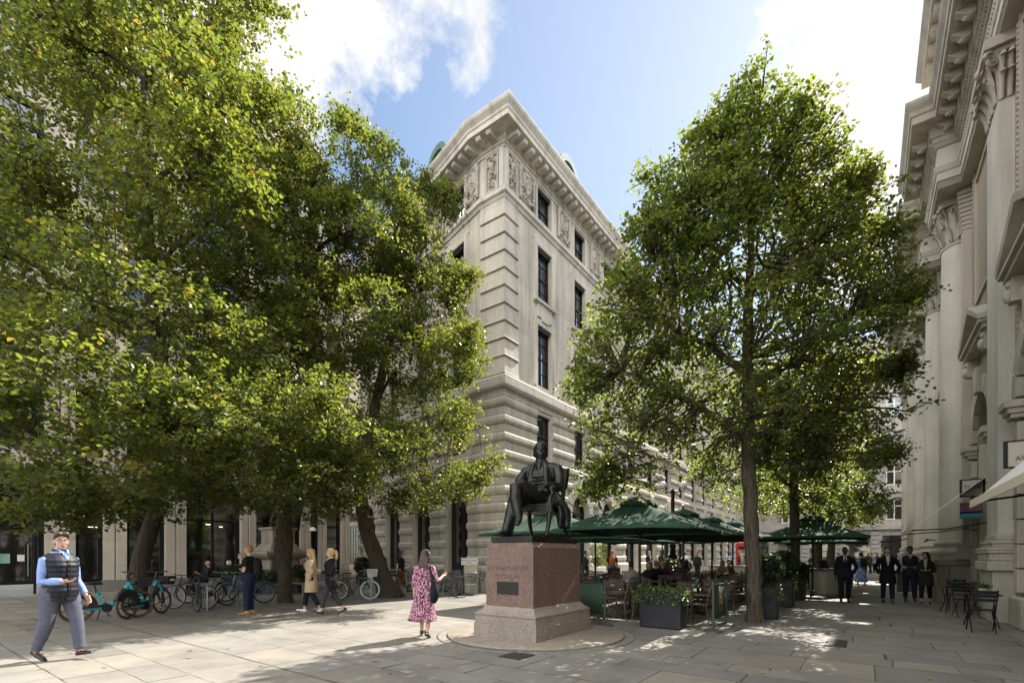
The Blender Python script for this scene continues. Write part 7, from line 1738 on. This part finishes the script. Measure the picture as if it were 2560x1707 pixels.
    for k, (x, z) in enumerate(((.06, .50), (-.06, .17))):
        f = MB(); f.loft([[(x-.05, -.03, z), (x+.05, -.03, z-.02), (x+.05, -.026, z-.02), (x-.05, -.026, z)], [(x-.05, -.03, z+.02), (x+.05, -.03, z), (x+.05, -.026, z), (x-.05, -.026, z+.02)]], 0, False); f.build('reflector', M['white'], b0)
    return b0
ebike('blue hire bicycle lettered forest parked behind the man in the padded vest', GP(344, 1543), TH, 0., True)
ebike('blue hire bicycle with a pale plate on its basket, turned towards the tree', GP(405, 1533), TH+R(36), R(0), False, True)
bicycle('black flat bar bicycle with its front wheel turned left by the first stand', GP(433, 1521), TH+R(120), M['black_plastic'], bars='flat', steer=R(10), lean=R(5))
bicycle('black road bicycle whose front wheel faces the viewer at the stand', GP(492, 1529), TH-R(110), M['black_plastic'], bars='drop', steer=R(14), lean=R(-4), r=.34)
bicycle('dark bicycle with a red rear light behind the black road bicycle', GP(470, 1508), TH+R(165), M['dark_metal'], bars='flat', light=True, rack=True)
bicycle('black bicycle with silver mudguards left of the blue bicycle', GP(548, 1508), TH-R(135), M['black_plastic'], guards=M['steel'], bars='swept')
bicycle('blue step through bicycle beside the man with a backpack', GP(570, 1513), TH+R(172), M['blue_paint'], guards=M['blue_paint'], bars='swept', step=True, rack=True, steer=R(12))
bicycle('hire bicycle with a white front basket and pale blue tyre by the leaning tree', GP(925, 1498), TH-R(42), M['black_plastic'], tyre=M['pale_blue'], rimm=M['white'], basket=M['white'], bars='swept', guards=None, steer=R(10))
bicycle('black bicycle leaning beside the one with a white basket', GP(868, 1492), TH-R(100), M['black_plastic'], bars='swept', lean=R(6))
def hoop(lab, p, rz):
    b = MB(); b.tube([(-.35, 0, 0), (-.35, 0, .70), (-.30, 0, .76), (.30, 0, .76), (.35, 0, .70), (.35, 0, 0)], .025, 8); o = b.build('cycle_stand', M['steel'], None, loc=p, rz=rz); tag(o, lab, 'cycle stand', 'steel hoop cycle stands')
for (u, v, lb) in ((505, 1524, 'steel hoop cycle stand between the black bicycles'), (607, 1518, 'steel hoop cycle stand behind the blue bicycle'), (415, 1516, 'steel hoop cycle stand by the second hire bicycle'), (912, 1500, 'steel hoop cycle stand under the white basket bicycle'), (797, 1502, 'steel hoop cycle stand behind the two blonde women')): hoop(lb, GP(u, v), TH+math.pi/2)
# ---------------------------------------------------------------- old fountain monument, benches, shrubs on the left
mo = PD(695, 21.5); mn = empty('fountain_monument', mo, TH, 'weathered stone fountain monument with a dark bronze group, behind the left tree trunks', 'monument')
b = MB(); b.cbox(-.95, .95, -.95, .95, 0, .35, .05); b.cbox(-.62, .62, -.62, .62, .351, 1.35, .04); b.loft([[(-r, -r, z), (r, -r, z), (r, r, z), (-r, r, z)] for r, z in ((.62, 1.351), (.9, 1.5), (1.0, 1.62), (1.0, 1.72), (.72, 1.76), (.60, 1.95), (.55, 2.05), (.50, 2.06), (.50, 2.62), (.58, 2.70), (.58, 2.78), (.40, 2.79))], 0, False)
for sx in (-1, 1):
    for sy in (-1, 1): b.lathe([(.12, .36), (.10, .5), (.08, .9), (.12, 1.25), (.14, 1.34)], (sx*.72, sy*.72, 0), 12)
b.build('plinth', M['exchange_grime'], mn)
b = MB()
def ftube(p, r): b.tube(p, r, 12, rnd=True)
ftube([(0, 0, 2.82), (0, 0, 3.2), (.02, -.03, 3.5), (.02, -.02, 3.9), (.02, -.02, 4.12)], [.36, .30, .20, .19, .08]); b.ell((.02, -.05, 4.28), (.10, .11, .14), 12, k=10); ftube([(.16, -.02, 4.05), (.30, -.12, 3.8), (.20, -.32, 3.65)], [.07, .06, .05]); ftube([(-.14, -.02, 4.05), (-.28, -.12, 3.8), (-.2, -.3, 3.62)], [.07, .06, .05])
ftube([(-.30, -.1, 2.82), (-.32, -.14, 3.1), (-.30, -.16, 3.36)], [.13, .12, .07]); b.ell((-.30, -.18, 3.5), (.08, .09, .10), 10, k=8); ftube([(.30, -.15, 2.82), (.32, -.18, 3.05), (.32, -.18, 3.28)], [.12, .11, .07]); b.ell((.32, -.2, 3.40), (.08, .09, .10), 10, k=8)
fo = b.build('bronze_group', M['bronze'], mn); fuse(fo, .025, 2)
def bench(lab, p, rz, ln=1.8):
    r = empty('bench', p, rz, lab, 'bench'); b = MB()
    for k in range(5): y = -.2+.1*k; b.cbox(-ln/2, ln/2, y-.042, y+.042, .43, .47, .01)
    b.build('seat', M['wood_slat'], r)
    for sx in (-1, 1): b = MB(); b.cbox(sx*ln*.42-.05, sx*ln*.42+.05, -.2, .2, 0, .43, .01); b.build('leg', M['modern_plinth'], r)
bench('slatted bench with dark legs beside the burled tree, behind the blonde women', PD(742, 19.3), TH+R(90)); bench('slatted bench where the bald man sits', PD(545, 19.0), R(15), 2.6)
planter('low dark planter box of glossy leaves on the bench end behind the trench coat', PD(752, 20.0), .30, .28, .55, 'shrub', TH, 41, .55, 'dark planters by the left trees')
planter('low planter with dark foliage behind the man with a backpack', PD(668, 19.8), .75, .25, .45, 'shrub', 0, 42, .45, 'dark planters by the left trees')
planter('low planter with dark foliage behind the seated blonde person', PD(600, 20.6), .55, .25, .75, 'shrub', 0, 43, .35, 'dark planters by the left trees')
# high pub tables by the lane
for i, (u, d, lab) in enumerate(((880, 27.5, 'high wooden pub table beside the leaded window'), (985, 24.5, 'wooden table by the first arch of the left face'))):
    t = empty('pub_table', PD(u, d), .4, lab, 'table'); b = MB(); b.cbox(-.6, .6, -.35, .35, 1.05 if i == 0 else .8, 1.1 if i == 0 else .85, .02); b.build('tabletop', M['timber'], t)
    for sx in (-1, 1):
        for sy in (-1, 1): b = MB(); b.box(sx*.5-.03, sx*.5+.03, sy*.28-.03, sy*.28+.03, 0, 1.049 if i == 0 else .799); b.build('leg', M['timber'], t)
for k, (u, d) in enumerate(((872, 26.8), (890, 26.9))):
    s_ = empty('stool', PD(u, d), 0, ['wooden stool left of the pub table', 'wooden stool right of the pub table'][k], 'stool', 'stools at the pub table'); b = MB(); b.lathe([(.17, .72), (.18, .74), (.18, .76), (.02, .77)], (0, 0, 0), 14); b.build('seat', M['timber'], s_)
    for q in range(4): a = q*math.pi/2+.4; b = MB(); b.bar((.12*math.cos(a), .12*math.sin(a), .72), (.19*math.cos(a), .19*math.sin(a), 0), .016, 6); b.build('leg', M['timber'], s_)
planter('potted leafy shrub beside the pub table by the leaning tree', PD(905, 25.5), .22, .22, .5, 'shrub', 0, 44, .9, 'dark planters by the left trees')
# street name box by the corner
sb = empty('street_sign_box', PD(1172, 20.4), R(-12), 'pale street name box on a short post at the building corner', 'street sign'); b = MB(); b.cbox(-.16, .38, -.1, .1, 0, 1.15, .01); b.build('box', M['cream'], sb); b = MB(); b.cbox(-.30, .40, -.13, .13, 1.151, 1.45, .01); hd_ = b.build('head', M['white'], sb)
for tx, z in (('ROYAL EXCHANGE', 1.345), ('AVENUE', 1.24)):
    t = text_mesh('lettering', tx, .072, M['black_plastic'], hd_, Matrix.Translation(rootloc(hd_)) @ sign_matrix((.05, -.1315, z), (1, 0, 0), (0, -1, 0)), .002)
# ---------------------------------------------------------------- right side: awnings, hanging signs, bistro tables
def EXP(a, b_, z): return AB(a, b_, z)
def awning(lab, a0, a1, z0, z1, b0, b1, mat):
    r = empty('awning', AB((a0+a1)/2, b0, 0), 0, lab, 'awning', 'shop awnings on the exchange'); c = MB(); rg = []
    for i in range(9):
        a = a0+(a1-a0)*i/8; dip = .015*math.sin(i*math.pi)
        rg.append([AB(a, b0, z0), AB(a, b1, z1), AB(a, b1, z1-.012), AB(a, b0, z0-.012)])
    c.loft(rg, 0, False); c.build('canopy', mat, r, True)
    c = MB(); c.tube([AB(a0-.03, b1, z1), AB(a1+.03, b1, z1)], .032, 8); c.loft([[AB(a, b1+.03, z1+.02), AB(a, b1+.045, z1+.02), AB(a, b1+.045, z1-.10), AB(a, b1+.03, z1-.10)] for a in (a0, a1)], 0, False); c.build('front_rail', M['cream'], r, True)
    for a in (a0+.15, a1-.15):
        c = MB(); m = AB(a+(.55 if a < (a0+a1)/2 else -.55), (b0+b1)/2, z1+.02); c.tube([AB(a, b0, z1+.15), m], .018, 6); c.tube([m, AB(a, b1, z1-.02)], .018, 6); c.build('arm', M['dark_metal'], r, True)
M['awning_w'] = plain('white_awning_cloth', (.62, .61, .60), .8, var=.06)
awning('white awning open over the nearest shop front at the right edge', 7.0, 11.1, 3.70, 2.45, -2.62, -1.45, M['awning_w'])
awning('pale awning seen edge on, its folding arms reaching over the bistro tables', 17.35, 21.0, 3.69, 2.27, -2.62, -1.0, M['awning_w'])
awning('far pale awning beyond the walking trio', 36.4, 38.4, 3.5, 2.4, -2.0, -.7, M['awning_w'])
def hang_sign(lab, a, b0, b1, z0, z1, texts, board, frame, shield=False):
    o = AB(a, (b0+b1)/2, 0); r = empty('hanging_sign', o, 0, lab, 'sign'); MX = frame_matrix(o, -N, -S); w = abs(b1-b0)
    c = MB(MX); c.box(-w/2, w/2, -.02, .02, z0, z1); bd = c.build('board', board, r, True)
    c = MB(MX); e = .025
    for x in (-w/2, w/2): c.box(x-e, x+e, -.03, .03, z0-e, z1+e)
    c.box(-w/2+e, w/2-e, -.03, .03, z0-e, z0); c.box(-w/2+e, w/2-e, -.03, .03, z1, z1+e); c.tube([(w/2+.02, 0, z1-.1), (w/2+.30, 0, z1-.1)], .018, 6); c.tube([(w/2+.02, 0, z0+.1), (w/2+.30, 0, z0+.1)], .018, 6); c.build('frame', frame, r, True)
    for tx, sz, zz in texts: text_mesh('lettering', tx, sz, M['inkb'], bd, sign_matrix(o-S*.0225+Z*zz, -N, -S), .003)
    if shield:
        c = MB(MX); P = [(-.09, .38), (-.09, .30), (-.06, .22), (0, .17), (.06, .22), (.09, .30), (.09, .38)]; P = [(x, z0+z) for x, z in P]; c.loft([[(x, .0205, z) for x, z in P], [(x, .026, z) for x, z in P]], 0, False)
        for k in range(5): c.box(-.088+.038*k, -.066+.038*k, .0205, .026, z0+.385, z0+.40)
        em = c.build('emblem', M['inkb'], bd, True); c = MB(MX); c.loft([[(-.035, .0265, z0+.22), (-.03, .0265, z0+.235), (-.03, .028, z0+.235), (-.035, .028, z0+.22)], [(.0, .0265, z0+.27), (.02, .0265, z0+.30), (.02, .028, z0+.30), (.0, .028, z0+.27)], [(.055, .0265, z0+.345), (.06, .0265, z0+.36), (.06, .028, z0+.36), (.055, .028, z0+.345)]], 0, False); c.build('feather', M['white'], em, True)
    return r
M['inkb'] = plain('sign_ink', (.015, .017, .03), .5); M['board'] = plain('sign_board', (.44, .39, .32), .5, var=.05)
hang_sign('cream hanging shop sign with a dark shield emblem at the right edge', 12.0, -1.98, -2.62, 3.10, 3.53, [('ASPINAL', .105, 3.235), ('of', .05, 3.175), ('LONDON', .05, 3.13)], M['board'], M['dark_metal'], True)
hang_sign('pale hanging sign with wide dark letters behind the edge on awning', 18.0, -2.10, -2.56, 3.17, 3.60, [('TUMI', .15, 3.40)], M['board'], M['dark_metal'])
fl = empty('hanging_banner', AB(18.35, -2.35), 0, 'small pink and teal printed banner hanging below the pale sign', 'banner'); MX = frame_matrix(AB(18.35, -2.35), -N, -S)
for nm, z0, z1, c_ in (('upper_panel', 2.78, 3.02, (.42, .22, .26)), ('middle_band', 2.72, 2.778, (.03, .05, .16)), ('lower_panel', 2.58, 2.718, (.10, .33, .32))):
    c = MB(MX); c.loft([[(-.23+.46*i/6, .01*math.sin(i*1.4)-.003, z0), (-.23+.46*i/6, .01*math.sin(i*1.4)+.003, z0), (-.23+.46*i/6, .01*math.sin(i*1.4)+.003, z1), (-.23+.46*i/6, .01*math.sin(i*1.4)-.003, z1)] for i in range(7)], 0, True); o = c.build(nm, cloth(c_), fl, True)
    if nm == 'upper_panel':
        c = MB(MX)
        for rr_ in (.06, .10): c.tube([(-.05+rr_*math.cos(a), .018, 2.9+rr_*math.sin(a)) for a in [R(60)+R(240)*j/14 for j in range(15)]], .006, 4)
        c.build('ring_pattern', M['red'], o, True)
bs0 = None
def bistro(lab, p, rz, ln=.62):
    t = empty('bistro_table', p, rz, lab, 'table'); b = MB(); b.cbox(-ln/2, ln/2, -.3, .3, .70, .725, .02); b.build('tabletop', M['dark_metal'], t)
    for sx in (-1, 1):
        for sy in (-1, 1): b = MB(); b.tube([(sx*.24, sy*.24, .70), (sx*.10, sy*.2, .42), (sx*.12, sy*.2, .30), (sx*.30, sy*.26, 0)], .013, 6); b.build('leg', M['dark_metal'], t)
def folding_chair(lab, p, rz):
    t = empty('folding_chair', p, rz, lab, 'chair', 'black folding chairs at the bistro tables'); b = MB()
    for k in range(6): y = -.17+.068*k; b.cbox(-.19, .19, y-.027, y+.027, .44, .455, .006)
    b.build('seat', M['dark_metal'], t); b = MB()
    for z in (.66, .74, .82): b.cbox(-.19, .19, .235+.1*(z-.7), .25+.1*(z-.7), z-.03, z+.03, .005)
    b.build('backrest', M['dark_metal'], t)
    for sx in (-1, 1):
        b = MB(); b.tube([(sx*.2, -.24, 0), (sx*.2, .05, .46), (sx*.2, .26, .87)], .011, 6); b.build('leg', M['dark_metal'], t)
        b = MB(); b.tube([(sx*.175, .26, 0), (sx*.175, -.18, .45)], .011, 6); b.build('leg', M['dark_metal'], t)
b1p, b2p = AB(17.6, -1.95), AB(14.5, -2.02)
bistro('black bistro table with a potted succulent, farther of the two at right', b1p, TH+.1); bistro('black bistro table with a pale bowl plant, nearer of the two at right', b2p, TH-.05)
folding_chair('black folding chair between the two bistro tables', AB(16.5, -2.0), TH-math.pi/2+.2); folding_chair('black folding chair nearest the right edge of the picture', AB(13.6, -1.9), TH+math.pi/2); folding_chair('black folding chair beyond the farther bistro table', AB(18.6, -2.1), TH-math.pi/2)
for (p, lab, seed, c_) in ((b1p+S*.05, 'small potted succulent on the farther bistro table', 51, (.12, .10, .085)), (b2p+S*.1-N*.05, 'low plant in a pale bowl on the nearer bistro table', 52, (.35, .33, .30))):
    t = empty('potted_plant', p+Z*.726, 0, lab, 'plant'); b = MB(); b.lathe([(.06, 0), (.085, .02), (.09, .09), (.08, .11), (.01, .10)], (0, 0, 0), 14); b.build('pot', cloth(c_), t); rng = np.random.default_rng(seed); n = 160; leaf_mesh('leaves', np.stack([rng.normal(0, .035, n), rng.normal(0, .035, n), .10+np.abs(rng.normal(0, .03, n))], 1), .085, rng, M['ivy'], t, pitch=.9, spread=.4, wide=.15)
# white framed pavement sign behind the trio
ab = empty('pavement_sign', PD(2262, 19.5), 0, 'white framed pavement sign board behind the walking trio', 'sign'); b = MB()
for sx in (-1, 1): b.box(sx*.36-.025, sx*.36+.025, -.02, .02, 0, .98)
b.box(-.335, .335, -.02, .02, .93, .98); b.box(-.335, .335, -.02, .02, .04, .09); b.build('frame', M['white'], ab); b = MB(); b.box(-.335, .335, -.006, .006, .09, .93); b.build('panel', M['steel'], ab)
# small security camera on the exchange
b = MB(); b.tube([(0, 0, 0), (0, .18, .02)], .02, 6); b.tube([(-.05, .2, .03), (.12, .24, -.02)], .035, 8); tag(b.build('security_camera', M['steel'], None, loc=AB(21.2, -1.85, 2.05), rz=TH), 'grey security camera on the column base behind the trio', 'camera')
# iron gratings in the paving and a few fallen leaves
for i, (u, v, hx, hy, lab) in enumerate(((1292, 1639, .22, .20, 'iron drain grating set in the paving before the pedestal'), (2090, 1607, .42, .16, 'rectangular iron cover set in the paving at right'))):
    b = MB(); b.box(-hx, hx, -hy, hy, .003, .010)
    for k in range(9): x = -hx*.9+hx*1.8*k/8; b.box(x-.012, x+.012, -hy*.9, hy*.9, .0102, .014)
    tag(b.build('grating', plain('cast_iron_%d' % i, (.035, .033, .03), .6), None, loc=GP(u, v), rz=TH), lab, 'grating')
rr = random.Random(9); LF = [plain('dry_leaf_%d' % k, c_, .7) for k, c_ in enumerate(((.35, .24, .04), (.22, .13, .04), (.16, .2, .04)))]
for k in range(46):
    u, v = (rr.uniform(60, 2450), rr.uniform(1560, 1700)) if k > 14 else (rr.gauss(1880, 90), rr.uniform(1545, 1590))
    b = MB(); s_ = rr.uniform(.03, .05); b.add([(-s_, 0, .008), (-s_*.3, -s_*.55, .016), (s_*.6, -s_*.35, .012), (s_, 0, .02), (s_*.6, s_*.35, .012), (-s_*.3, s_*.55, .018)], [(0, 1, 2, 3), (0, 3, 4, 5)]); tag(b.build('fallen_leaf', LF[k % 3], None, loc=GP(u, v), rz=rr.uniform(0, 6)), 'dry fallen leaf lying on the paving', 'leaf', 'fallen leaves on the paving')
run_queue()
